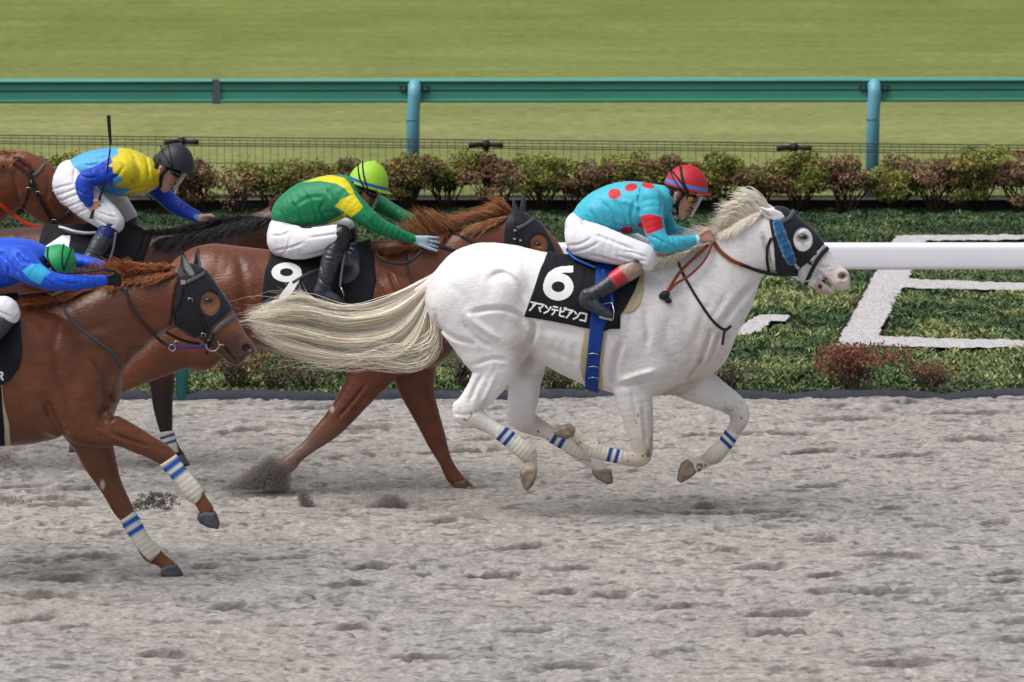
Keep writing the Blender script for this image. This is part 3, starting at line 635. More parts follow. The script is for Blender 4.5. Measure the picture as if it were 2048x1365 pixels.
# low autumn shrubs at the front of the bed
op = [lin(c) for c in ('#7a4a34', '#8c5a3c', '#6c5a4a', '#7f7468', '#93603a')]; sp_ = [lin(c) for c in ('#5c574a', '#6d6a58', '#4f5a3c', '#77706a', '#8a5c34')]
for px, py, wd, ht, pal, wt, lb, n in ((1712, 792, 165, 96, op, [.35, .3, .15, .1, .1], 'rust topped bare shrub at the front of the bed below the letter E', 2400), (1455, 790, 90, 52, sp_, [.3, .3, .1, .25, .05], 'grey wispy shrub in front of the white horse chest', 380),
        (1860, 790, 120, 56, sp_, [.3, .3, .15, .2, .05], 'grey wispy shrub right of the rust topped shrub', 420), (470, 788, 190, 92, [lin(c) for c in ('#a07040', '#8f6a3c', '#7a7060', '#8a8270', '#6f7a48')], [.2, .15, .3, .2, .15], 'brown and orange shrub below the front chestnut muzzle', 1900), (620, 785, 110, 60, sp_, [.3, .2, .25, .15, .1], 'dull brown green shrub under the white tail', 480),
        (545, 788, 80, 45, sp_, [.2, .2, .3, .2, .1], 'small green brown shrub between two brown ones under the tail', 300), (915, 780, 80, 60, sp_, [.25, .2, .3, .15, .1], 'dull shrub between the chestnut forelegs and the white hock', 420), (1120, 790, 120, 44, sp_, [.3, .2, .25, .1, .15], 'low grey green shrub under the white horse belly', 420)):
    y = float(G(px, py)[1]) + .12; m_ = mpp(y)
    shrub('bed_shrub', xat(px, y), y, wd * m_ * .95, ht * m_, pal, wt, n, lb, 'low shrubs at the front of the bed', stem='#6a6058', size=.014, low=.45 if 'rust' not in lb else .3, nst=11 if 'rust' not in lb else 18, flat=.45, crest=None if 'rust' not in lb else [lin(c) for c in ('#8a5644', '#96644e', '#7c5044', '#9c7058', '#866050')])
# ---------------------------------------------------------------- horses
def sstep(a, b, x): t = np.clip((x - a) / (b - a), 0, 1); return t * t * (3 - 2 * t)
def pin(px, py, poly, soft=1.5): return np.clip(.5 - poly_sdf(px, py, np.array(poly, float)) / soft, 0, 1)[:, None]
def fold(c, v, t): return c * (1 - t) + v * t
strapm = mat('black_leather', lin('#1b1c22'), .5, .35, noise=.15, nscale=40, bump=.002, bscale=90)
steel = mat('bright_steel', lin('#b9bcc2'), .28, .5, metal=.85)
hoodm = mat('hood_cloth', lin('#14161f'), .55, .35, noise=.15, nscale=30, sheen=.1, bump=.002, bscale=120, bump2=(.006, 14, 1.0))
hoofm = mat('hoof', None, .55, .35, noise=.2, nscale=30)

def horse_field(Y0, box, parts, h=.0075):
    f = Field(Y0, *box, h)
    for k, kw, st in parts: f.chain(st, k=k, **kw)
    return f
def bandage(f, R, poly, a, b, side, m, off=.007, stripes=((.10, .2), (.28, .38)), base='#d9d6cc', blue='#1d4f9a', dirt=.5, name='leg_bandage'):
    dy = (-.6, 0.0) if side < 0 else (-.01, .6)
    s = f.shell(off, [poly], dy, dyp=-.12 if side < 0 else .12)
    a = np.array(a, float); b = np.array(b, float); e = b - a; L = np.hypot(*e)
    s.F += (.0016 * np.sin(_axis(s, a, b) * 60))
    def cf(px, py, V):
        t = ((px - a[0]) * e[0] + (py - a[1]) * e[1]) / L ** 2; c = np.tile(lin(base), (len(px), 1))
        n = vnoise(V[:, 0] + V[:, 1], V[:, 2], 22, 3)[:, None]; c = fold(c, lin('#9c8f7a'), np.clip(sstep(.35, 1.05, t)[:, None] * dirt * (.4 + n), 0, .8))
        for u, v in stripes: c = fold(c, lin(blue), (np.clip((t - u) * 30 + .5, 0, 1) * np.clip((v - t) * 30 + .5, 0, 1))[:, None])
        return c
    return s.mesh(name, m, R, cf)
def _axis(s, a, b):
    A, B = np.array(s.xz(a, -.12)), np.array(s.xz(b, -.12)); e = B - A
    return (((s.ax[0][:, None, None] - A[0]) * e[0] + (s.ax[2][None, None, :] - A[1]) * e[1]) / (e @ e)).astype(np.float32)
bandm = mat('bandage', None, .85, .15, noise=.08, nscale=50, bump=.002, bscale=120)

def hoof(R, Y0, poly, dy, w=.052, cols=('#8a7763', '#4b4038'), shoe=None, h=.005):
    P_ = np.array(poly, float); lo, hi = P_.min(0), P_.max(0)
    f = Field(Y0, (lo[0] - 2, lo[1] - 2, dy - w - .01), (hi[0] + 2, hi[1] + 2, dy + w + .01), h)
    f.poly(poly, dy - w, dy + w, rnd=.022)
    f.F = f.F + .0
    def cf(px, py, V):
        n = vnoise(V[:, 0] * 1.0, V[:, 2], 40, 5)[:, None]; c = fold(np.tile(lin(cols[0]), (len(px), 1)), lin(cols[1]), n)
        if shoe: c = fold(c, lin('#6f7276'), np.clip(1.0 - line_d(px, py, shoe) / 3.0, 0, 1)[:, None] > .25)
        return c
    return f.mesh('hoof', hoofm, R, cf)
def eye(R, f, p, r=7.5, col='#0d0908', off=-.012):
    c = f.on(np.array([p[0]]), np.array([p[1]]), off)[0]; g = Field(f.Y0, (p[0] - 14, p[1] - 14, c[1] - f.Y0 - .06), (p[0] + 14, p[1] + 14, c[1] - f.Y0 + .06), .003)
    x, z = c[0], c[2]; g.ell((x, c[1], z), -.05, r * f.m * 1.25, r * f.m * .85, .019, 0); return g.mesh('eye', mat('eye_dark', lin(col), .08, .6, coat=.6), R)
def sticker(R, pts, f, name, m, step=.8, off=.0, test=None, box=None):
    "thin conformal patch of every sampled cell where test is true"
    x0, y0, x1, y1 = box; gx, gy = np.arange(x0, x1, step), np.arange(y0, y1, step); X, Yp = np.meshgrid(gx, gy, indexing='ij')
    ins = test(X + step / 2, Yp + step / 2)[:-1, :-1]; i, j = np.nonzero(ins); n = len(gy); q = i * n + j; Q = np.stack([q, q + 1, q + n + 1, q + n], 1)
    u, inv = np.unique(Q, return_inverse=True); V = f.on(X.ravel()[u], Yp.ravel()[u], off); V2 = V.copy(); V2[:, 1] += .004; k = len(u)
    inv = inv.reshape(-1, 4); return make(name, np.vstack([V, V2]), np.vstack([inv, inv[:, ::-1] + k]), m, R)
def strokes(X, Yp, S, hw):
    d = np.full(X.shape, 99.)
    for s in S: d = np.minimum(d, line_d(X, Yp, s))
    return d < hw

# ================================================================ white horse
YA = gY(1028)
RA = empty('horse', (float(P(1250, 700, YA)[0]), YA, 0), 'white horse galloping in the lead with black eye hood', 'horse')
A_torso = [(915, 602, 66, .20), (955, 577, 87, .255), (1000, 584, 97, .285), (1055, 592, 93, .27), (1110, 617, 107, .29), (1170, 638, 121, .30), (1232, 651, 133, .30), (1300, 656, 139, .275), (1352, 658, 118, .235), (1388, 680, 68, .17)]
fA = horse_field(YA, ((845, 395, -.36), (1706, 990, .36)), [
    (.02, {}, A_torso),
    (.05, {}, [(1240, 600, 70, .13), (1300, 552, 50, .085), (1345, 545, 48, .07)]),
    (.05, {}, [(1350, 650, 98, .21), (1400, 600, 99, .165), (1440, 556, 78, .125), (1484, 508, 60, .095), (1530, 478, 58, .088), (1556, 470, 50, .085)]),
    # head
    (.025, {}, [(1556, 450, 35, .095), (1574, 490, 56, .105), (1600, 500, 45, .10), (1624, 517, 36, .078), (1645, 534, 30, .06), (1663, 549, 26, .055), (1676, 557, 24, .06)]),
    (.012, {}, [(1588, 530, 24, .065), (1612, 548, 19, .05), (1634, 563, 15, .045), (1648, 575, 14.5, .048), (1658, 581, 10, .042)]),
    (.018, dict(wr=1), [(1680, 560, 20, .062), (1686, 567, 14, .05)]),
    # near hind
    (.05, dict(dy=-.15), [(925, 600, 72, .14), (960, 625, 82, .15), (1000, 655, 72, .125), (1010, 690, 50, .10)]),
    (.035, dict(dy=-.16), [(952, 640, 70, .10), (972, 690, 58, .10), (990, 730, 45, .085), (972, 771, 34, .065), (946, 804, 27, .05), (934, 822, 26, .045), (954, 838, 20, .038), (984, 856, 14.5, .032), (1007, 869, 14.5, .032), (1032, 888, 16.5, .035), (1055, 906, 18.5, .038), (1060, 922, 13.5, .032), (1061, 940, 14.5, .035), (1058, 955, 13, .038)]),
    (.012, dict(dy=-.16), [(915, 812, 10, .022), (918, 832, 12, .025), (938, 848, 10, .022)]),
    # far hind
    (.04, dict(dy=.15), [(985, 620, 80, .13), (1030, 670, 60, .11), (1055, 705, 42, .10), (1050, 760, 33, .08), (1046, 800, 31, .06), (1041, 832, 27, .048), (1065, 850, 21, .038), (1095, 864, 15.5, .032), (1130, 885, 16, .034), (1158, 903, 18, .037), (1180, 918, 16, .035), (1196, 932, 14, .034), (1205, 945, 13, .037)]),
    # near fore
    (.04, dict(dy=-.14), [(1290, 640, 80, .12), (1290, 700, 64, .115), (1266, 745, 46, .10), (1268, 790, 38, .082), (1275, 830, 31, .06), (1281, 868, 25, .048), (1285, 898, 21, .042), (1281, 915, 19, .040), (1262, 918, 15.5, .034), (1238, 914, 12.5, .029), (1211, 907, 13.5, .030), (1188, 896, 18, .037), (1164, 882, 13.5, .032), (1147, 868, 12, .034), (1135, 866, 10, .036)]),
    # far fore
    (.04, dict(dy=.13), [(1340, 690, 70, .11), (1372, 752, 45, .10), (1420, 782, 32, .07), (1456, 803, 25, .05), (1477, 821, 21, .045), (1478, 842, 18, .04), (1464, 867, 13.5, .03), (1448, 890, 14.5, .031), (1430, 909, 16.5, .036), (1412, 921, 13.5, .031), (1394, 932, 13, .034), (1384, 936, 12, .036)]),
    (.015, {}, [(875, 556, 13, .035), (850, 575, 11, .03), (822, 590, 8, .022), (795, 606, 5, .014)]),
], h=.0062)
# muscles and creases
fA.ellp((1012, 582), -.225, -55, 46, 30, .075, k=.045)
fA.ellp((955, 645), -.21, 35, 62, 36, .06, k=.05)
fA.ellp((1012, 672), -.20, -20, 38, 30, .05, k=.04)
fA.ellp((1295, 735), -.205, -10, 42, 24, .05, k=.045)
fA.ellp((1300, 640), -.20, 60, 70, 40, .05, k=.06)
for pts, a, w_ in (
    ([(980, 552), (1002, 542), (1025, 552), (1042, 575), (1053, 607)], .014, 5), ([(940, 620), (975, 612), (1010, 612), (1037, 624), (1052, 646)], .017, 4.5),
    ([(935, 614), (947, 636), (975, 656), (1004, 676)], -.012, 6), ([(870, 618), (880, 650), (905, 670), (948, 682)], .015, 4.5), ([(928, 640), (950, 668), (985, 690)], .010, 5),
    ([(853, 600), (868, 655), (900, 695)], .007, 7), ([(950, 725), (985, 712), (1012, 716)], .010, 4), ([(965, 745), (952, 770), (940, 800)], .012, 4), ([(990, 745), (978, 775), (962, 805)], -.007, 4),
    ([(1062, 632), (1068, 655), (1058, 690)], .020, 5), ([(1075, 650), (1120, 655), (1165, 668)], .006, 8), ([(1085, 690), (1125, 705), (1160, 722)], .006, 7),
    ([(1244, 672), (1232, 705), (1224, 745), (1228, 770)], .022, 6), ([(1238, 758), (1275, 744), (1310, 736)], -.013, 5), ([(1236, 770), (1280, 758), (1318, 752)], .014, 5), ([(1288, 610), (1294, 650), (1292, 690)], .010, 6),
    ([(1405, 712), (1385, 740), (1372, 762)], .012, 3), ([(1422, 660), (1408, 700), (1395, 730)], .013, 4), ([(1440, 665), (1428, 700), (1418, 730)], .010, 4), ([(1309, 798), (1350, 778), (1390, 762)], .012, 4),
    ([(1520, 560), (1480, 600), (1440, 650)], .010, 7), ([(1340, 540), (1370, 600), (1372, 660)], .006, 12), ([(1525, 470), (1536, 500), (1542, 538)], .016, 4),
    ([(1285, 800), (1288, 850), (1292, 885)], .012, 3.5), ([(1300, 800), (1303, 850), (1300, 880)], -.005, 3),
    ([(1560, 540), (1590, 545), (1610, 555)], .006, 3), ([(1622, 498), (1645, 520), (1662, 532)], -.004, 3), ([(1628, 520), (1640, 532), (1654, 540)], .006, 2.4), ([(1632, 510), (1648, 526)], .004, 2.2),
    ([(1630, 540), (1645, 552), (1660, 566), (1668, 578)], .012, 2.2), ([(1600, 470), (1606, 462), (1614, 468)], -.004, 3), ([(1618, 512), (1632, 508), (1650, 530), (1662, 534)], -.0035, 2.2), ([(1640, 520), (1652, 538), (1668, 540)], -.003, 2), ([(1560, 500), (1572, 520), (1566, 540)], -.004, 4), ([(1262, 770), (1268, 810), (1278, 850)], .006, 3), ([(1250, 800), (1262, 840), (1274, 880)], -.003, 2.5), ([(1440, 790), (1465, 806), (1480, 825)], .005, 3), ([(1400, 770), (1430, 786), (1455, 800)], -.004, 3), ([(970, 700), (985, 720), (978, 745)], -.003, 3), ([(1040, 740), (1044, 780), (1046, 820)], .006, 3), ([(1060, 750), (1060, 790), (1056, 825)], .005, 3), ([(1420, 600), (1400, 640), (1385, 690)], .005, 8), ([(1455, 580), (1440, 610), (1415, 640)], .004, 6), ([(1340, 620), (1330, 680), (1345, 740)], .006, 10), ([(1270, 560), (1262, 620), (1252, 670)], .005, 8), ([(1130, 670), (1122, 710), (1130, 735)], .003, 5), ([(1150, 672), (1146, 715), (1152, 745)], .003, 5), ([(900, 560), (930, 590), (940, 620)], .004, 8),
    ([(905, 824), (930, 826), (952, 822)], .005, 3), ([(1028, 870), (1056, 893)], .005, 2.5), ([(1170, 880), (1190, 888)], .005, 2.5)): fA.groove(pts, a * 1.5, w_ * 1.2)
fA.ellp((1686, 553), -.05, 0, 10.5, 8, .024, k=.008, sub=True)
fA.ellp((1686, 553), .05, 0, 10.5, 8, .024, k=.008, sub=True)
fA.ellp((1605, 474), -.098, 15, 9, 6, .012, k=.006, sub=True)
fA.chain([(1640, 556, 3, .03), (1652, 565, 3.5, .045), (1668, 579, 3, .05)], k=.006, sub=True); fA.noise(.0022, 26, 5)
fA.front()
def colA(px, py, V):
    n = vnoise(V[:, 0] * 1, V[:, 2] + V[:, 1], 9, 11)[:, None]; n2 = vnoise(V[:, 0], V[:, 2], 70, 12)[:, None]; n3 = vnoise(V[:, 0], V[:, 2], 30, 14)[:, None]
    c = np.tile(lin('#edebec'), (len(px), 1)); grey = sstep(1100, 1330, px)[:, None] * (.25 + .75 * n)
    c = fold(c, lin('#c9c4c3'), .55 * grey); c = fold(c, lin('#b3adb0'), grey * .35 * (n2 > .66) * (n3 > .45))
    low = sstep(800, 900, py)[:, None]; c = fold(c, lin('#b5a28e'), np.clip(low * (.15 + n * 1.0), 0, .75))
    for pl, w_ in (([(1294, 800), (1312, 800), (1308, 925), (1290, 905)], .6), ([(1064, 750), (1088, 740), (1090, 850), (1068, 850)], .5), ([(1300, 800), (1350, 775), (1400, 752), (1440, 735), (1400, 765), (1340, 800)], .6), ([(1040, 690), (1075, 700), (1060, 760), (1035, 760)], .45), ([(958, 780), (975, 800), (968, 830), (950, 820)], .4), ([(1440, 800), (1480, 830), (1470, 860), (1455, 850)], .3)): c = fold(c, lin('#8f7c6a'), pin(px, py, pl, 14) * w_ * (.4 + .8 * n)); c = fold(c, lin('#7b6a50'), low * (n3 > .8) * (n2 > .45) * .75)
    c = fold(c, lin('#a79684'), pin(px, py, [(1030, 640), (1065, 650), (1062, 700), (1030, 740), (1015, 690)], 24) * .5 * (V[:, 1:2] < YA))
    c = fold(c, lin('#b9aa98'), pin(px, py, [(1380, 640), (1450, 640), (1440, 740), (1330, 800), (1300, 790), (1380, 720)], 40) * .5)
    c = fold(c, lin('#c99e96'), pin(px, py, [(1655, 548), (1700, 535), (1705, 590), (1640, 600), (1628, 570)], 18) * .42)
    c = fold(c, lin('#a87c7c'), pin(px, py, [(1636, 556), (1655, 572), (1665, 590), (1640, 592), (1628, 575)], 5) * .65)
    nd = np.hypot((px - 1686) / 9.5, (py - 553) / 7.5)[:, None]; c = fold(c, lin('#4a2226'), np.clip(1.25 - nd, 0, 1))
    c = fold(c, lin('#3a2222'), np.clip(1 - line_d(px, py, [(1645, 556), (1660, 568), (1667, 579)]) / 2.2, 0, 1)[:, None] * .8)
    ed = np.hypot((px - 1605) / 12.0, (py - 475) / 7.5)[:, None]; c = fold(c, lin('#2c2023'), np.clip(1.6 - ed, 0, 1) * .9); c = fold(c, lin('#7d7378'), pin(px, py, [(1594, 480), (1612, 482), (1606, 492)], 5) * .6)
    c = fold(c, lin('#cfa6a2'), pin(px, py, [(780, 590), (870, 545), (880, 575), (800, 620)], 8) * .3); return c
hideA = mat('white_hide', None, .42, .38, noise=.06, nscale=35, bump=.003, bscale=70, sheen=.1, stretch=(.5, 1, 1.2), bump2=(.0035, 9, .6))
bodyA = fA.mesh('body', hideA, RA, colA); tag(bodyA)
eye(RA, fA, (1606, 475), 7.5)
for pl, dy, side in (([(1512, 411), (1531, 417), (1548, 418), (1563, 425), (1570, 434), (1564, 441), (1551, 443), (1537, 438), (1521, 424)], -.075, 1), ([(1523, 405), (1531, 405), (1548, 415), (1552, 424), (1536, 424), (1527, 416)], .075, 1)):
    g = Field(YA, (1505, 398, dy - .05), (1575, 448, dy + .05), .004); g.poly(pl, dy - .022, dy + .022, rnd=.014)
    if dy < 0: g.groove([(1513, 412), (1528, 424), (1545, 436)], .016, 3.2, cy=YA + dy + .01)
    g.mesh('ear', hideA, RA, lambda px, py, V: fold(np.tile(lin('#e2dcdc'), (len(px), 1)), lin('#8d8688'), np.clip(1 - line_d(px, py, [(1512, 412), (1527, 425), (1542, 436)]) / 4.2, 0, 1)[:, None] * .8))
for pl, dy, sh in (([(1046, 936), (1072, 936), (1074, 951), (1066, 970), (1055, 982), (1049, 978), (1042, 962), (1039, 944)], -.16, [(1040, 945), (1043, 962), (1054, 981)]),
               ([(1186, 940), (1210, 936), (1223, 941), (1226, 958), (1225, 967), (1213, 968), (1192, 956), (1183, 946)], .15, [(1186, 950), (1212, 968), (1226, 966)]),
               ([(1104, 862), (1120, 852), (1140, 848), (1151, 856), (1148, 872), (1134, 878), (1116, 874)], -.14, [(1104, 860), (1122, 852), (1140, 848)]),
               ([(1375, 919), (1362, 927), (1357, 942), (1354, 960), (1362, 966), (1378, 957), (1392, 946), (1386, 926)], .13, [(1363, 926), (1356, 944), (1355, 962)])):
    hoof(RA, YA, pl, dy, .046, ('#a08f7c', '#6b5c4d'), sh)
for pl, a, b, sd in (([(995, 851), (1008, 850), (1035, 868), (1072, 897), (1066, 916), (1046, 922), (1030, 908), (990, 876)], (996, 860), (1062, 914), -1),
                     ([(1214, 894), (1248, 898), (1242, 932), (1190, 920), (1164, 905), (1170, 882), (1186, 880)], (1246, 914), (1168, 892), -1),
                     ([(1104, 856), (1135, 870), (1180, 905), (1182, 924), (1160, 920), (1095, 885)], (1098, 868), (1178, 916), 1),
                     ([(1445, 858), (1482, 872), (1462, 900), (1446, 926), (1425, 930), (1400, 917), (1416, 900), (1438, 884)], (1468, 866), (1414, 922), 1)):
    bandage(fA, RA, pl, a, b, sd, bandm, blue='#23468c')
# tack of the white horse
eyehole = [(1605.6 + 19.5 * cos(t), 479 + 23.5 * sin(t)) for t in np.linspace(0, 2 * pi, 24, endpoint=False)]
hd = fA.shell(.009, [[(1538, 441), (1546, 422), (1556, 411), (1574, 410), (1592, 421), (1610, 445), (1634, 465), (1650, 489), (1620, 522), (1600, 538), (1596, 549), (1552, 549), (1547, 491)]], dyp=-.08, subs=[eyehole])
def colh(px, py, V): return np.tile(lin('#12141c'), (len(px), 1))
hd.noise(.0015, 60, 3); hd.mesh('eye_hood', hoodm, RA)
hd = fA.shell(.010, [[(1538, 441), (1546, 420), (1556, 408), (1574, 407), (1592, 421), (1610, 445), (1634, 465), (1650, 489), (1620, 522), (1600, 538), (1596, 549), (1552, 549), (1547, 491)]], dyp=-.08).front(1)
BR = strap('bridle', [(1588, 421), (1578, 436), (1560, 446), (1548, 452)], 8, mat('grey_leather', lin('#5a5d64'), .5, .35), RA, hd, .006, both=True)
strap('cheek_strap', [(1573, 470), (1592, 500), (1612, 520), (1623, 530)], 5.5, strapm, BR, hd, .004, both=True)
strap('noseband', [(1656, 496), (1645, 508), (1632, 526), (1622, 545), (1614, 562), (1612, 570)], 8, strapm, BR, fA, .008, both=True)
strap('noseband_trim', [(1648, 490), (1636, 506), (1622, 524)], 6, mat('grey_trim', lin('#a3abb0'), .6, .3), BR, fA, .009, both=True)
strap('throat_strap', [(1543, 476), (1535, 496), (1534, 520), (1538, 545)], 6, strapm, BR, fA, .008, both=True)
strap('mouth_strap', [(1650, 557), (1645, 567), (1638, 576)], 8, strapm, BR, fA, .006)
mb = MB(); c = fA.on(np.array([1611.]), np.array([549.]), .014)[0]; mb.ring(c, 14.5 * fA.m, .0035); mb.tube([fA.on(np.array([x]), np.array([y]), .014)[0] for x, y in ((1624, 550), (1630, 549), (1637, 550))], [.006, .006, .003], 8); mb.build('bit_ring', steel, BR, True)
mb = MB(); mb.tube([fA.on(np.array([x]), np.array([y]), .016)[0] for x, y in ((1588, 526), (1594, 534), (1599, 540))], [.008, .013, .011], 8); mb.build('buckle', steel, BR, True)
g = Field(YA, (1540, 435, -.22), (1600, 540, -.02), .005); pts = [fA.on(np.array([x]), np.array([y]), .02)[0] for x, y in ((1555, 449), (1561, 468), (1570, 492), (1577, 510), (1583, 523))]
g.cap3(pts, [.031, .036, .036, .035, .030], .01); g.noise(.004, 90, 4); g.mesh('cheek_roller', mat('blue_fleece', lin('#1b5c92'), .95, .1, noise=.45, nscale=60, bump=.012, bscale=90, sheen=.5), BR)
br = mat('tan_rein', lin('#7c3a1f'), .6, .3, noise=.1, nscale=60)
strap('rein', [(1428, 484), (1440, 502), (1462, 520), (1484, 530)], 8, br, BR, fA, .014)
strap('rein', [(1484, 530), (1510, 540), (1540, 548), (1570, 550), (1596, 549)], 7.5, strapm, BR, fA, .018)
strap('rein_loop', [(1416, 490, -.05), (1395, 510, -.08), (1364, 540, -.12), (1348, 562, -.16), (1334, 586, -.2)], 6.5, br, BR, Y0=YA - .06)
strap('rein_loop', [(1425, 488, -.05), (1408, 522, -.09), (1378, 552, -.13), (1352, 568, -.16), (1334, 588, -.2)], 5, br, BR, Y0=YA - .07)
kY = float(fA.on(np.array([1329.]), np.array([591.]), .02)[0][1]); g = Field(YA, (1305, 570, kY - YA - .06), (1355, 617, kY - YA + .06), .004); q = P(1329, 591, kY); g.ell(q, .4, .036, .028, .024, .004); q2 = P(1336, 602, kY); g.ell(q2, -.3, .022, .018, .02, .004); g.noise(.004, 120, 2); g.mesh('rein_knot', strapm, BR)
strap('martingale', [(1356, 522), (1366, 548), (1384, 580), (1404, 612), (1424, 640), (1440, 655), (1452, 660), (1462, 652)], 5.5, strapm, RA, fA, .006, both=True)
strap('martingale', [(1450, 660), (1447, 675), (1445, 690)], 5, strapm, RA, fA, .008)

# saddle cloth with the number, saddle, girth
fAt = Field.__new__(Field); fAt.__dict__.update(fA.__dict__)
CLA = empty('saddle_cloth', (float(P(1140, 560, YA)[0]), YA, float(P(1140, 505, YA)[2])), 'black saddle cloth with white number 6 and katakana on the white horse', 'saddle cloth', None)
blackcloth = mat('black_cloth', lin('#15161c'), .75, .25, noise=.18, nscale=18, bump=.003, bscale=60, bump2=(.016, 6, .5))
cl = fA.shell(.014, [[(1098, 480), (1096, 511), (1082, 535), (1048, 632), (1110, 641), (1182, 656), (1240, 655), (1240, 480)]], dyp=-.22); cl.noise(.0025, 18, 8); cl.mesh('cloth', blackcloth, CLA); cl.front(1)
def six(X, Y):
    xc, yc = X - 1116.5, Y - 574; ring = ((xc / 30.5) ** 2 + (yc / 27.5) ** 2 < 1) & ((xc / 13.2) ** 2 + (yc / 10.6) ** 2 > 1)
    arc = strokes(X, Y, [[(1094, 572), (1096, 560), (1102, 550), (1112, 543), (1124, 539.5), (1146, 538.5)]], 6.6) & (X < 1146)
    return ring | (arc & ~((xc / 13.2) ** 2 + (yc / 10.6) ** 2 < 1))
white = mat('white_print', lin('#e6e6ea'), .7, .2)
sticker(CLA, None, cl, 'number_six', white, off=.003, test=six, box=(1080, 528, 1152, 606))
KT = {'ア': [[(0, .08), (1, .08), (.62, .45)], [(.52, .3), (.48, .6), (.1, 1)]], 'マ': [[(0, .1), (1, .1), (.5, .62)], [(.3, .5), (.65, .92)]], 'ン': [[(.02, .12), (.35, .32)], [(.98, .15), (.6, .7), (.05, .95)]],
      'テ': [[(.15, .06), (.85, .06)], [(0, .4), (1, .4)], [(.52, .4), (.45, .7), (.15, .98)]], 'ビ': [[(.1, .05), (.1, .85), (.25, .95), (.9, .95)], [(.1, .52), (.75, .35)], [(.75, -.02), (.83, .16)], [(.97, -.06), (1.05, .12)]],
      'コ': [[(.02, .1), (.95, .1), (.95, .95)], [(0, .9), (.95, .9)]], 'R': [[(0, 1), (0, 0), (.6, .03), (.75, .25), (.6, .48), (0, .5)], [(.35, .5), (.8, 1)]], 'ソ': [[(.1, .1), (.3, .4)], [(.9, .05), (.65, .65), (.2, 1)]]}
def kana(txt, cen, ux, uy): return [[(c[0] + (a - .5) * ux[0] + (b - .5) * uy[0], c[1] + (a - .5) * ux[1] + (b - .5) * uy[1]) for a, b in s] for ch, c in zip(txt, cen) for s in KT[ch]]
S = kana('アマンテビアンコ', [(1066, 613), (1080.5, 616), (1095, 619.6), (1109.5, 622), (1124.6, 625), (1139, 628), (1153.5, 631.5), (1167, 634.5)], (11.2, 2.2), (-3.2, 17.5))
sticker(CLA, None, cl, 'horse_name', white, step=.6, off=.003, test=lambda X, Y: strokes(X, Y, S, 1.7), box=(1052, 600, 1180, 650))
SA = empty('saddle', (float(P(1210, 540, YA)[0]), YA, float(P(1210, 520, YA)[2])), 'small black race saddle with blue girth on the white horse', 'saddle')
pad = fA.shell(.009, [[(1225, 480), (1293, 480), (1289, 550), (1288, 580), (1281, 606), (1270, 620), (1255, 627), (1240, 622)], [(1172, 640), (1162, 700), (1160, 735), (1166, 766), (1206, 790), (1205, 733), (1214, 655)]], dyp=-.24); pad.mesh('pad', mat('cream_felt', lin('#bdb093'), .9, .1, noise=.1, nscale=30), SA)
flap = fA.shell(.019, [[(1190, 490), (1275, 500), (1283, 545), (1270, 580), (1250, 615), (1228, 648), (1218, 657), (1204, 662), (1195, 600)]], dyp=-.24); flap.mesh('flap', mat('flap_black', lin('#1a1b21'), .7, .25, noise=.12, nscale=40), SA)
gir = fA.shell(.025, [[(1193, 500), (1222, 500), (1229, 560), (1221, 610), (1208, 655), (1200, 715), (1197, 772), (1197, 800), (1171, 790), (1170, 755), (1174, 715), (1180, 640), (1191, 560)]], dyp=-.25); gir.noise(.0015, 30, 5); gi = gir.mesh('girth', mat('blue_webbing', lin('#143f93'), .7, .3, noise=.12, nscale=50, bump=.002, bscale=150), SA); gir.front(1)
for y in (709, 735, 757):
    mb = MB(); mb.tube(gir.on(np.array([1177., 1178, 1186, 1195, 1196]), np.array([y + 2., y - 1, y - 2, y - .5, y + 2.5]), .006), .0035, 6, up=(0, 0, 1)); mb.build('buckle', steel, gi, True)
g = Field(YA, (1130, 480, -.2), (1260, 545, .2), .006); g.chain([(1137, 500, 5, .06), (1150, 515, 6, .11), (1170, 525, 8, .14), (1195, 526, 11, .15), (1230, 517, 9, .10), (1250, 510, 6, .06)], k=.01); g.mesh('seat', hoodm, SA)
strap('seat_edge', [(1136, 503, -.07), (1148, 516, -.13), (1168, 526, -.16), (1192, 536, -.18)], 4.5, mat('blue_trim', lin('#1a5fc4'), .5, .4), SA, Y0=YA)
strap('stirrup_leather', [(1205, 540, -.30), (1222, 590, -.34), (1226, 606, -.35)], 6, gi.data.materials[0], SA, Y0=YA)
mb = MB(); Yq = YA - .38
for a in ([(1199, 634), (1225, 640)],): mb.tube([P(x, y, Yq) for x, y in a], .010, 8)
mb.tube([P(1226, 640, Yq), P(1228, 622, Yq + .01), P(1224, 606, Yq + .03), P(1208, 608, Yq + .05), P(1199, 634, Yq + .02)], .0045, 8); mb.build('stirrup', steel, SA, True)
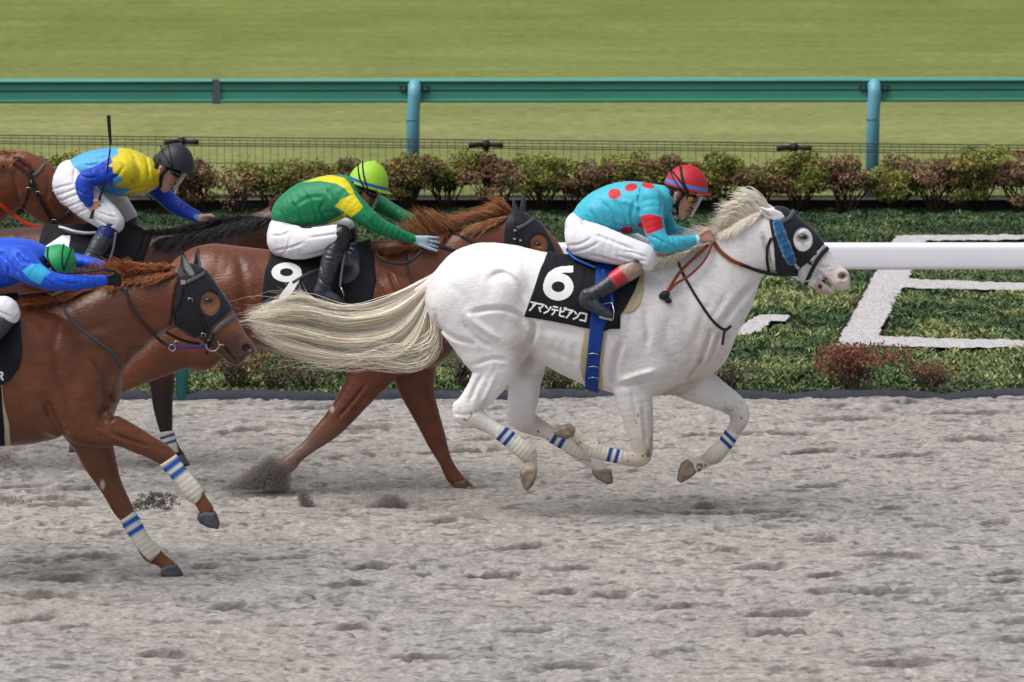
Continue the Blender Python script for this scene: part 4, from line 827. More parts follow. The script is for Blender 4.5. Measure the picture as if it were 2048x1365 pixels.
# ---------------------------------------------------------------- hair of the white horse
def guide_hair(R, name, guides, n, Y0, m, pal, r=.0022, dyroot=.02, dytip=.07, k=22, wav=.012, cut=(.6, 1.0), dy0=0.0, seed=1, jit=3.0, tipj=12.0):
    rg = np.random.default_rng(seed); Gd = [resample(catmull(np.array(g, float), 8), 1.0) for g in guides]
    t = np.linspace(0, 1, k); Gd = np.array([np.stack([np.interp(t, np.linspace(0, 1, len(g)), g[:, i]) for i in (0, 1)], 1) for g in Gd])
    u = rg.uniform(0, len(Gd) - 1.0001, n); cl = np.round(u * 9 + rg.normal(0, .5, n)) / 9; u = np.clip(.62 * u + .38 * cl + rg.normal(0, .012, n), 0, len(Gd) - 1.001)
    i = u.astype(int); f_ = (u - i)[:, None, None]; A = Gd[i] * (1 - f_) + Gd[i + 1] * f_; L = rg.uniform(*cut, n)
    tt = t[None] * L[:, None]; idx = tt * (k - 1); a = np.clip(idx.astype(int), 0, k - 2); w_ = (idx - a)[..., None]; rows = np.arange(n)[:, None]; A = A[rows, a] * (1 - w_) + A[rows, a + 1] * w_
    A = A + rg.normal(0, jit, (n, 1, 2)) * (.3 + .7 * tt[..., None]) + rg.normal(0, tipj, (n, 1, 2)) * (tt[..., None] ** 2.5) * np.array([.5, .5])
    ph = rg.uniform(0, 6.28, (n, 1)); fr = rg.uniform(3, 8, (n, 1)); A[..., 1] += np.sin(fr * tt * 3 + ph) * wav / mpp(Y0) * tt
    cd = np.sin(np.round(u * 9) * 12.9898) ; dy = dy0 + (rg.normal(0, .5, n) * .5 + cd * .6)[:, None] * (dyroot + (dytip - dyroot) * tt)
    W3 = P(A[..., 0], A[..., 1], Y0 + dy); pal = np.array([lin(c) for c in pal]); cc = pal[((cd * 43.7) % 1 * len(pal)).astype(int) % len(pal)] * .5 + pal[rg.integers(0, len(pal), n)] * .5
    return hair(name, W3, r * rg.uniform(.6, 1.5, n), r * .12, m, R, cc * rg.uniform(.8, 1.15, (n, 1)))
hairm = mat('horse_hair', None, .5, .3, noise=.06, nscale=30)
WH = ['#fbf6ec', '#f8ecd6', '#ecdfca', '#fffdf8', '#f5e5c6']
TG = [[(872, 548), (830, 569), (785, 592), (743, 608), (700, 615), (660, 612), (625, 600), (590, 592), (555, 602), (515, 620), (482, 627)],
      [(868, 556), (832, 588), (785, 618), (735, 632), (680, 634), (625, 620), (580, 618), (535, 626), (492, 630)],
      [(865, 562), (835, 605), (790, 645), (735, 660), (675, 660), (620, 648), (575, 640), (530, 638), (490, 634)],
      [(862, 566), (838, 620), (795, 668), (740, 684), (680, 685), (625, 674), (575, 662), (530, 655), (492, 645)],
      [(860, 570), (842, 635), (800, 690), (745, 708), (685, 708), (630, 698), (580, 684), (530, 668), (495, 652)],
      [(860, 572), (852, 645), (832, 700), (790, 724), (735, 722), (680, 724), (630, 714), (590, 706), (548, 690), (510, 668)],
      [(860, 572), (868, 640), (874, 690), (858, 722), (815, 735), (765, 725), (715, 722), (665, 728), (620, 718), (570, 712)]]
guide_hair(RA, 'tail', TG, 2600, YA, hairm, WH, r=.0023, dyroot=.02, dytip=.07, cut=(.5, 1.0), seed=3, jit=2.6, tipj=11, wav=.008)
guide_hair(RA, 'tail', TG[-2:] + [[(862, 570), (872, 630), (885, 680), (878, 705), (868, 712)]], 340, YA, hairm, WH, r=.0024, dyroot=.02, dytip=.09, cut=(.45, 1.0), seed=4, jit=9, tipj=22, wav=.03)
guide_hair(RA, 'tail', [[(700, 618), (650, 608), (615, 590), (600, 560), (604, 545)], [(700, 622), (640, 608), (590, 588), (560, 600), (530, 612)], [(690, 612), (640, 606), (600, 590), (565, 570), (540, 560)]], 40, YA, hairm, WH, r=.0018, cut=(.5, 1), seed=5, jit=4, tipj=8)

def tuft(R, name, roots, tips, n, Y0, m, pal, lift=12, r=.0024, dyr=(-.03, .03), seed=2, curl=.5, k=12, jit=7, fld=None, off=.01):
    "strands from a root line to a tip line with upward lift; both lines in picture px"
    rg = np.random.default_rng(seed); u = rg.uniform(0, 1, n); rt = np.array(roots, float); tp = np.array(tips, float)
    def ev(Q, u):
        s = u * (len(Q) - 1); i = np.clip(s.astype(int), 0, len(Q) - 2); f_ = (s - i)[:, None]; return Q[i] * (1 - f_) + Q[i + 1] * f_
    cl = np.round(u * 22) / 22; n = int(n * 1.4); u = rg.uniform(0, 1, n); cl = np.round(u * 22) / 22; r = r * .82; jit = jit * .75; lift = lift * .9; a = ev(rt, u) + rg.normal(0, 1.6, (n, 2)); b = ev(tp, .5 * u + .5 * cl) + rg.normal(0, jit, (n, 2)) + np.sin(cl * 91)[:, None] * np.array([6, 5])
    L = rg.uniform(.55, 1.08, n)[:, None]; b = a + (b - a) * L; mid = (a + b) / 2; mid[:, 1] -= lift * rg.uniform(.3, 1.5, n)
    t = np.linspace(0, 1, k)[None, :, None]; A = a[:, None] * (1 - t) ** 2 + 2 * mid[:, None] * t * (1 - t) + b[:, None] * t ** 2
    A = A + np.sin(t * rg.uniform(4, 9, (n, 1, 1)) + rg.uniform(0, 6, (n, 1, 1))) * t * curl * 4 * rg.normal(size=(n, 1, 2))
    dy = rg.uniform(*dyr, n)[:, None] * (1 + t[..., 0] * .6)
    if fld is not None:
        W3 = fld.on(A[..., 0], A[..., 1], off); dd = rg.uniform(0, .02, (n, 1)) + .03 * t[..., 0]; W3 = P(A[..., 0], A[..., 1], np.minimum(W3[..., 1], Y0 - .02) - dd)
    else: W3 = P(A[..., 0], A[..., 1], Y0 + dy)
    pal = np.array([lin(c) for c in pal]); cc = pal[rg.integers(0, len(pal), n)] * rg.uniform(.75, 1.2, (n, 1)); return hair(name, W3, r * rg.uniform(.6, 1.5, n), r * .1, m, R, cc)
tuft(RA, 'mane', [(1538, 417), (1520, 424), (1500, 432), (1480, 444), (1462, 456)], [(1484, 382), (1474, 388), (1452, 412), (1440, 440), (1436, 450)], 480, YA, hairm, WH, lift=26, r=.0036, dyr=(-.05, .05), seed=11, jit=7)
tuft(RA, 'mane', [(1530, 424), (1500, 440), (1470, 456), (1450, 470)], [(1495, 445), (1470, 462), (1450, 475), (1430, 482)], 260, YA, hairm, WH, lift=10, r=.0024, seed=12, jit=5, fld=fA, off=.006)
tuft(RA, 'mane', [(1470, 452), (1455, 460), (1440, 468), (1425, 476)], [(1436, 425), (1424, 440), (1418, 452), (1416, 462)], 200, YA, hairm, WH, lift=14, r=.0022, dyr=(-.05, .04), seed=13, jit=6)
tuft(RA, 'mane', [(1435, 470), (1410, 482), (1380, 496), (1345, 508), (1315, 514)], [(1395, 455), (1375, 462), (1345, 472), (1315, 490), (1290, 508)], 420, YA, hairm, WH, lift=10, r=.0034, dyr=(-.06, .05), seed=14, jit=6)
tuft(RA, 'mane', [(1420, 486), (1390, 498), (1350, 512), (1300, 520)], [(1392, 505), (1360, 520), (1325, 532), (1292, 540)], 420, YA, hairm, WH, lift=3, r=.0026, seed=15, jit=5, fld=fA, off=.004)
tuft(RA, 'mane', [(1500, 432), (1475, 446)], [(1440, 400), (1425, 420)], 40, YA, hairm, WH, lift=18, r=.0028, dyr=(-.04, .04), seed=16, jit=4, curl=1.2)

# ================================================================ chestnut number nine
def coat(base, dark, light, seed, extra=None):
    def cf(px, py, V):
        n = vnoise(V[:, 0], V[:, 2] + .5 * V[:, 1], 3.5, seed)[:, None]; n2 = vnoise(V[:, 0], V[:, 2], 14, seed + 1)[:, None]
        c = fold(np.tile(lin(base), (len(px), 1)), lin(light), .45 * n); c = fold(c, lin(dark), .35 * n2 * (1 - n)); return extra(c, px, py, V) if extra else c
    return cf
hide = mat('chestnut_hide', None, .34, .5, noise=.22, nscale=16, bump=.0035, bscale=60, sheen=.06, stretch=(.45, 1, 1.2), bump2=(.004, 9, .6))
YB = gY(979)
RB = empty('horse', (float(P(700, 700, YB)[0]), YB, 0), 'chestnut horse with white number 9 cloth galloping just behind the white horse', 'horse')
def specks(c, px, py, V, cen, rad, seed): 
    n = vnoise(V[:, 0] + V[:, 2] * .4, V[:, 2] - V[:, 0] * .3, 95, seed)[:, None]; w_ = np.exp(-(((px - cen[0]) / rad[0]) ** 2 + ((py - cen[1]) / rad[1]) ** 2))[:, None]; return fold(c, lin('#a08a7e'), (n > .9) * w_ * .55)
def exB(c, px, py, V):
    c = fold(c, lin('#8d5a3c'), pin(px, py, [(1055, 470), (1095, 470), (1110, 510), (1065, 515)], 14) * .5)
    c = specks(c, px, py, V, (480, 600), (45, 60), 5)
    c = fold(c, lin('#8d8078'), sstep(820, 930, py)[:, None] * .6 * (px < 700)[:, None]); c = fold(c, lin('#6b3620'), sstep(780, 980, py)[:, None] * .3)
    d = np.hypot((px - 664) / 4, (py - 819) / 6)[:, None]; return fold(c, lin('#b6aaa4'), np.clip(1.6 - d, 0, 1))
fB = horse_field(YB, ((20, 400, -.36), (1160, 990, .36)), [
    (.02, {}, [(372, 590, 66, .19), (415, 567, 77, .25), (460, 586, 95, .28), (520, 596, 98, .275), (575, 606, 103, .28), (640, 618, 112, .285), (700, 625, 122, .285), (760, 626, 130, .26), (812, 640, 108, .22), (850, 660, 72, .16)]),
    (.05, {}, [(690, 560, 60, .12), (745, 525, 42, .08), (790, 525, 45, .07)]),
    (.05, {}, [(800, 630, 98, .20), (850, 575, 88, .155), (895, 540, 70, .125), (945, 512, 60, .10), (995, 488, 56, .09), (1030, 475, 48, .088)]),
    (.025, {}, [(1030, 458, 34, .095), (1048, 490, 54, .105), (1075, 505, 45, .10), (1098, 525, 35, .078), (1116, 548, 28, .06), (1132, 568, 25, .058), (1142, 580, 22, .058)]),
    (.05, dict(dy=-.15), [(395, 600, 70, .14), (420, 640, 72, .14), (400, 690, 52, .11)]),
    (.035, dict(dy=-.15), [(405, 650, 66, .11), (350, 690, 52, .10), (300, 722, 40, .08), (250, 752, 30, .055), (205, 778, 24, .045), (160, 800, 16, .034), (110, 822, 15, .034), (75, 836, 17, .037), (55, 845, 13, .034)]),
    (.04, dict(dy=.15), [(420, 630, 70, .11), (385, 668, 52, .10), (325, 700, 38, .08), (270, 728, 28, .055), (228, 748, 23, .045), (185, 765, 16, .034), (140, 790, 15, .034), (105, 806, 17, .037), (85, 814, 13, .034)]),
    (.04, dict(dy=-.14), [(790, 620, 74, .12), (775, 690, 58, .115), (738, 752, 42, .095), (706, 800, 31, .07), (672, 843, 25, .052), (646, 868, 21.5, .044), (622, 890, 15.5, .034), (594, 912, 14, .031), (576, 930, 16.5, .036), (556, 946, 13, .032), (540, 958, 13, .036)]),
    (.04, dict(dy=.13), [(815, 650, 70, .12), (825, 725, 50, .10), (834, 780, 35, .075), (851, 826, 27, .055), (867, 866, 22, .045), (878, 895, 18, .038), (892, 925, 13.5, .031), (905, 950, 15.5, .036), (920, 966, 13.5, .034)]),
])
fB.ellp((450, 590), -.22, -55, 44, 30, .07, k=.045); fB.ellp((780, 640), -.2, 60, 66, 38, .05, k=.06)
for pts, a, w_ in (([(845, 760), (858, 800), (870, 850)], .010, 4), ([(862, 742), (872, 790), (880, 840)], .010, 3.5), ([(735, 760), (705, 800), (675, 835)], .008, 4), ([(740, 790), (715, 825)], -.006, 4), ([(800, 705), (812, 735), (830, 760)], .012, 5),
                  ([(755, 560), (775, 600), (790, 640)], .008, 5), ([(780, 545), (800, 590)], .008, 4), ([(830, 600), (822, 650), (840, 700)], .008, 8), ([(850, 868), (870, 872), (885, 868)], .006, 3), ([(480, 520), (490, 560), (500, 640)], .006, 9)): fB.groove(pts, a, w_, near=False) if False else fB.groove(pts, a * 1.9, w_)
fB.ellp((1076, 489), -.098, 15, 9, 6, .012, k=.006, sub=True); fB.noise(.0022, 24, 6); fB.front()
cB = coat('#633019', '#3a1b0f', '#83492c', 21, exB)
fB.mesh('body', hide, RB, cB); eye(RB, fB, (1076, 489), 7)
hoof(RB, YB, [(552, 945), (530, 938), (515, 962), (522, 974), (560, 968)], -.14, .046, ('#6f655c', '#4b4038')); hoof(RB, YB, [(908, 962), (932, 958), (950, 976), (948, 982), (906, 983)], .13, .046, ('#6f4a36', '#4b4038'))
hoof(RB, YB, [(60, 832), (40, 838), (28, 862), (50, 868)], -.15, .046); hoof(RB, YB, [(92, 804), (70, 810), (58, 834), (80, 840)], .15, .046)
eh = [(1077 + 17 * cos(t), 489 + 21 * sin(t)) for t in np.linspace(0, 2 * pi, 24, endpoint=False)]
hp = [(1008, 470), (1012, 436), (1022, 421), (1046, 419), (1068, 434), (1086, 452), (1102, 480), (1112, 505), (1100, 560), (1020, 560), (1008, 520)]
hs_ = fB.shell(.009, [hp], dyp=-.08, subs=[eh]); hs_.mesh('eye_hood', hoodm, RB); hs_ = fB.shell(.010, [hp], dyp=-.08).front(1)
for pl, dy in (([(1025, 398), (1031, 404), (1040, 425), (1048, 444), (1043, 450), (1033, 446), (1027, 430), (1024, 410)], -.07), ([(1047, 386), (1052, 400), (1052, 424), (1044, 428), (1039, 418), (1043, 400)], .07)):
    g = Field(YB, (1015, 380, dy - .05), (1060, 455, dy + .05), .004); g.poly(pl, dy - .02, dy + .02, rnd=.013); g.mesh('ear_cover', mat('ear_cloth', lin('#3d4048'), .7, .3, noise=.2, nscale=50), RB)
BB = strap('bridle', [(1068, 436), (1056, 446), (1044, 453), (1034, 458)], 7, MATS['grey_leather'], RB, hs_, .006)
strap('cheek_strap', [(1026, 440), (1029, 462), (1031, 490), (1034, 520)], 5, strapm, BB, hs_, .004); strap('cheek_strap', [(1034, 452), (1043, 480), (1052, 510), (1064, 535)], 5, strapm, BB, hs_, .004)
for x, y in ((1030, 461), (1029, 478), (1041, 481)): mb = MB(); c = hs_.on(np.array([float(x)]), np.array([float(y)]), .012)[0]; mb.box(c - (.009, .003, .006), c + (.009, .003, .006)); mb.build('buckle', steel, BB)
rein = mat('dark_rein', lin('#2b2629'), .5, .35)
strap('rein', [(876, 492, 0), (905, 500, 0), (940, 512, 0), (1000, 535, 0), (1060, 560, 0)], 7, rein, BB, fB, .012)
strap('rein', [(884, 456), (908, 465), (935, 479), (968, 500), (1010, 520)], 6, rein, BB, fB, .010)
strap('rein_loop', [(752, 495, -.1), (755, 510, -.16), (768, 521, -.2), (790, 528, -.22), (815, 526, -.22), (835, 512, -.2), (845, 496, -.16)], 6, rein, BB, Y0=YB)
strap('neck_strap', [(834, 430), (843, 445), (850, 462), (857, 478)], 8, rein, BB, fB, .02)
strap('martingale', [(818, 492), (812, 515), (813, 535), (820, 555), (830, 575), (845, 595)], 5.5, strapm, RB, fB, .006)
CH = ['#8a5032', '#a26a44', '#bc855a', '#6e3f28', '#cb9468']
tuft(RB, 'mane', [(1022, 425), (1000, 428), (970, 435), (940, 445), (915, 455)], [(985, 400), (955, 420), (920, 432), (895, 440), (880, 450)], 420, YB, hairm, CH, lift=12, r=.0022, dyr=(-.05, .05), seed=21, jit=7)
tuft(RB, 'mane', [(1015, 435), (985, 440), (955, 452)], [(960, 458), (935, 468), (910, 470)], 170, YB, hairm, CH, lift=4, seed=22, jit=6, fld=fB, off=.005)
tuft(RB, 'mane', [(925, 452), (895, 462), (865, 475), (840, 485), (815, 492)], [(880, 432), (850, 420), (822, 418), (800, 440), (780, 455)], 480, YB, hairm, CH, lift=6, r=.0025, dyr=(-.06, .05), seed=23, jit=8)
tuft(RB, 'mane', [(900, 465), (870, 480), (840, 492), (800, 500), (760, 505)], [(885, 480), (850, 500), (800, 500), (760, 505), (738, 490)], 420, YB, hairm, CH[:2] + ['#6e3a22', '#53291a'], lift=4, r=.0025, seed=24, jit=6, fld=fB, off=.008)
tuft(RB, 'forelock', [(1024, 424), (1010, 428)], [(975, 388), (990, 415)], 60, YB, hairm, CH, lift=16, r=.0018, dyr=(-.03, .03), seed=25, jit=9, curl=1.5)
CLB = empty('saddle_cloth', (float(P(600, 560, YB)[0]), YB, float(P(600, 500, YB)[2])), 'black saddle cloth with white number 9 on the chestnut behind the white tail', 'saddle cloth')
clb = fB.shell(.013, [[(536, 480), (540, 516), (530, 540), (523, 612), (524, 640), (600, 650), (700, 650), (742, 612), (752, 560), (748, 520), (740, 494), (738, 470)]], dyp=-.22); clb.noise(.0025, 18, 9); clb.mesh('cloth', blackcloth, CLB); clb.front(1)
def nine(X, Y):
    xc, yc = X - 573, Y - 545; return (((xc / 30) ** 2 + (yc / 19.5) ** 2 < 1) & ((xc / 13) ** 2 + (yc / 8) ** 2 > 1)) | (strokes(X, Y, [[(596, 550), (589, 562), (582, 575), (566, 596)]], 8) & (Y < 597) & ((xc / 13) ** 2 + (yc / 8) ** 2 > 1))
sticker(CLB, None, clb, 'number_nine', white, off=.003, test=nine, box=(538, 520, 612, 602)); S9 = kana('ソ', [(530, 620)], (13, 1), (0, 18))
sticker(CLB, None, clb, 'horse_name', white, step=.6, off=.003, test=lambda X, Y: strokes(X, Y, S9, 2), box=(516, 604, 545, 636))
SB = empty('saddle', (float(P(650, 540, YB)[0]), YB, float(P(650, 510, YB)[2])), 'black race saddle with steel stirrup on the number 9 chestnut', 'saddle')
fl = fB.shell(.022, [[(640, 490), (712, 494), (720, 520), (722, 545), (712, 560), (700, 567), (685, 568), (680, 520)]], dyp=-.24); fl.mesh('flap', mat('blue_black_leather', lin('#232a42'), .35, .5, noise=.15, nscale=25), SB)
gb = fB.shell(.018, [[(664, 600), (693, 600), (693, 742), (690, 752), (664, 744)]], dyp=-.24); gb.mesh('girth', blackcloth, SB)
gb = fB.shell(.011, [[(655, 640), (700, 640), (698, 750), (655, 740)]], dyp=-.24); gb.mesh('pad', mat('tan_felt', lin('#8f7340'), .9, .1), SB)
g = Field(YB, (590, 480, -.2), (720, 535, .2), .006); g.chain([(600, 518, 5, .05), (620, 514, 7, .1), (650, 512, 9, .14), (685, 508, 9, .12), (706, 500, 7, .07)], k=.01); g.mesh('seat', strapm, SB)
strap('stirrup_leather', [(690, 503, -.33), (684, 540, -.35), (680, 575, -.37)], 5, mat('grey_strap', lin('#5d5f66'), .4, .5), SB, Y0=YB)
mb = MB(); Yq = YB - .37; mb.tube([P(x, y, Yq) for x, y in ((682, 575), (688, 590), (686, 602), (676, 604), (672, 603))], .005, 8); mb.build('stirrup', steel, SB, True)
strap('saddle_strap', [(640, 538, 0), (612, 550, 0), (585, 566, 0)], 6, mat('grey_strap2', lin('#4b505a'), .6, .3), SB, clb, .004)
for i, (x, y) in enumerate(((685, 504), (697, 508), (702, 500))): mb = MB(); c = P(x, y, YB - .3); mb.tube([c + (-.018, 0, 0), c + (.0, -.004, .012), c + (.018, 0, 0)], .005, 6); mb.build('buckle', steel, SB, True)

# ================================================================ front chestnut with grey-eared hood
YC = gY(1160)
RC = empty('horse', (float(P(-60, 800, YC)[0]), YC, 0), 'chestnut horse in a dark hood nearest the camera, cut by the left edge', 'horse')
def exC(c, px, py, V):
    c = fold(c, lin('#8d5e44'), pin(px, py, [(395, 580), (440, 600), (500, 665), (520, 700), (470, 680), (440, 660), (400, 630)], 24) * .7)
    c = fold(c, lin('#3a2c28'), pin(px, py, [(450, 680), (470, 668), (515, 690), (515, 740), (440, 735), (430, 700)], 26) * .75)
    nd = np.hypot((px - 494) / 9.5, (py - 697) / 8)[:, None]; c = fold(c, lin('#140a09'), np.clip(1.3 - nd, 0, 1)); c = fold(c, lin('#c9b8a4'), pin(px, py, [(492, 715), (503, 708), (500, 722), (485, 728)], 4) * .6)
    c = fold(c, lin('#1a0f0d'), np.clip(1 - line_d(px, py, [(448, 697), (462, 712), (476, 728)]) / 2.2, 0, 1)[:, None] * .8)
    ed = np.hypot((px - 416) / 12.0, (py - 603) / 8)[:, None]; c = fold(c, lin('#1a1110'), np.clip(1.5 - ed, 0, 1) * .9)
    d = np.hypot((px - 205) / 4, (py - 970) / 8)[:, None]; c = fold(c, lin('#bdb3ae'), np.clip(1.6 - d, 0, 1)); return specks(c, px, py, V, (30, 850), (25, 15), 6)
fC = horse_field(YC, ((-470, 490, -.36), (520, 1165, .36)), [
    (.02, {}, [(-395, 705, 72, .20), (-340, 688, 100, .27), (-280, 692, 110, .29), (-200, 710, 120, .295), (-120, 728, 132, .30), (-50, 738, 141, .30), (20, 748, 145, .285), (80, 748, 131, .25), (125, 750, 100, .20), (152, 752, 74, .15)]),
    (.05, {}, [(-30, 680, 78, .13), (30, 645, 55, .09), (80, 635, 50, .075)]),
    (.05, {}, [(120, 735, 100, .21), (165, 690, 95, .165), (215, 655, 84, .135), (265, 628, 70, .11), (310, 608, 62, .095), (352, 592, 58, .09), (378, 578, 48, .088)]),
    (.025, {}, [(374, 568, 36, .095), (393, 610, 56, .105), (423, 637, 45, .10), (449, 662, 35, .078), (468, 684, 28, .06), (483, 697, 25, .058), (489, 702, 22, .06)]),
    (.012, {}, [(405, 655, 26, .065), (430, 680, 20, .05), (452, 700, 16, .045), (466, 714, 15, .047), (474, 721, 10, .04)]),
    (.05, dict(dy=-.15), [(-370, 720, 76, .14), (-330, 770, 70, .13), (-330, 830, 50, .10), (-370, 880, 36, .07), (-410, 930, 26, .05), (-390, 980, 16, .035), (-380, 1040, 17, .037), (-360, 1080, 14, .034)]),
    (.05, dict(dy=.15), [(-350, 720, 70, .13), (-300, 800, 60, .12), (-290, 860, 44, .09), (-320, 920, 30, .06), (-350, 960, 24, .05), (-320, 1010, 16, .035), (-300, 1060, 17, .037), (-280, 1095, 14, .034)]),
    (.04, dict(dy=-.14), [(80, 720, 90, .13), (110, 790, 72, .12), (158, 835, 52, .105), (205, 858, 38, .08), (240, 868, 31, .065), (277, 883, 25, .052), (306, 898, 21.5, .045), (330, 912, 20, .041), (345, 932, 16.5, .035), (364, 955, 15, .032), (384, 980, 18.5, .038), (400, 1000, 14, .033), (413, 1020, 14.5, .036)]),
    (.04, dict(dy=.13), [(130, 760, 80, .12), (165, 830, 58, .11), (183, 878, 42, .085), (198, 920, 34, .068), (214, 956, 26, .055), (229, 986, 22, .047), (244, 1015, 20.5, .043), (256, 1034, 17, .037), (268, 1055, 16, .034), (285, 1085, 15, .032), (302, 1107, 18.5, .038), (322, 1120, 13.5, .033), (338, 1133, 14, .036)]),
], h=.0066)
fC.ellp((90, 740), -.19, 60, 80, 46, .05, k=.06); fC.chain([(190, 740, 48, .15), (208, 775, 36, .14), (200, 815, 32, .13)], k=.05); fC.ellp((150, 800), -.2, 20, 50, 30, .04, k=.05); fC.ellp((60, 700), -.235, 65, 75, 34, .05, k=.06); fC.ellp((175, 760), -.185, 70, 52, 26, .04, k=.04); fC.ellp((225, 862), -.165, 18, 48, 15, .03, k=.03)
for pts, a, w_ in (([(226, 808), (232, 826), (222, 840)], .01, 4), ([(110, 690), (125, 750), (150, 810)], .008, 8), ([(130, 860), (170, 880), (220, 888), (262, 900)], .013, 4.5),
                  ([(225, 862), (262, 876), (300, 890)], .008, 3.5), ([(190, 850), (232, 872), (270, 890)], -.007, 4.5), ([(205, 905), (222, 950), (235, 985)], .009, 3.5), ([(190, 900), (205, 945)], -.006, 4), ([(245, 1005), (262, 1022)], .006, 3), ([(310, 885), (332, 900)], .006, 3),
                  ([(290, 690), (262, 700), (246, 725)], .012, 5), ([(345, 655), (300, 690), (255, 735)], .012, 6), ([(357, 560), (350, 600), (346, 650)], .012, 4), ([(20, 700), (40, 760), (60, 830)], .008, 10), ([(100, 650), (160, 660), (230, 650)], .006, 10),
                  ([(95, 790), (112, 835), (140, 880)], .026, 11), ([(228, 790), (205, 820), (215, 845)], .012, 6), ([(240, 745), (228, 775), (232, 800)], -.012, 9), ([(130, 690), (160, 740), (180, 800)], -.010, 14), ([(120, 640), (110, 700)], .006, 8), ([(452, 640), (468, 662), (480, 675)], -.004, 3), ([(440, 655), (462, 680)], .005, 3), ([(447, 695), (460, 710), (475, 728)], .012, 2.2)): fC.groove(pts, a * 1.35, w_ * 1.1)
for s in (-1, 1): fC.ellp((494, 697), .05 * s, 10, 10, 8, .022, k=.008, sub=True)
fC.ellp((416, 602), -.098, 20, 9, 6, .012, k=.006, sub=True); fC.noise(.0024, 24, 7); fC.front()
cC = coat('#62331c', '#3c1d10', '#85512f', 31, exC); fC.mesh('body', hide, RC, cC); eye(RC, fC, (416, 602), 8.5)
hc = ('#54565e', '#3c3c44')
hoof(RC, YC, [(396, 1028), (412, 1022), (431, 1024), (436, 1036), (440, 1048), (437, 1058), (418, 1055), (400, 1046), (394, 1036)], -.14, .046, hc); hoof(RC, YC, [(324, 1134), (338, 1128), (354, 1130), (369, 1153), (345, 1155), (323, 1152), (321, 1143)], .13, .046, hc)
hoof(RC, YC, [(-375, 1075), (-350, 1072), (-335, 1100), (-370, 1105)], -.15); hoof(RC, YC, [(-295, 1090), (-268, 1088), (-255, 1115), (-290, 1120)], .15)
eh = [(420 + 19 * cos(t) , 606 + 24 * sin(t)) for t in np.linspace(0, 2 * pi, 24, endpoint=False)]
hp = [(354, 545), (358, 530), (372, 522), (395, 528), (412, 540), (432, 572), (450, 597), (465, 620), (440, 640), (425, 652), (410, 668), (390, 680), (365, 672), (348, 650), (350, 600)]
hc_ = fC.shell(.009, [hp], dyp=-.08, subs=[eh]); hc_.noise(.0015, 50, 3); hc_.mesh('eye_hood', hoodm, RC); hc_ = fC.shell(.010, [hp], dyp=-.08).front(1)
for pl, dy in (([(362, 501), (367, 505), (380, 530), (390, 548), (389, 556), (381, 557), (368, 545), (361, 525)], -.07), ([(395, 494), (398, 500), (402, 530), (403, 542), (392, 545), (386, 535), (390, 510)], .07)):
    g = Field(YC, (355, 488, dy - .05), (410, 562, dy + .05), .004); g.poly(pl, dy - .02, dy + .02, rnd=.014)
    g.mesh('ear_cover', mat('ear_mesh', None, .85, .2, noise=.4, nscale=120), RC, lambda px, py, V: fold(np.tile(lin('#2a2d33'), (len(px), 1)), lin('#8c8e90'), pin(px, py, [(366, 512), (376, 522), (391, 548), (388, 557), (376, 548), (368, 535)], 5) if V[0, 1] < YC else pin(px, py, [(395, 500), (401, 520), (403, 540), (398, 535)], 3)))
BC = strap('bridle', [(410, 545), (398, 553), (384, 560), (372, 566)], 7, MATS['grey_leather'], RC, hc_, .006)
strap('cheek_strap', [(366, 568), (376, 590), (388, 615), (398, 640), (408, 668), (414, 690)], 6, strapm, BC, hc_, .004); strap('cheek_strap', [(384, 600), (398, 632), (412, 655), (420, 668)], 4.5, strapm, BC, hc_, .006)
strap('throat_strap', [(365, 570), (360, 600), (348, 630), (340, 650)], 4.5, strapm, BC, fC, .014); strap('noseband', [(472, 630), (460, 638), (445, 648), (430, 662), (420, 678)], 8.5, MATS['grey_leather'], BC, fC, .009, both=False)
for x, y in ((381, 600), (407, 670)): mb = MB(); c = hc_.on(np.array([float(x)]), np.array([float(y)]), .014)[0]; mb.tube([c + (-.012, 0, -.01), c + (-.012, 0, .01), c + (.012, 0, .006), c + (.01, 0, -.012)], .0028, 6, up=(0, 1, 0)); mb.build('buckle', steel, BC, True)
c = hc_.on(np.array([366.]), np.array([565.]), .012)[0]; mb = MB(); mb.box(c - (.013, .004, .012), c + (.013, .004, .012)); mb.build('bridle_badge', mat('badge', lin('#a9979c'), .5, .4, noise=.5, nscale=90), BC)
mb = MB(); c = fC.on(np.array([425.]), np.array([690.]), .012)[0]; mb.ring(c, 13 * fC.m, .0045); mb.tube([c + (.034, 0, 0), c + (.05, 0, 0), c + (.068, 0, .001)], [.008, .006, .006], 8); mb.build('bit_ring', steel, BC, True)
strap('noseband', [(428, 664), (424, 680), (416, 698), (414, 710)], 5, strapm, BC, fC, .012)
pur = mat('purple_webbing', lin('#3b2c8f'), .6, .3, noise=.1, nscale=60)
strap('rein', [(250, 575, -.03), (258, 600, -.02), (275, 630, -.02), (300, 662, -.02), (325, 685, -.02), (343, 693, -.02)], 6.5, rein, BC, fC, .02)
strap('rein', [(340, 693, -.02), (375, 695, -.02), (412, 693, -.01)], 6, pur, BC, fC, .02); mb = MB(); c = fC.on(np.array([345.]), np.array([694.]), .045)[0]; mb.ring(c + (-.002, 0, -.006), 6.5 * fC.m, .003); mb.tube([c + (0, 0, .01), c + (.02, 0, .035), c + (.04, 0, .03)], .004, 6); mb.build('rein_ring', steel, BC, True)
strap('rein', [(318, 655, .05), (345, 672, .06), (375, 684, .08), (400, 688, .1)], 5.5, strapm, BC, Y0=YC - .02)
strap('martingale', [(124, 608), (132, 625), (150, 648), (180, 672), (205, 690), (228, 708), (238, 725), (240, 735)], 5.5, MATS['grey_strap2'], RC, fC, .006)
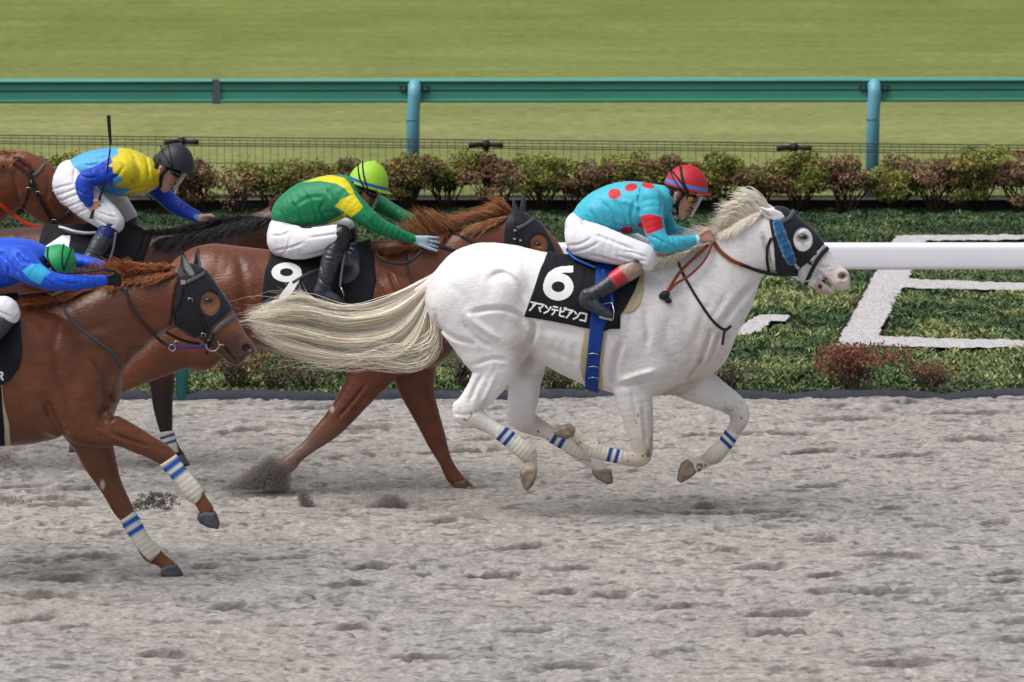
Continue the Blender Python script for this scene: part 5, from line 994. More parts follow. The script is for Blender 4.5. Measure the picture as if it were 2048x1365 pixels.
for pl, a, b, sd in (([(317, 930), (352, 908), (372, 934), (408, 980), (404, 992), (390, 1008), (374, 1000), (345, 960)], (334, 914), (397, 998), -1), ([(238, 1042), (268, 1022), (292, 1055), (322, 1100), (318, 1108), (302, 1124), (288, 1112), (262, 1080)], (254, 1026), (310, 1116), 1)):
    bandage(fC, RC, pl, a, b, sd, bandm, blue='#1f62b8', stripes=((.13, .23), (.32, .42)))
CM = ['#8a4b2a', '#a8663c', '#bd7d50', '#6a3620']
tuft(RC, 'mane', [(352, 536), (325, 540), (295, 545), (262, 552), (235, 562)], [(318, 545), (280, 538), (250, 528), (222, 522), (200, 528)], 520, YC, hairm, CM, lift=12, r=.0026, dyr=(-.06, .05), seed=31, jit=6)
tuft(RC, 'mane', [(355, 545), (325, 548), (290, 555), (255, 562), (220, 572)], [(300, 570), (275, 568), (250, 565), (225, 575), (205, 585)], 380, YC, hairm, CM, lift=5, seed=32, jit=5, fld=fC, off=.005)
tuft(RC, 'mane', [(230, 560), (190, 575), (150, 588), (110, 598)], [(200, 515), (185, 520), (175, 535), (150, 550)], 160, YC, hairm, CM, lift=6, dyr=(-.05, .06), seed=33, jit=6)
tuft(RC, 'mane', [(190, 575), (150, 588), (110, 596), (70, 605)], [(120, 600), (90, 602), (55, 608), (25, 612)], 340, YC, hairm, CM, lift=4, seed=34, jit=5, fld=fC, off=.006)
tuft(RC, 'mane', [(160, 580), (120, 590)], [(50, 560), (40, 575)], 120, YC, hairm, CM, lift=8, dyr=(-.06, .04), seed=35, jit=6)
CLC = empty('saddle_cloth', (float(P(-60, 620, YC)[0]), YC, float(P(-60, 600, YC)[2])), 'dark saddle cloth with a white R at the left edge', 'saddle cloth')
clc = fC.shell(.013, [[(-160, 560), (20, 560), (40, 640), (46, 700), (40, 735), (22, 758), (0, 770), (-60, 778), (-160, 770)]], dyp=-.24); clc.noise(.0025, 18, 9); clc.mesh('cloth', mat('navy_cloth', lin('#171a26'), .75, .25, noise=.15, nscale=20, bump=.002, bscale=40), CLC); clc.front(1)
SR = [[(x * 9 - 1.5, y * 15 + 745) for x, y in s] for s in KT['R']]; sticker(CLC, None, clc, 'letter', white, step=.6, off=.003, test=lambda X, Y: strokes(X, Y, SR, 1.7), box=(-6, 740, 14, 764))
SCd = empty('saddle', (float(P(-60, 620, YC)[0]), YC, float(P(-60, 600, YC)[2])), 'black saddle under the blue jockey at the left edge', 'saddle')
gc = fC.shell(.018, [[(-60, 600), (-20, 600), (5, 780), (8, 860), (6, 900), (-40, 900), (-50, 780)]], dyp=-.25); gc.mesh('girth', blackcloth, SCd)
gc = fC.shell(.011, [[(-65, 620), (-5, 640), (8, 800), (18, 850), (17, 900), (-60, 900)]], dyp=-.25); gc.mesh('pad', MATS['cream_felt'], SCd)
g = Field(YC, (-130, 590, -.2), (0, 640, .2), .008); g.chain([(-120, 605, 6, .06), (-90, 612, 8, .12), (-50, 612, 9, .14), (-15, 604, 8, .08)], k=.01); g.mesh('seat', strapm, SCd)

# ================================================================ dark bay behind
YD = gY(935)
RD = empty('horse', (float(P(150, 700, YD)[0]), YD, 0), 'dark bay horse with black mane under the yellow and blue jockey', 'horse')
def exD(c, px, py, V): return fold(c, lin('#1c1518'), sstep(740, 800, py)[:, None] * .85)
fD = horse_field(YD, ((-200, 400, -.36), (665, 925, .36)), [
    (.02, {}, [(-165, 575, 70, .2), (-115, 560, 90, .27), (-60, 560, 100, .29), (0, 568, 110, .29), (60, 576, 122, .3), (120, 580, 127, .3), (190, 580, 125, .28), (240, 580, 112, .24), (280, 590, 84, .18)]),
    (.05, {}, [(140, 530, 72, .12), (200, 495, 44, .08), (250, 490, 40, .07)]),
    (.05, {}, [(240, 580, 95, .2), (290, 555, 88, .16), (345, 535, 74, .13), (400, 517, 62, .11), (460, 495, 54, .1), (515, 474, 47, .09), (555, 455, 42, .088)]),
    (.025, {}, [(556, 440, 30, .09), (572, 462, 46, .1), (598, 480, 38, .09), (618, 500, 29, .07), (634, 518, 24, .058), (642, 526, 21, .056)]),
    (.05, dict(dy=-.15), [(-140, 590, 70, .13), (-90, 640, 68, .13), (-80, 690, 46, .1), (-110, 740, 32, .07), (-130, 780, 24, .05), (-110, 820, 15, .034), (-90, 865, 16, .036), (-70, 890, 13, .034)]),
    (.05, dict(dy=.15), [(-120, 590, 66, .13), (-60, 650, 60, .12), (-40, 700, 40, .09), (-60, 750, 29, .06), (-80, 780, 22, .05), (-50, 820, 15, .034), (-20, 850, 16, .036), (0, 870, 13, .034)]),
    (.04, dict(dy=.13), [(260, 600, 70, .12), (290, 670, 48, .10), (312, 720, 36, .075), (324, 765, 26, .055), (325, 805, 20.5, .044), (329, 838, 17, .038), (333, 865, 13, .031), (340, 888, 15, .034), (350, 904, 12.5, .032), (358, 914, 12.5, .034)]),
    (.04, dict(dy=-.13), [(220, 620, 74, .12), (215, 690, 50, .10), (190, 745, 34, .07), (170, 790, 22, .046), (150, 830, 14, .031), (145, 860, 15, .035), (150, 880, 12.5, .034)]),
])
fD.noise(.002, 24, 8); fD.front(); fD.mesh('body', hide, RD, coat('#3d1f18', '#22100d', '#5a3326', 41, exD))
hoof(RD, YD, [(346, 912), (366, 908), (380, 930), (345, 936)], .13, cols=hc); hoof(RD, YD, [(140, 880), (160, 878), (172, 902), (138, 905)], -.13, cols=hc)
hoof(RD, YD, [(-82, 885), (-60, 882), (-48, 908), (-80, 912)], -.15, cols=hc); hoof(RD, YD, [(-10, 865), (10, 862), (22, 888), (-8, 892)], .15, cols=hc)
bandage(fD, RD, [(312, 866), (348, 860), (358, 905), (326, 908)], (330, 862), (344, 906), 1, bandm, blue='#23468c', stripes=((.2, .32), (.48, .6)))
for pl, dy in (([(539, 393), (546, 402), (552, 418), (546, 428), (538, 420)], -.06), ([(551, 389), (557, 395), (562, 412), (556, 420), (549, 408)], .06)):
    g = Field(YD, (532, 384, dy - .05), (568, 432, dy + .05), .004); g.poly(pl, dy - .02, dy + .02, rnd=.012); g.mesh('ear', hide, RD, lambda px, py, V: np.tile(lin('#4a2a1e'), (len(px), 1)))
eye(RD, fD, (592, 462), 6)
BM = ['#17151a', '#221e22', '#2e282b', '#100e12']
tuft(RD, 'mane', [(540, 432), (500, 434), (460, 442), (420, 452), (370, 464), (320, 476)], [(500, 450), (460, 448), (420, 440), (380, 456), (330, 468), (290, 462)], 640, YD, hairm, BM, lift=6, r=.0026, dyr=(-.05, .05), seed=41, jit=6)
tuft(RD, 'mane', [(540, 436), (500, 438), (460, 448), (420, 458), (370, 468), (320, 480)], [(510, 460), (470, 468), (430, 475), (390, 490), (340, 500), (300, 500)], 700, YD, hairm, BM, lift=2, seed=42, jit=7, fld=fD, off=.005)
strap('rein', [(372, 478), (374, 495), (372, 512)], 6, mat('brown_strap', lin('#6a4038'), .6, .3), RD, fD, .008)
CLD = empty('saddle_cloth', (float(P(160, 490, YD)[0]), YD, float(P(160, 460, YD)[2])), 'black saddle cloth with top of a white number 4 behind the green helmet', 'saddle cloth')
cld = fD.shell(.013, [[(82, 440), (80, 466), (74, 500), (68, 560), (120, 580), (290, 580), (286, 520), (300, 480), (296, 440)]], dyp=-.24); cld.mesh('cloth', blackcloth, CLD); cld.front(1)
sticker(CLD, None, cld, 'number_four', white, off=.003, test=lambda X, Y: poly_sdf(X, Y, np.array([(90, 493), (124, 471), (141, 472), (130, 545), (117, 545), (121, 528), (80, 528), (80, 512)])) < 0, box=(74, 466, 146, 550))
SD = empty('saddle', (float(P(180, 470, YD)[0]), YD, float(P(180, 460, YD)[2])), 'black saddle with white rim under the yellow and blue jockey', 'saddle')
fl = fD.shell(.021, [[(200, 450), (275, 450), (285, 480), (270, 520), (240, 560), (205, 550)]], dyp=-.24); fl.mesh('flap', MATS['flap_black'], SD)
g = Field(YD, (110, 440, -.25), (260, 485, .25), .006); g.chain([(122, 456, 5, .08), (140, 462, 7, .14), (170, 466, 9, .17), (210, 464, 9, .15), (250, 456, 7, .08)], k=.01); g.mesh('seat', strapm, SD)
strap('seat_rim', [(118, 454, -.16), (130, 457, -.18), (150, 463, -.2), (172, 466, -.2), (196, 465, -.2)], 5, mat('rim_white', lin('#cfd3da'), .3, .5), SD, Y0=YD, thick=.008)
strap('stirrup_leather', [(232, 465, -.33), (226, 500, -.34), (216, 530, -.34)], 5, MATS['grey_strap'], SD, Y0=YD)

# ================================================================ far left chestnut head
YE = gY(893)
RE = empty('horse', (float(P(-200, 600, YE)[0]), YE, 0), 'chestnut horse with orange reins whose head shows at the far left', 'horse')
def exE(c, px, py, V):
    c = fold(c, lin('#3a2620'), pin(px, py, [(95, 360), (130, 380), (190, 445), (180, 470), (120, 450)], 30) * .6); return fold(c, lin('#120b0a'), np.clip(1.4 - np.hypot((px - 110) / 9, (py - 384) / 7), 0, 1)[:, None])
fE = horse_field(YE, ((-640, 290, -.36), (190, 893, .36)), [
    (.02, {}, [(-560, 530, 66, .2), (-510, 518, 88, .27), (-450, 520, 100, .29), (-380, 528, 112, .29), (-310, 530, 124, .3), (-240, 525, 130, .29), (-180, 515, 118, .25), (-150, 515, 90, .19)]),
    (.05, {}, [(-260, 470, 70, .12), (-200, 440, 50, .09), (-160, 430, 50, .08)]),
    (.05, {}, [(-170, 490, 95, .2), (-110, 450, 84, .155), (-60, 412, 70, .12), (-20, 385, 60, .1), (20, 362, 56, .09), (45, 352, 46, .086)]),
    (.025, {}, [(45, 338, 36, .092), (68, 368, 52, .102), (96, 392, 44, .095), (122, 412, 35, .076), (145, 430, 28, .06), (163, 443, 23, .056), (170, 450, 20, .056)]),
    (.012, {}, [(70, 405, 28, .062), (95, 428, 22, .05), (122, 445, 16, .045), (140, 456, 14, .044)]),
    (.05, dict(dy=-.15), [(-540, 550, 70, .13), (-490, 600, 66, .13), (-480, 660, 44, .1), (-510, 710, 31, .07), (-530, 750, 23, .05), (-510, 790, 15, .034), (-490, 830, 16, .036), (-470, 855, 13, .034)]),
    (.05, dict(dy=.15), [(-520, 550, 66, .13), (-450, 610, 60, .12), (-430, 660, 40, .09), (-450, 710, 29, .06), (-470, 740, 22, .05), (-440, 780, 15, .034), (-410, 810, 16, .036), (-390, 830, 13, .034)]),
    (.04, dict(dy=-.13), [(-200, 560, 74, .12), (-190, 640, 50, .10), (-200, 700, 34, .07), (-210, 750, 22, .046), (-220, 800, 14, .031), (-215, 840, 15, .035), (-205, 860, 12.5, .034)]),
    (.04, dict(dy=.13), [(-170, 560, 70, .12), (-130, 620, 44, .09), (-90, 660, 28, .06), (-70, 690, 20, .044), (-80, 740, 14, .031), (-90, 770, 15, .035), (-100, 790, 12.5, .034)]),
])
for pts, a, w_ in (([(92, 345), (98, 375), (92, 400)], .006, 5), ([(120, 395), (140, 420), (160, 435)], .007, 4), ([(25, 340), (32, 375), (40, 410)], .012, 5), ([(150, 440), (162, 450), (178, 458)], .008, 2.5)): fE.groove(pts, a, w_)
fE.noise(.002, 24, 9); fE.front(); fE.mesh('body', hide, RE, coat('#6a351c', '#431f11', '#8a5031', 51, exE)); eye(RE, fE, (108, 384), 6)
g = Field(YE, (15, 300, -.16), (80, 360, -.02), .004); g.poly([(24, 311), (40, 313), (60, 326), (69, 342), (60, 350), (44, 344), (30, 330)], -.11, -.065, rnd=.013); g.groove([(26, 314), (42, 326), (56, 338)], .012, 3, cy=YE - .08); g.mesh('ear', hide, RE, lambda px, py, V: np.tile(lin('#552618'), (len(px), 1)))
for dx, L in ((-.02, 0), (0, 1)):
    hoof(RE, YE, [(-220, 858), (-198, 855), (-185, 880), (-220, 885)], -.13, cols=hc) if L else hoof(RE, YE, [(-112, 785), (-90, 782), (-84, 806), (-112, 812)], .13, cols=hc)
hoof(RE, YE, [(-482, 850), (-460, 848), (-448, 872), (-480, 876)], -.15, cols=hc); hoof(RE, YE, [(-402, 825), (-380, 822), (-370, 846), (-400, 850)], .15, cols=hc)
BE = strap('bridle', [(90, 327), (82, 338), (76, 345), (66, 352)], 6, MATS['grey_leather'], RE, fE, .008)
strap('cheek_strap', [(54, 344), (62, 358), (72, 382), (84, 405), (98, 430), (112, 450)], 9, strapm, BE, fE, .01); strap('throat_strap', [(60, 362), (57, 380), (50, 405), (38, 430)], 5, strapm, BE, fE, .01)
strap('noseband', [(142, 422), (130, 432), (118, 442)], 8, strapm, BE, fE, .01)
for x, y in ((57, 378), (76, 386), (108, 442)): mb = MB(); c = fE.on(np.array([float(x)]), np.array([float(y)]), .018)[0]; mb.tube([c + (-.014, 0, -.006), c + (-.012, 0, .008), c + (.012, 0, .008), c + (.014, 0, -.006)], .003, 6); mb.build('buckle', steel, BE, True)
c = fE.on(np.array([62.]), np.array([363.]), .018)[0]; mb = MB(); mb.box(c - (.017, .003, .018), c + (.017, .003, .018)); q = mb.build('bridle_badge', strapm, BE); mb = MB(); mb.box(c - (.005, .006, .01), c + (.005, -.0031, .01)); mb.build('emblem', mat('gold', lin('#c08a2c'), .4, .5), q)
orm = mat('orange_rein', lin('#d2451c'), .6, .3, noise=.12, nscale=50)
strap('rein', [(-40, 378), (0, 410), (20, 425), (40, 440), (60, 450), (80, 454), (118, 457)], 8, orm, BE, fE, .02)
tuft(RE, 'mane', [(50, 312), (20, 316), (-10, 326), (-40, 345), (-90, 375)], [(18, 304), (-10, 306), (-40, 318), (-80, 345), (-130, 380)], 260, YE, hairm, CM, lift=8, r=.0022, dyr=(-.05, .05), seed=51, jit=5)
tuft(RE, 'mane', [(40, 318), (10, 324), (-30, 345), (-80, 380)], [(20, 330), (-10, 338), (-50, 360), (-100, 400)], 200, YE, hairm, CM, lift=3, seed=52, jit=5, fld=fE, off=.006)
guide_hair(RA, 'tail', TG[:3], 90, YA, hairm, WH, r=.0018, dyroot=.02, dytip=.08, cut=(.6, 1.12), seed=6, jit=8, tipj=20, wav=.02)
# ---------------------------------------------------------------- jockeys
silk = mat('silk', None, .45, .32, noise=.05, nscale=12, sheen=.1, bump=.004, bscale=18, distort=1.2, stretch=(.8, 1, 1.3), bump2=(.020, 4.5, 1.0))
breech = mat('white_breeches', lin('#dcdce4'), .7, .2, noise=.03, nscale=20, bump=.003, bscale=20, distort=1.2, bump2=(.012, 5.5, 1.0))
bootm = mat('boot_leather', None, .3, .5, noise=.2, nscale=25, bump=.003, bscale=45, bump2=(.012, 9, .8))
skin = mat('skin', None, .5, .35, noise=.06, nscale=60, sub=.15)
clear = mat('clear_visor', lin('#dfe4e8'), .08, .5, alpha=.3)
gogm = mat('goggle_black', lin('#0c0d10'), .15, .6, coat=.5)

class Person:
    def __init__(s, Y0, box, label, root):
        s.Y0 = Y0; s.box = box; s.R = empty('person', (float(P(root[0], root[1], Y0)[0]), Y0, float(P(root[0], root[1], Y0)[2])), label, 'jockey', 'jockeys riding in the race')
        s.f = Field(Y0, *box, .0055); s.m = mpp(Y0)
    def limb(s, st, dy, grow=-.020, k=.02, f=None, wr=1.0): (f or s.f).chain(st, k=k, dy=dy, grow=grow, wr=wr)
    def head(s, o, tilt, sc, dy=0, face=True):
        a = radians(tilt); O = P(o[0], o[1], s.Y0 + dy); O = np.array(O); fw = np.array([cos(a), 0, -sin(a)]); up = np.array([sin(a), 0, cos(a)]); s.O, s.fw, s.up, s.sc = O, fw, up, sc
        L = lambda x, z, y=0: O + sc * (x * fw + z * up + np.array([0, y, 0])); s.L = L; f = s.f; an = -a
        f.ell(L(-.002, .024), an, .084 * sc, .080 * sc, .075 * sc, .015); f.ell(L(.038, -.012), an, .05 * sc, .072 * sc, .060 * sc, .03)
        f.cap3([L(.035, -.05), L(.055, -.085), L(.064, -.106)], np.array([.046, .034, .018]) * sc, .02)
        for sg in (-1, 1): f.cap3([L(-.012, -.035, .052 * sg), L(.015, -.075, .042 * sg), L(.055, -.105, .016 * sg)], np.array([.022, .018, .016]) * sc, .02)
        f.cap3([L(.080, .022), L(.098, -.006), L(.109, -.024)], np.array([.009, .011, .0125]) * sc, .010)
        for sg in (-1, 1): f.cap3([L(.096, -.028, .011 * sg), L(.100, -.028, .013 * sg)], .0075 * sc, .006)
        f.cap3([L(.074, .040, -.034), L(.086, .040, 0), L(.074, .040, .034)], np.array([.010, .011, .010]) * sc, .012)
        f.cap3([L(.084, -.052, -.018), L(.095, -.052, 0), L(.084, -.052, .018)], .0072 * sc, .006); f.cap3([L(.082, -.067, -.016), L(.091, -.068, 0), L(.082, -.067, .016)], .0075 * sc, .006)
        f.cap3([L(.086, -.0595, -.02), L(.099, -.0595, 0), L(.086, -.0595, .02)], .0035 * sc, .003, sub=True)
        for sg in (-1, 1):
            f.ell(L(.083, .016, .031 * sg), an, .015 * sc, .013 * sc, .015 * sc, .008, sub=True); f.ell(L(.074, .015, .031 * sg), an, .012 * sc, .012 * sc, .012 * sc, .002)
            f.ell(L(-.012, -.006, .077 * sg), an + .15, .017 * sc, .030 * sc, .009 * sc, .006); f.ell(L(-.008, -.004, .084 * sg), an + .15, .008 * sc, .018 * sc, .006 * sc, .004, sub=True)
    def hand(s, wrist, kn, dy, fdir, curl=True, grip=None, thumb=None, thick=.0095, flen=10):
        "palm from wrist px to knuckle px; four fingers stacked across the palm"
        f = s.f; w_ = np.array(wrist, float); k_ = np.array(kn, float); e = (k_ - w_) / np.hypot(*(k_ - w_)); nrm = np.array([-e[1], e[0]]); p = lambda q, d: P(q[0], q[1], s.Y0 + dy + d)
        for t in (-.8, -.25, .3, .8): f.cap3([p(w_ + nrm * t * 5, .0), p(k_ + nrm * t * 9, 0)], [.017, .0155], .012)
        fd = np.array(fdir, float); fd /= np.hypot(*fd)
        for i, t in enumerate((-1.15, -.4, .38, 1.1)):
            L = flen * (.92, 1.06, 1.0, .8)[i]; b = k_ + nrm * t * 8.2
            if curl: pts = [p(b - e * 3, -.006), p(b + fd * L * .55, -.006), p(b + fd * L * .62, .022), p(b + fd * L * .05, .030)]; rs = [thick * 1.12, thick, thick * .95, thick * .85]
            else: sp = fd + nrm * t * .16; pts = [p(b - e * 3, 0), p(b + sp * L, .001), p(b + sp * L * 1.75, .006), p(b + sp * L * 2.35, .016)]; rs = [thick * 1.1, thick, thick * .92, thick * .75]
            f.cap3(pts, rs, .004)
        th = thumb or [w_ + e * 4 - nrm * 6, k_ - nrm * 11, k_ + e * 5 - nrm * 8]; f.cap3([p(q, -.012) for q in th], [.0125, .011, .0088], .006)
    def body(s, cf):
        def c2(px, py, V):
            d = V - s.O; x = d @ s.fw / s.sc; z = d @ s.up / s.sc; n = vnoise(V[:, 0], V[:, 2], 60, 9)[:, None]
            c = fold(cf(px, py, V), lin('#241a16'), (np.clip((-.022 - x) * 150 + .5, 0, 1) * np.clip((z + .055) * 150 + .5, 0, 1) * (np.hypot(x + .01, z + .005) > .03))[:, None])
            c = fold(c, lin('#5f3a34'), (np.hypot((x + .008) / .009, (z + .004) / .016) < 1)[:, None] * .5); return fold(c, lin('#2a1512'), ((np.abs(z + .0595) < .0035) & (x > .075))[:, None] * .8)
        s.f.mesh('body', skin, s.R, c2, relax=0)
    def garment(s, name, chains, m, cf=None, grooves=(), h=.006, cut=None, noise=.0016, grow=0.0, seed=1, k=.028):
        f = Field(s.Y0, *s.box, h)
        for st, dy, *kw in chains: f.chain(st, k=kw[0] if kw else k, dy=dy, grow=grow, wr=kw[1] if len(kw) > 1 else 1)
        for g in grooves: f.groove(g[0], g[1] * 1.7, g[2] * .85)
        if noise: f.noise(noise, 38, seed)
        if cut:
            Q = np.array([f.xz(p, 0) for p in cut]); d2 = poly_sdf(f.ax[0][:, None], f.ax[2][None, :], Q); f.F = np.maximum(f.F, d2[:, None, :].astype(np.float32))
        return f.mesh(name, m, s.R, cf), f
    def helmet(s, c, tilt, ra, rb, col, band=None, w_=.118, straps=(), seams=False, strapcol='#0d0e12', dy=0):
        "c px of the middle of the rim line, ra along, rb high (px)"
        Y = s.Y0 + dy; a = -radians(tilt); C_ = P(c[0], c[1], Y); g = Field(s.Y0, (c[0] - ra - 22, c[1] - rb - 20, dy - .17), (c[0] + ra + 22, c[1] + ra + 10, dy + .17), .004)
        g.ell(C_, a, ra * s.m, rb * s.m, w_, 0, half=-.004); 
        fw = np.array([cos(a), 0, sin(a)]); up = np.array([-sin(a), 0, cos(a)]); R_ = ra * s.m
        for i in range(9):
            t = (i - 4) / 4 * .95; g.cap3([C_ + fw * R_ * .86 * cos(t) + np.array([0, w_ * .86 * sin(t), 0]) + up * .004, C_ + fw * R_ * (1.0 + .20 * cos(t) ** 2) * cos(t * .9) + np.array([0, w_ * .98 * sin(t), 0]) - up * .004], [.009, .005], .012)
        top = C_ + up * rb * s.m; g.ell(top + up * .001, a, .014, .008, .014, .006)
        bc = lin(col)
        def cf(px, py, V):
            cc = np.tile(bc, (len(px), 1)); v = (V - C_) @ up; u = (V - C_) @ fw; th = np.arctan2(V[:, 1] - Y, u)
            if seams: cc = fold(cc, bc * .72, (np.abs(np.sin(th * 3)) < .05)[:, None] * (v > .02)[:, None] * .9)
            if band: cc = fold(cc, lin(band), (np.clip((v - .014) * 400 + .5, 0, 1) * np.clip((.034 - v) * 400 + .5, 0, 1))[:, None])
            return cc
        for sg in (-1, 0, 1): g.groove([c, c], 0, 1) if False else None
        ho = g.mesh('helmet', mat('helmet_' + col[1:], None, .5, .4, noise=.06, nscale=25, bump=.0015, bscale=60), s.R, cf); g.front(1); s.hf = g
        for st, wd in straps: strap('helmet_elastic', st, wd, mat('elastic', lin(strapcol), .6, .3), ho, g, .003, step=2)
        return ho
    def goggles(s, disc=None, visor=True, vis=None, lens='#0c0d10'):
        L, sc = s.L, s.sc; g = Field.__new__(Field); O = s.O; px, py = proj(O[None])
        g = Field(s.Y0, (px[0] - 50, py[0] - 50, -.14), (px[0] + 70, py[0] + 70, .14), .004)
        for sg in (-1, 1): g.cap3([L(.088, .016, .006 * sg), L(.086, .014, .034 * sg), L(.062, .016, .062 * sg)], np.array([.020, .024, .019]) * sc, .008)
        for sg in (-1, 1): g.cap3([L(.062, .018, .064 * sg), L(.02, .03, .082 * sg), L(-.06, .045, .075 * sg)], np.array([.010, .008, .007]) * sc, .004)
        go = g.mesh('goggles', gogm, s.R)
        if disc: mb = MB(); c = L(.066, .012, -.082); mb.tube([c, c + (0, -.006, 0)], .017, 14, up=(0, 0, 1)); mb.build('lens', mat('amber', lin(disc), .2, .5), go, True)
        if visor:
            V = []; n = 10; m_ = 6
            for i in range(m_ + 1):
                for j in range(n + 1):
                    ph = (j / n - .5) * 1.15; z = .045 - i / m_ * .130; R_ = .124 + .006 * i / m_
                    V.append(L(R_ * cos(ph) + .012 - .02 * (i / m_), z, .088 * sin(ph)))
            V = np.array(V); V2 = V + s.fw * .002; k = len(V); q = [(i * (n + 1) + j, i * (n + 1) + j + 1, (i + 1) * (n + 1) + j + 1, (i + 1) * (n + 1) + j) for i in range(m_) for j in range(n)]
            make('visor', np.vstack([V, V2]), q + [tuple(x + k for x in f[::-1]) for f in q], vis or clear, go)
    def chinstrap(s, col='#14161c'):
        L = s.L; mb = MB(); mb.tube([L(.02, .03, -.083), L(.005, -.02, -.080), L(.012, -.06, -.066), L(.03, -.095, -.040), L(.04, -.108, 0), L(.03, -.095, .040), L(.012, -.06, .066), L(.02, .03, .083)], .0125 * s.sc, 8, up=(1, 0, .2)); mb.tube([L(-.05, .01, -.074), L(-.045, -.04, -.062), L(.0, -.065, -.062)], .013 * s.sc, 8, up=(1, 0, .2)); mb.build('chin_strap', mat('chinstrap', lin(col), .6, .3), s.R, True)
SKN = '#c79a86'
def bootcf(top=None, tops=(), base='#23262e'):
    def cf(px, py, V):
        n = vnoise(V[:, 0], V[:, 2], 28, 4)[:, None]; c = fold(np.tile(lin(base), (len(px), 1)), lin('#4b515c'), .35 * n)
        for pl, hx in tops: c = fold(c, lin(hx), pin(px, py, pl, 1.2))
        return c
    return cf
SD_ = 2.5 * pi / 180
# ---- rider of the white horse
J = Person(YA, ((1118, 318, -.44), (1446, 650, .44)), 'jockey in cyan silks with red dots and a red helmet on the white horse', (1190, 500))
T1 = [(1172, 440, 30, .13), (1190, 428, 38, .145), (1220, 420, 48, .16), (1255, 416, 53, .17), (1290, 412, 46, .18), (1318, 402, 30, .15)]
T2 = [(1300, 398, 27, .085, -.16), (1305, 438, 22.5, .07, -.21), (1313, 470, 20, .06, -.24), (1326, 488, 19, .058, -.25), (1358, 487, 15.5, .05, -.2), (1378, 483, 13, .042, -.15), (1393, 479, 11, .036, -.12)]
T3 = [(1310, 400, 25, .08, .16), (1325, 435, 20, .065, .2), (1342, 462, 17, .055, .2), (1372, 470, 14, .045, .14), (1396, 470, 10, .036, .1)]
H1 = [(1160, 452, 29, .15), (1165, 475, 34, .17), (1172, 488, 30, .15)]
LG = [(1168, 478, 36, .10, -.10), (1200, 488, 35, .095, -.17), (1240, 500, 30, .08, -.23), (1272, 508, 26, .07, -.26), (1288, 513, 23, .062, -.27)]
LGf = [(1170, 470, 34, .10, .10), (1210, 470, 32, .09, .2), (1250, 484, 27, .075, .26), (1284, 498, 22, .06, .27)]
K1 = [(1284, 522, 19, .055, -.27), (1262, 540, 18.5, .052, -.29), (1235, 558, 18, .05, -.31), (1210, 576, 16.5, .045, -.33), (1190, 587, 15.5, .042, -.35)]
F1 = [(1176, 592, 15, .04, -.355), (1172, 603, 13, .038, -.36), (1188, 612, 12, .04, -.365), (1204, 622, 10, .042, -.37), (1218, 629, 6.5, .036, -.375)]
K2 = [(1282, 512, 18, .05, .27), (1250, 540, 17, .048, .3), (1215, 570, 16, .044, .34), (1190, 587, 14, .04, .35)]; F2 = [(q[0], q[1] - 3, q[2], q[3], .36) for q in F1]
for st in (T1, T2, T3, H1, LG, LGf, K1, F1, K2, F2): J.limb(st, 0)
J.limb([(1310, 400, 19), (1335, 405, 17), (1352, 400, 18)], 0, grow=0, wr=.95)
J.head((1357, 391), 22, 1.10); J.hand((1394, 479), (1418, 471), -.12, (1, .15), flen=9); J.hand((1396, 470), (1420, 466), .08, (1, .1), flen=9)
def sk(px, py, V):
    c = fold(np.tile(lin(SKN), (len(px), 1)), lin('#a3604f'), .25 * vnoise(V[:, 0], V[:, 2], 30, 2)[:, None]); c = fold(c, lin('#a0524a'), pin(px, py, [(1368, 424), (1380, 418), (1380, 430), (1370, 432)], 4) * .4)
    return fold(c, lin('#2b201c'), pin(px, py, [(1325, 372), (1352, 372), (1350, 384), (1338, 392), (1328, 385)], 5) * .9)
J.body(sk)
dots = [(1229, 388, 13, 10.5, -8), (1262, 375, 13, 8, -14), (1296, 371.5, 13.5, 5.8, 12), (1254, 460, 13, 7, 0), (1282, 451, 8, 5, 10)]
def cfA(px, py, V):
    c = np.tile(lin('#3fb4cd'), (len(px), 1)); nr = (V[:, 1] < YA + .05)[:, None]
    for x, y, a, b, an in dots:
        t = radians(an); u = (px - x) * cos(t) + (py - y) * sin(t); v = -(px - x) * sin(t) + (py - y) * cos(t); c = fold(c, lin('#c4202c'), np.clip((1 - np.hypot(u / a, v / b)) * 8 + .5, 0, 1)[:, None] * nr)
    c = fold(c, lin('#c81f2b'), pin(px, py, [(1279, 433), (1300, 428), (1323, 434), (1328, 457), (1294, 470), (1284, 450)]) * (V[:, 1:2] < YA - .13)); return fold(c, lin('#e9e9ee'), pin(px, py, [(1334, 385), (1345, 395), (1345, 425), (1337, 424)], 1.5) * 0 + pin(px, py, [(1392, 470), (1398, 468), (1400, 488), (1394, 490)], 1.2))
J.garment('jacket', [(T1, 0), (T2, 0), (T3, 0), ([(1312, 400, 27, .12), (1328, 400, 26, .10), (1336, 402, 23, .085)], 0)], silk, cfA, grooves=[
    ([(1200, 400), (1225, 425), (1235, 455)], .007, 4), ([(1225, 395), (1250, 430), (1255, 462)], .006, 4), ([(1180, 420), (1195, 440), (1210, 462)], .008, 3.5), ([(1270, 395), (1262, 430), (1270, 460)], .008, 5), ([(1283, 375), (1276, 400), (1280, 425)], .009, 4),
    ([(1290, 472), (1306, 484), (1320, 500)], .008, 3), ([(1300, 465), (1318, 474), (1328, 482)], .007, 2.5), ([(1335, 480), (1350, 492), (1362, 500)], .006, 2.5), ([(1360, 476), (1370, 486), (1376, 496)], .005, 2.5), ([(1240, 400), (1262, 405), (1280, 415)], -.004, 5), ([(1205, 440), (1240, 450), (1275, 455)], .005, 4), ([(1318, 385), (1322, 405), (1320, 425)], .006, 3), ([(1175, 432), (1185, 445), (1190, 455)], .006, 3)], seed=3)
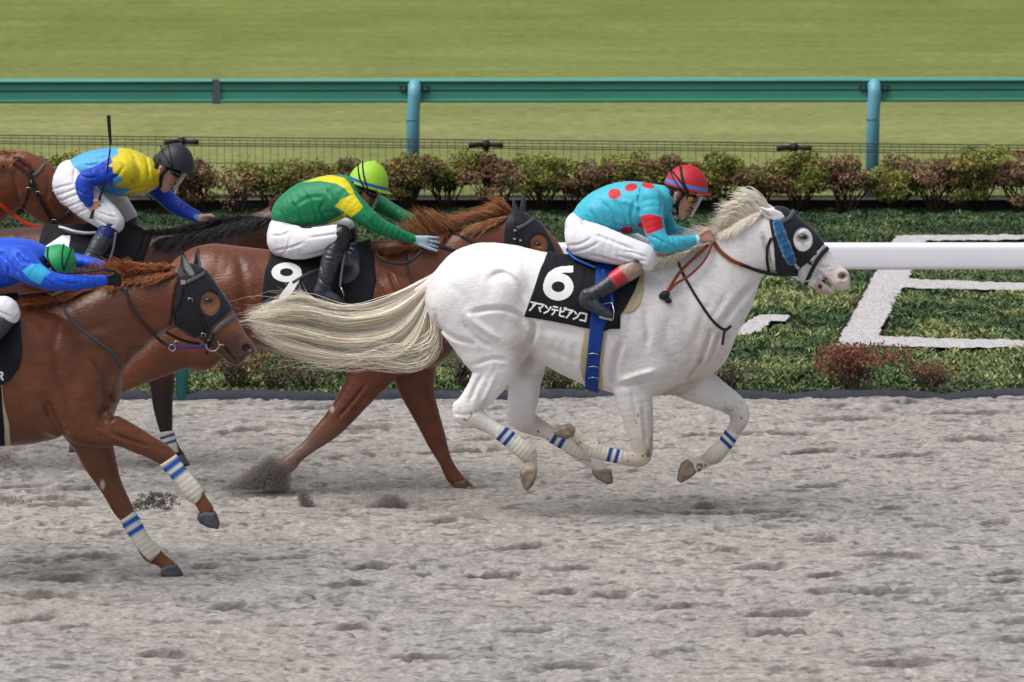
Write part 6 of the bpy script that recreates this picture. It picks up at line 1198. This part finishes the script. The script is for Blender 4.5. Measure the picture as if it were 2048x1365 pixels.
J.garment('breeches', [(H1, 0), (LG, 0), (LGf, 0), ([(1284, 512, 23, .064, -.27), (1292, 524, 17, .055, -.28), (1298, 532, 9, .04, -.28)], 0, .02)], breech, None, grooves=[
    ([(1135, 490), (1160, 485), (1185, 470)], .006, 3), ([(1140, 505), (1170, 495), (1200, 478)], .006, 3), ([(1185, 465), (1225, 478), (1270, 495)], .007, 4), ([(1230, 505), (1260, 512), (1292, 515)], .006, 3), ([(1245, 495), (1270, 500), (1292, 508)], .006, 2.5), ([(1150, 425), (1165, 440), (1180, 462)], .006, 4), ([(1268, 512), (1280, 520), (1290, 530)], .006, 2.5), ([(1175, 505), (1210, 512), (1240, 520)], .004, 4)], grow=.004, seed=4)
LGl = [([(1233, 531), (1262, 526), (1300, 528), (1300, 560), (1256, 562)], '#9a8672'), ([(1214, 546), (1234, 530), (1257, 560), (1232, 576)], '#b02a33'), ([(1214, 546), (1234, 530), (1245, 545), (1224, 561)], '#c02c34')]
for nm, a, b in (('boot', K1, F1), ('boot', K2, F2)):
    J.garment(nm, [(a, 0), (b, 0, .012)], bootm, bootcf(tops=LGl), grooves=[([(1190, 575), (1200, 590), (1212, 596)], .006, 2.5), ([(1178, 585), (1192, 600), (1204, 606)], .005, 2.5), ([(1170, 616), (1190, 626), (1212, 634)], .004, 2)], grow=.003, seed=5)
J.helmet((1371, 377), 14, 44, 47, '#b5232e', '#2c7fd6', .125, straps=[([(1361, 334), (1363, 350), (1368, 368), (1377, 388)], 5.5), ([(1343, 342), (1352, 352), (1364, 368), (1370, 378)], 3.5), ([(1341, 344), (1348, 360), (1358, 374), (1367, 384)], 2.5)], seams=True)
J.goggles('#c58a1e'); J.chinstrap()

# ---- rider of number nine
K = Person(YB, ((524, 308, -.44), (902, 640, .44)), 'jockey in green and yellow silks with a lime helmet pushing his hands along the mane', (600, 500))
T1 = [(568, 430, 26, .13), (585, 420, 36, .145), (615, 408, 45, .16), (650, 400, 48, .175), (680, 392, 42, .18), (700, 385, 26, .14)]
T2 = [(686, 395, 29, .085, -.17), (708, 415, 25, .075, -.21), (738, 438, 19, .06, -.24), (766, 456, 15.5, .05, -.22), (800, 470, 12.5, .042, -.18), (828, 480, 10, .035, -.15)]
T3 = [(710, 390, 26, .08, .16), (745, 402, 19, .06, .2), (778, 420, 16.5, .055, .18), (812, 437, 14, .045, .12), (850, 452, 10.5, .036, .08)]
H1 = [(562, 458, 24, .15), (566, 478, 31, .17), (575, 488, 28, .15)]
LG = [(570, 482, 34, .10, -.10), (605, 487, 31, .095, -.18), (640, 482, 27, .08, -.24), (668, 474, 23, .07, -.28), (684, 470, 18, .06, -.29)]
LGf = [(572, 475, 32, .10, .10), (620, 470, 28, .085, .2), (660, 458, 23, .07, .26), (690, 456, 19, .06, .28)]
K1 = [(682, 470, 18.5, .058, -.29), (678, 490, 18.5, .056, -.30), (666, 512, 18, .052, -.32), (657, 538, 16.5, .048, -.34), (650, 566, 14, .042, -.36), (646, 580, 13.5, .04, -.36)]
F1 = [(642, 584, 14, .04, -.365), (652, 592, 13, .04, -.37), (668, 600, 11, .042, -.375), (684, 610, 8, .038, -.38)]
K2 = [(694, 462, 17, .055, .28), (698, 485, 16, .05, .3), (680, 530, 15, .045, .33), (660, 575, 13, .04, .35)]; F2 = [(q[0] + 8, q[1] - 4, q[2], q[3], .36) for q in F1]
for st in (T1, T2, T3, H1, LG, LGf, K1, F1, K2, F2): K.limb(st, 0)
K.limb([(690, 382, 19), (706, 388, 17), (716, 388, 18)], 0, grow=0, wr=.95)
K.head((717, 382), 20, 1.10); K.hand((828, 480), (852, 484), -.16, (1, .25), curl=False, thumb=[(840, 490), (858, 497), (873, 502)], flen=11); K.hand((848, 452), (868, 455), .07, (1, .2), flen=9)
K.body(lambda px, py, V: fold(fold(np.tile(lin('#b0806c'), (len(px), 1)), lin('#9db4c4'), (np.clip((px - 829) / 2, 0, 1))[:, None]), lin('#1d1715'), pin(px, py, [(690, 365), (712, 365), (716, 375), (704, 390), (694, 385)], 5) * .9))
def cfB(px, py, V):
    c = np.tile(lin('#0d7f52'), (len(px), 1)); y = lin('#d9cc12')
    c = fold(c, y, pin(px, py, [(606, 365), (640, 354), (660, 350), (689, 356), (698, 366), (709, 386), (700, 390), (690, 378), (674, 368), (640, 362)])); c = fold(c, y, pin(px, py, [(670, 413), (684, 398), (708, 388), (726, 414), (718, 424), (702, 436), (688, 424)]) * (V[:, 1:2] < YB - .1))
    return fold(c, y, pin(px, py, [(655, 445), (690, 426), (692, 434), (664, 450)]))
K.garment('jacket', [(T1, 0), (T2, 0), (T3, 0), ([(690, 384, 28, .13), (700, 384, 25, .10)], 0)], silk, cfB, grooves=[
    ([(580, 400), (600, 425), (605, 450)], .007, 4), ([(610, 385), (630, 415), (635, 445)], .007, 4), ([(560, 420), (575, 440), (582, 455)], .007, 3), ([(650, 400), (640, 420), (660, 440)], .008, 4), ([(655, 375), (665, 395), (672, 410)], .008, 4), ([(730, 425), (740, 440), (752, 450)], .007, 2.5), ([(745, 432), (752, 448), (758, 462)], .006, 2.5),
    ([(800, 462), (812, 472), (818, 482)], .005, 2.5), ([(760, 405), (775, 418), (785, 432)], .006, 3), ([(790, 418), (800, 430), (805, 440)], .005, 2.5), ([(600, 430), (640, 425), (680, 420)], .005, 4), ([(590, 410), (620, 395), (650, 392)], .004, 5)], seed=6)
K.garment('breeches', [(H1, 0), (LG[:-1], 0), (LGf, 0)], breech, None, grooves=[([(545, 470), (565, 468), (585, 458)], .006, 3), ([(548, 500), (580, 492), (610, 480)], .006, 3), ([(585, 458), (610, 455), (640, 456)], .006, 4), ([(560, 515), (575, 495), (580, 475)], .005, 3), ([(620, 470), (650, 465), (680, 460)], .006, 3), ([(600, 510), (640, 500), (665, 488)], .005, 3)], grow=.004, seed=7,
          cut=[(500, 300), (690, 300), (690, 450), (655, 497), (640, 600), (500, 600)] if False else None)
TP = [([(640, 440), (730, 440), (720, 500), (684, 508), (668, 503), (648, 497)], '#121319')]
for nm, a, b in (('boot', K1, F1), ('boot', K2, F2)): K.garment(nm, [(a, 0), (b, 0, .012)], bootm, bootcf(tops=TP, base='#20232c'), grooves=[([(648, 505), (660, 508), (674, 508)], -.004, 2), ([(640, 545), (655, 560), (668, 562)], .006, 2.5), ([(636, 580), (655, 588), (670, 590)], .006, 2.5), ([(645, 520), (650, 540), (655, 555)], .005, 2.5)], grow=.006, seed=8)
K.helmet((735, 373), 17, 41, 51, '#9bcc3a', '#1a5aa6', .125, straps=[([(716, 327), (717, 345), (721, 362), (731, 380)], 3.2), ([(725, 323), (726, 342), (730, 362), (736, 380)], 3.2)], seams=True)
K.goggles(None, vis=mat('mud_mask', lin('#9c8f88'), .4, .4, alpha=.88)); K.chinstrap()

# ---- rider in yellow and blue with the raised whip
D = Person(YD, ((88, 268, -.44), (440, 545, .44)), 'jockey in yellow and blue silks with black helmet and raised whip', (150, 450))
T1 = [(158, 340, 26, .13), (180, 342, 38, .15), (212, 343, 46, .165), (248, 345, 48, .18), (278, 350, 40, .175), (300, 350, 26, .12)]
T2 = [(248, 345, 27, .085, -.18), (215, 350, 22, .075, -.24), (182, 356, 20, .065, -.28), (169, 368, 19, .06, -.3), (171, 388, 16, .05, -.31), (178, 404, 11.5, .038, -.31)]
T3 = [(296, 362, 26, .08, .16), (322, 385, 19, .062, .2), (345, 408, 17.5, .058, .18), (372, 424, 14.5, .048, .12), (402, 437, 10.5, .036, .07)]
H1 = [(140, 348, 27, .15), (138, 368, 32, .17), (145, 385, 30, .16)]
LG = [(142, 370, 34, .10, -.10), (165, 395, 34, .095, -.17), (192, 418, 30, .085, -.23), (215, 436, 26, .075, -.26), (226, 446, 22, .065, -.27)]
LGf = [(150, 365, 33, .10, .10), (195, 385, 28, .085, .18), (230, 405, 24, .075, .24), (254, 432, 19, .06, .26)]
K1 = [(222, 448, 21, .062, -.27), (212, 470, 19, .055, -.29), (198, 492, 18, .052, -.31), (184, 515, 16, .046, -.33), (174, 532, 14, .04, -.35)]
F1 = [(166, 538, 13, .038, -.355), (180, 548, 11, .04, -.36), (200, 560, 8, .036, -.37)]
K2 = [(258, 440, 17, .055, .26), (255, 470, 16, .05, .29), (225, 510, 14, .044, .33), (195, 540, 13, .04, .35)]; F2 = [(q[0] + 10, q[1] - 2, q[2], q[3], .36) for q in F1]
for st in (T1, T2, T3, H1, LG, LGf, K1, F1, K2, F2): D.limb(st, 0)
D.limb([(292, 348, 20), (310, 350, 17), (322, 346, 18)], 0, grow=0, wr=.95)
D.head((328, 338), 28, 1.12); D.hand((179, 405), (190, 415), -.31, (.5, 1), flen=8, thumb=[(182, 402), (194, 402), (199, 408)]); D.hand((402, 437), (420, 442), .05, (1, .2), flen=9)
D.body(lambda px, py, V: fold(np.tile(lin(SKN), (len(px), 1)), lin('#8a4a40'), pin(px, py, [(350, 358), (362, 352), (356, 375), (345, 378)], 5) * .35))
def cfD(px, py, V):
    c = np.tile(lin('#4fa6d6'), (len(px), 1)); b = lin('#1240b4'); y = lin('#d3c318')
    c = fold(c, b, pin(px, py, [(184, 335), (215, 318), (234, 312), (236, 322), (232, 330), (238, 348), (232, 357), (200, 362), (184, 362), (180, 345)]))
    c = fold(c, y, pin(px, py, [(234, 300), (252, 288), (315, 290), (320, 360), (318, 374), (300, 384), (262, 392), (248, 390), (262, 378), (228, 374), (246, 360), (236, 348), (200, 343), (226, 325), (222, 318), (238, 308)]))
    sl = (V[:, 1] < YD - .17) & (px < 226); far = (V[:, 1] > YD + .05) & (px > 300) & (py > 366); return np.where((sl & (py > 334))[:, None] | far[:, None], b, c)
D.garment('jacket', [(T1, 0), (T2, 0), (T3, 0), ([(296, 350, 28, .12), (306, 352, 24, .09)], 0)], silk, cfD, grooves=[
    ([(245, 320), (262, 345), (268, 375)], .008, 4), ([(265, 310), (280, 335), (285, 365)], .008, 4), ([(285, 305), (296, 330), (300, 360)], .006, 3), ([(250, 330), (240, 345), (225, 352)], .008, 3.5), ([(165, 345), (180, 350), (200, 348)], .006, 3), ([(158, 372), (172, 380), (182, 384)], .006, 2.5), ([(164, 398), (172, 402), (182, 402)], .005, 2), ([(225, 385), (260, 380), (295, 372)], .006, 4), ([(175, 315), (200, 318), (225, 312)], .004, 5), ([(170, 330), (185, 330), (200, 325)], .005, 3), ([(336, 385), (345, 402), (350, 420)], .006, 3)], seed=9)
D.garment('breeches', [(H1, 0), (LG, 0), (LGf, 0)], breech, None, grooves=[([(108, 378), (130, 370), (152, 365)], .006, 2.5), ([(110, 392), (135, 382), (160, 372)], .006, 2.5), ([(118, 403), (142, 392), (165, 382)], .006, 2.5), ([(130, 415), (155, 404), (175, 395)], .006, 2.5), ([(150, 428), (168, 418), (185, 410)], .005, 2.5), ([(195, 430), (215, 440), (235, 445)], .006, 2.5), ([(200, 418), (220, 425), (238, 430)], .005, 2.5), ([(190, 385), (215, 405), (235, 425)], .008, 3.5), ([(150, 335), (150, 355), (155, 375)], .006, 3)], grow=.004, seed=10)
TP = [([(190, 440), (255, 440), (240, 480), (214, 476), (188, 464)], '#141f66')]
for nm, a, b in (('boot', K1, F1), ('boot', K2, F2)): D.garment(nm, [(a, 0), (b, 0, .012)], bootm, bootcf(tops=TP, base='#2b323f'), grooves=[([(190, 500), (200, 505), (212, 505)], .005, 2.5)], grow=.003, seed=11)
D.helmet((347, 334), 18, 40, 48, '#2a2c36', None, .122, straps=[([(321, 290), (326, 305), (336, 322), (343, 334)], 2.4), ([(335, 283), (338, 300), (342, 318), (346, 334)], 2.6)], seams=True)
D.goggles(None); D.chinstrap()
mb = MB(); pts = [P(x, y, YD - .31 + d) for x, y, d in ((181, 438, -.02), (187, 420, -.008), (197, 404, .006), (207, 375, 0), (214, 345, 0), (220, 300, 0), (221, 285, 0), (219, 262, 0), (217, 231, 0))]; mb.tube(pts, [.011, .010, .009, .008, .006, .006, .0095, .012, .013], 10)
wh = mb.build('whip', mat('whip_black', lin('#17181c'), .45, .4)); tag(wh, 'black racing whip held upright by the yellow and blue jockey', 'whip')
# ---- rider at the left edge
E_ = Person(YC, ((-160, 470, -.44), (268, 760, .44)), 'jockey in blue silks and green helmet crouched low at the left edge', (-60, 620))
T1 = [(-85, 560, 30, .13), (-60, 545, 42, .15), (-20, 530, 50, .17), (20, 524, 48, .18), (55, 518, 38, .17), (80, 514, 24, .12)]
T2 = [(40, 525, 34, .09, -.18), (65, 545, 26, .075, -.24), (95, 560, 20, .06, -.27), (130, 565, 17.5, .055, -.26), (170, 565, 14.5, .046, -.23), (208, 561, 11, .036, -.2)]
T3 = [(70, 515, 26, .08, .16), (120, 518, 18, .06, .2), (165, 524, 14, .05, .17), (200, 532, 12, .042, .12), (222, 540, 9.5, .035, .08)]
H1 = [(-100, 575, 30, .15), (-105, 600, 34, .17), (-98, 618, 30, .15)]
LG = [(-98, 605, 36, .10, -.10), (-60, 622, 34, .095, -.2), (-20, 625, 30, .085, -.26), (8, 620, 26, .075, -.29), (18, 628, 22, .065, -.3)]
LGf = [(-95, 600, 34, .10, .10), (-50, 612, 30, .085, .2), (0, 615, 24, .07, .28)]
K1 = [(14, 634, 21, .06, -.3), (-10, 665, 19, .055, -.32), (-40, 695, 17, .05, -.35), (-62, 715, 15, .045, -.37)]; F1 = [(-76, 722, 14, .04, -.375), (-60, 735, 11, .042, -.38), (-38, 746, 8, .038, -.385)]
K2 = [(4, 622, 19, .055, .28), (-25, 660, 17, .05, .32), (-62, 710, 15, .045, .36)]; F2 = [(q[0], q[1], q[2], q[3], .37) for q in F1]
for st in (T1, T2, T3, H1, LG, LGf, K1, F1, K2, F2): E_.limb(st, 0)
E_.limb([(70, 516, 20), (90, 518, 18), (104, 524, 18)], 0, grow=0, wr=.95); E_.head((114, 538), 62, 1.12, dy=-.02)
E_.hand((212, 561), (233, 559), -.2, (1, .3), flen=10, thick=.0125); E_.hand((222, 540), (240, 545), .06, (1, .1), flen=9)
E_.body(lambda px, py, V: fold(fold(np.tile(lin('#9c7261'), (len(px), 1)), lin('#101116'), np.clip((px - 210) / 2, 0, 1)[:, None]), lin('#2a1a14'), pin(px, py, [(75, 495), (98, 490), (96, 530), (82, 535)], 4) * .9))
E_.garment('jacket', [(T1, 0), (T2, 0), (T3, 0)], silk, lambda px, py, V: fold(np.tile(lin('#1250cf'), (len(px), 1)), lin('#2fa6d8'), pin(px, py, [(44, 542), (60, 530), (80, 527), (101, 545), (88, 555), (80, 570), (60, 560)]) * (V[:, 1:2] < YC - .1)), grooves=[
    ([(0, 500), (20, 520), (22, 545)], .008, 4), ([(40, 500), (50, 515), (70, 522)], .008, 3.5), ([(30, 530), (50, 545), (60, 560)], .006, 3.5), ([(95, 550), (110, 560), (120, 572)], .006, 3), ([(120, 552), (140, 560), (160, 560)], .005, 3), ([(180, 556), (190, 564), (196, 574)], .005, 2.5), ([(20, 560), (0, 550), (-20, 540)], .008, 4)], seed=12)
E_.garment('breeches', [(H1, 0), (LG, 0), (LGf, 0)], breech, None, grooves=[([(-10, 610), (10, 615), (30, 625)], .005, 2.5), ([(-10, 625), (10, 628), (25, 638)], .005, 2.5)], grow=.004, seed=13)
for nm, a, b in (('boot', K1, F1), ('boot', K2, F2)): E_.garment(nm, [(a, 0), (b, 0, .012)], bootm, bootcf(base='#20232c'), grow=.003, seed=14)
E_.helmet((109, 530), 52, 38, 46, '#1f9a5c', None, .122, straps=[([(96, 495), (95, 515), (102, 532), (112, 545)], 3.8), ([(128, 488), (124, 505), (124, 525), (127, 540)], 2.6), ([(144, 493), (138, 510), (132, 528), (128, 540)], 2.8)], seams=True, dy=-.02)
E_.goggles(None); E_.chinstrap()
mb = MB(); mb.tube([P(x, y, YC - .23 + d) for x, y, d in ((90, 545, -.06), (130, 547, -.04), (170, 545, -.03), (205, 540, -.03), (228, 542, -.02), (236, 552, -.01))], [.006, .006, .007, .008, .009, .009], 8); wh = mb.build('whip', MATS['whip_black']); tag(wh, 'black whip lying along the blue sleeve of the left edge jockey', 'whip')
# ---------------------------------------------------------------- kicked-up sand
gm_ = mat('sand_grain', None, .95, .1)
def spray(polys, Y, n, r, cols, label, dyw=.10, up=0.0, clump=0, seed=1):
    rg = np.random.default_rng(seed); Q = [np.array(p, float) for p in polys]; lo = np.min([q.min(0) for q in Q], 0); hi = np.max([q.max(0) for q in Q], 0); px, py = [], []
    while sum(map(len, px)) < n:
        x = rg.uniform(lo[0], hi[0], n * 2); y = rg.uniform(lo[1], hi[1], n * 2); d = np.min([poly_sdf(x, y, q) for q in Q], 0); k = rg.uniform(0, 1, 2 * n) < np.clip(.35 - d / 16, .0, 1) ** 1.5; px.append(x[k]); py.append(y[k])
    px, py = np.concatenate(px)[:n], np.concatenate(py)[:n]
    if clump: c = rg.integers(0, n, clump); j = rg.integers(0, clump, n); px = px[c][j] + rg.normal(0, 3.5, n); py = py[c][j] + rg.normal(0, 2.5, n)
    C = P(px, py, Y + rg.uniform(-dyw, dyw, n)); R_ = r[0] * (r[1] / r[0]) ** (rg.uniform(0, 1, n) ** 2.5)
    T = np.array([(1, 1, 1), (1, -1, -1), (-1, 1, -1), (-1, -1, 1)]) / 1.73; V = C[:, None] + R_[:, None, None] * (T[None] + rg.normal(0, .35, (n, 4, 3))); b = (np.arange(n) * 4)[:, None]
    Fq = np.vstack([b + np.array(t) for t in ((0, 1, 2), (0, 2, 3), (0, 3, 1), (1, 3, 2))]); pal = np.array([lin(c) for c in cols]); cc = pal[rg.integers(0, len(pal), n)] * rg.uniform(.8, 1.15, (n, 1))
    tag(make('sand_spray', V.reshape(-1, 3), Fq, gm_, None, np.repeat(cc, 4, axis=0), False), label, 'sand spray', kind='stuff')
dk_ = ['#8a827b', '#968e88', '#79716a']; lt_ = ['#a39b98', '#b0a9a6', '#938b87']
spray([[(440, 980), (480, 956), (510, 934), (538, 912), (562, 922), (584, 942), (580, 976), (560, 982)]], YB - .14, 22000, (.0016, .0045), dk_ + ['#9a938d'], 'dark fan of sand behind the pushing foreleg of the number 9 chestnut', seed=1)
spray([[(440, 972), (520, 915), (560, 900), (640, 965), (600, 985), (470, 985)]], YB - .1, 8000, (.0014, .0028), lt_, 'thin pale sand haze round the number 9 chestnut hoof', dyw=.2, seed=2)
spray([[(594, 978), (608, 978), (620, 998), (636, 1014), (666, 1030), (640, 1036), (610, 1032), (598, 1005)]], YB - .7, 5000, (.002, .0045), dk_, 'curl of thrown sand low on the track below the tail', dyw=.06, seed=3)
spray([[(690, 1036), (745, 1008), (765, 988), (794, 988), (818, 1006), (814, 1032), (780, 1038)]], YB - .75, 14000, (.0016, .0036), dk_ + lt_ * 2, 'rounded puff of thrown sand below the tail', dyw=.08, seed=4)
spray([[(560, 1010), (660, 1005), (720, 985), (780, 965), (840, 975), (870, 1015), (800, 1034), (600, 1030)]], YB - .7, 15000, (.0013, .0024), lt_ + ['#beb8b6'], 'faint pale dust drifting round the rounded sand puff', dyw=.2, seed=5)
spray([[(262, 1012), (285, 990), (310, 980), (345, 992), (362, 1005), (340, 1018), (300, 1021), (270, 1020)]], YC + .9, 3000, (.002, .007), dk_ + ['#5f5852'], 'scattered dark clods behind the front chestnut forelegs', dyw=.12, clump=60, seed=6)
spray([[(-20, 930), (-10, 905), (20, 902), (38, 918), (30, 930)], [(-20, 1008), (0, 990), (40, 996), (70, 1010)]], YC + 1.2, 2600, (.002, .005), lt_ + dk_, 'sand thrown up at the left edge under the front chestnut belly', dyw=.12, seed=7)
spray([[(925, 982), (955, 972), (985, 968), (1000, 982), (960, 987)]], YB + .1, 1400, (.002, .005), lt_ + ['#c4bebb'], 'pale sand pushed ahead of the planted chestnut hoof', dyw=.06, seed=8)
spray([[(366, 1150), (392, 1146), (384, 1154), (366, 1156)]], YC + .1, 350, (.002, .004), lt_ + ['#c4bebb'], 'tiny puff of sand at the lowest grey hoof', dyw=.05, seed=9)
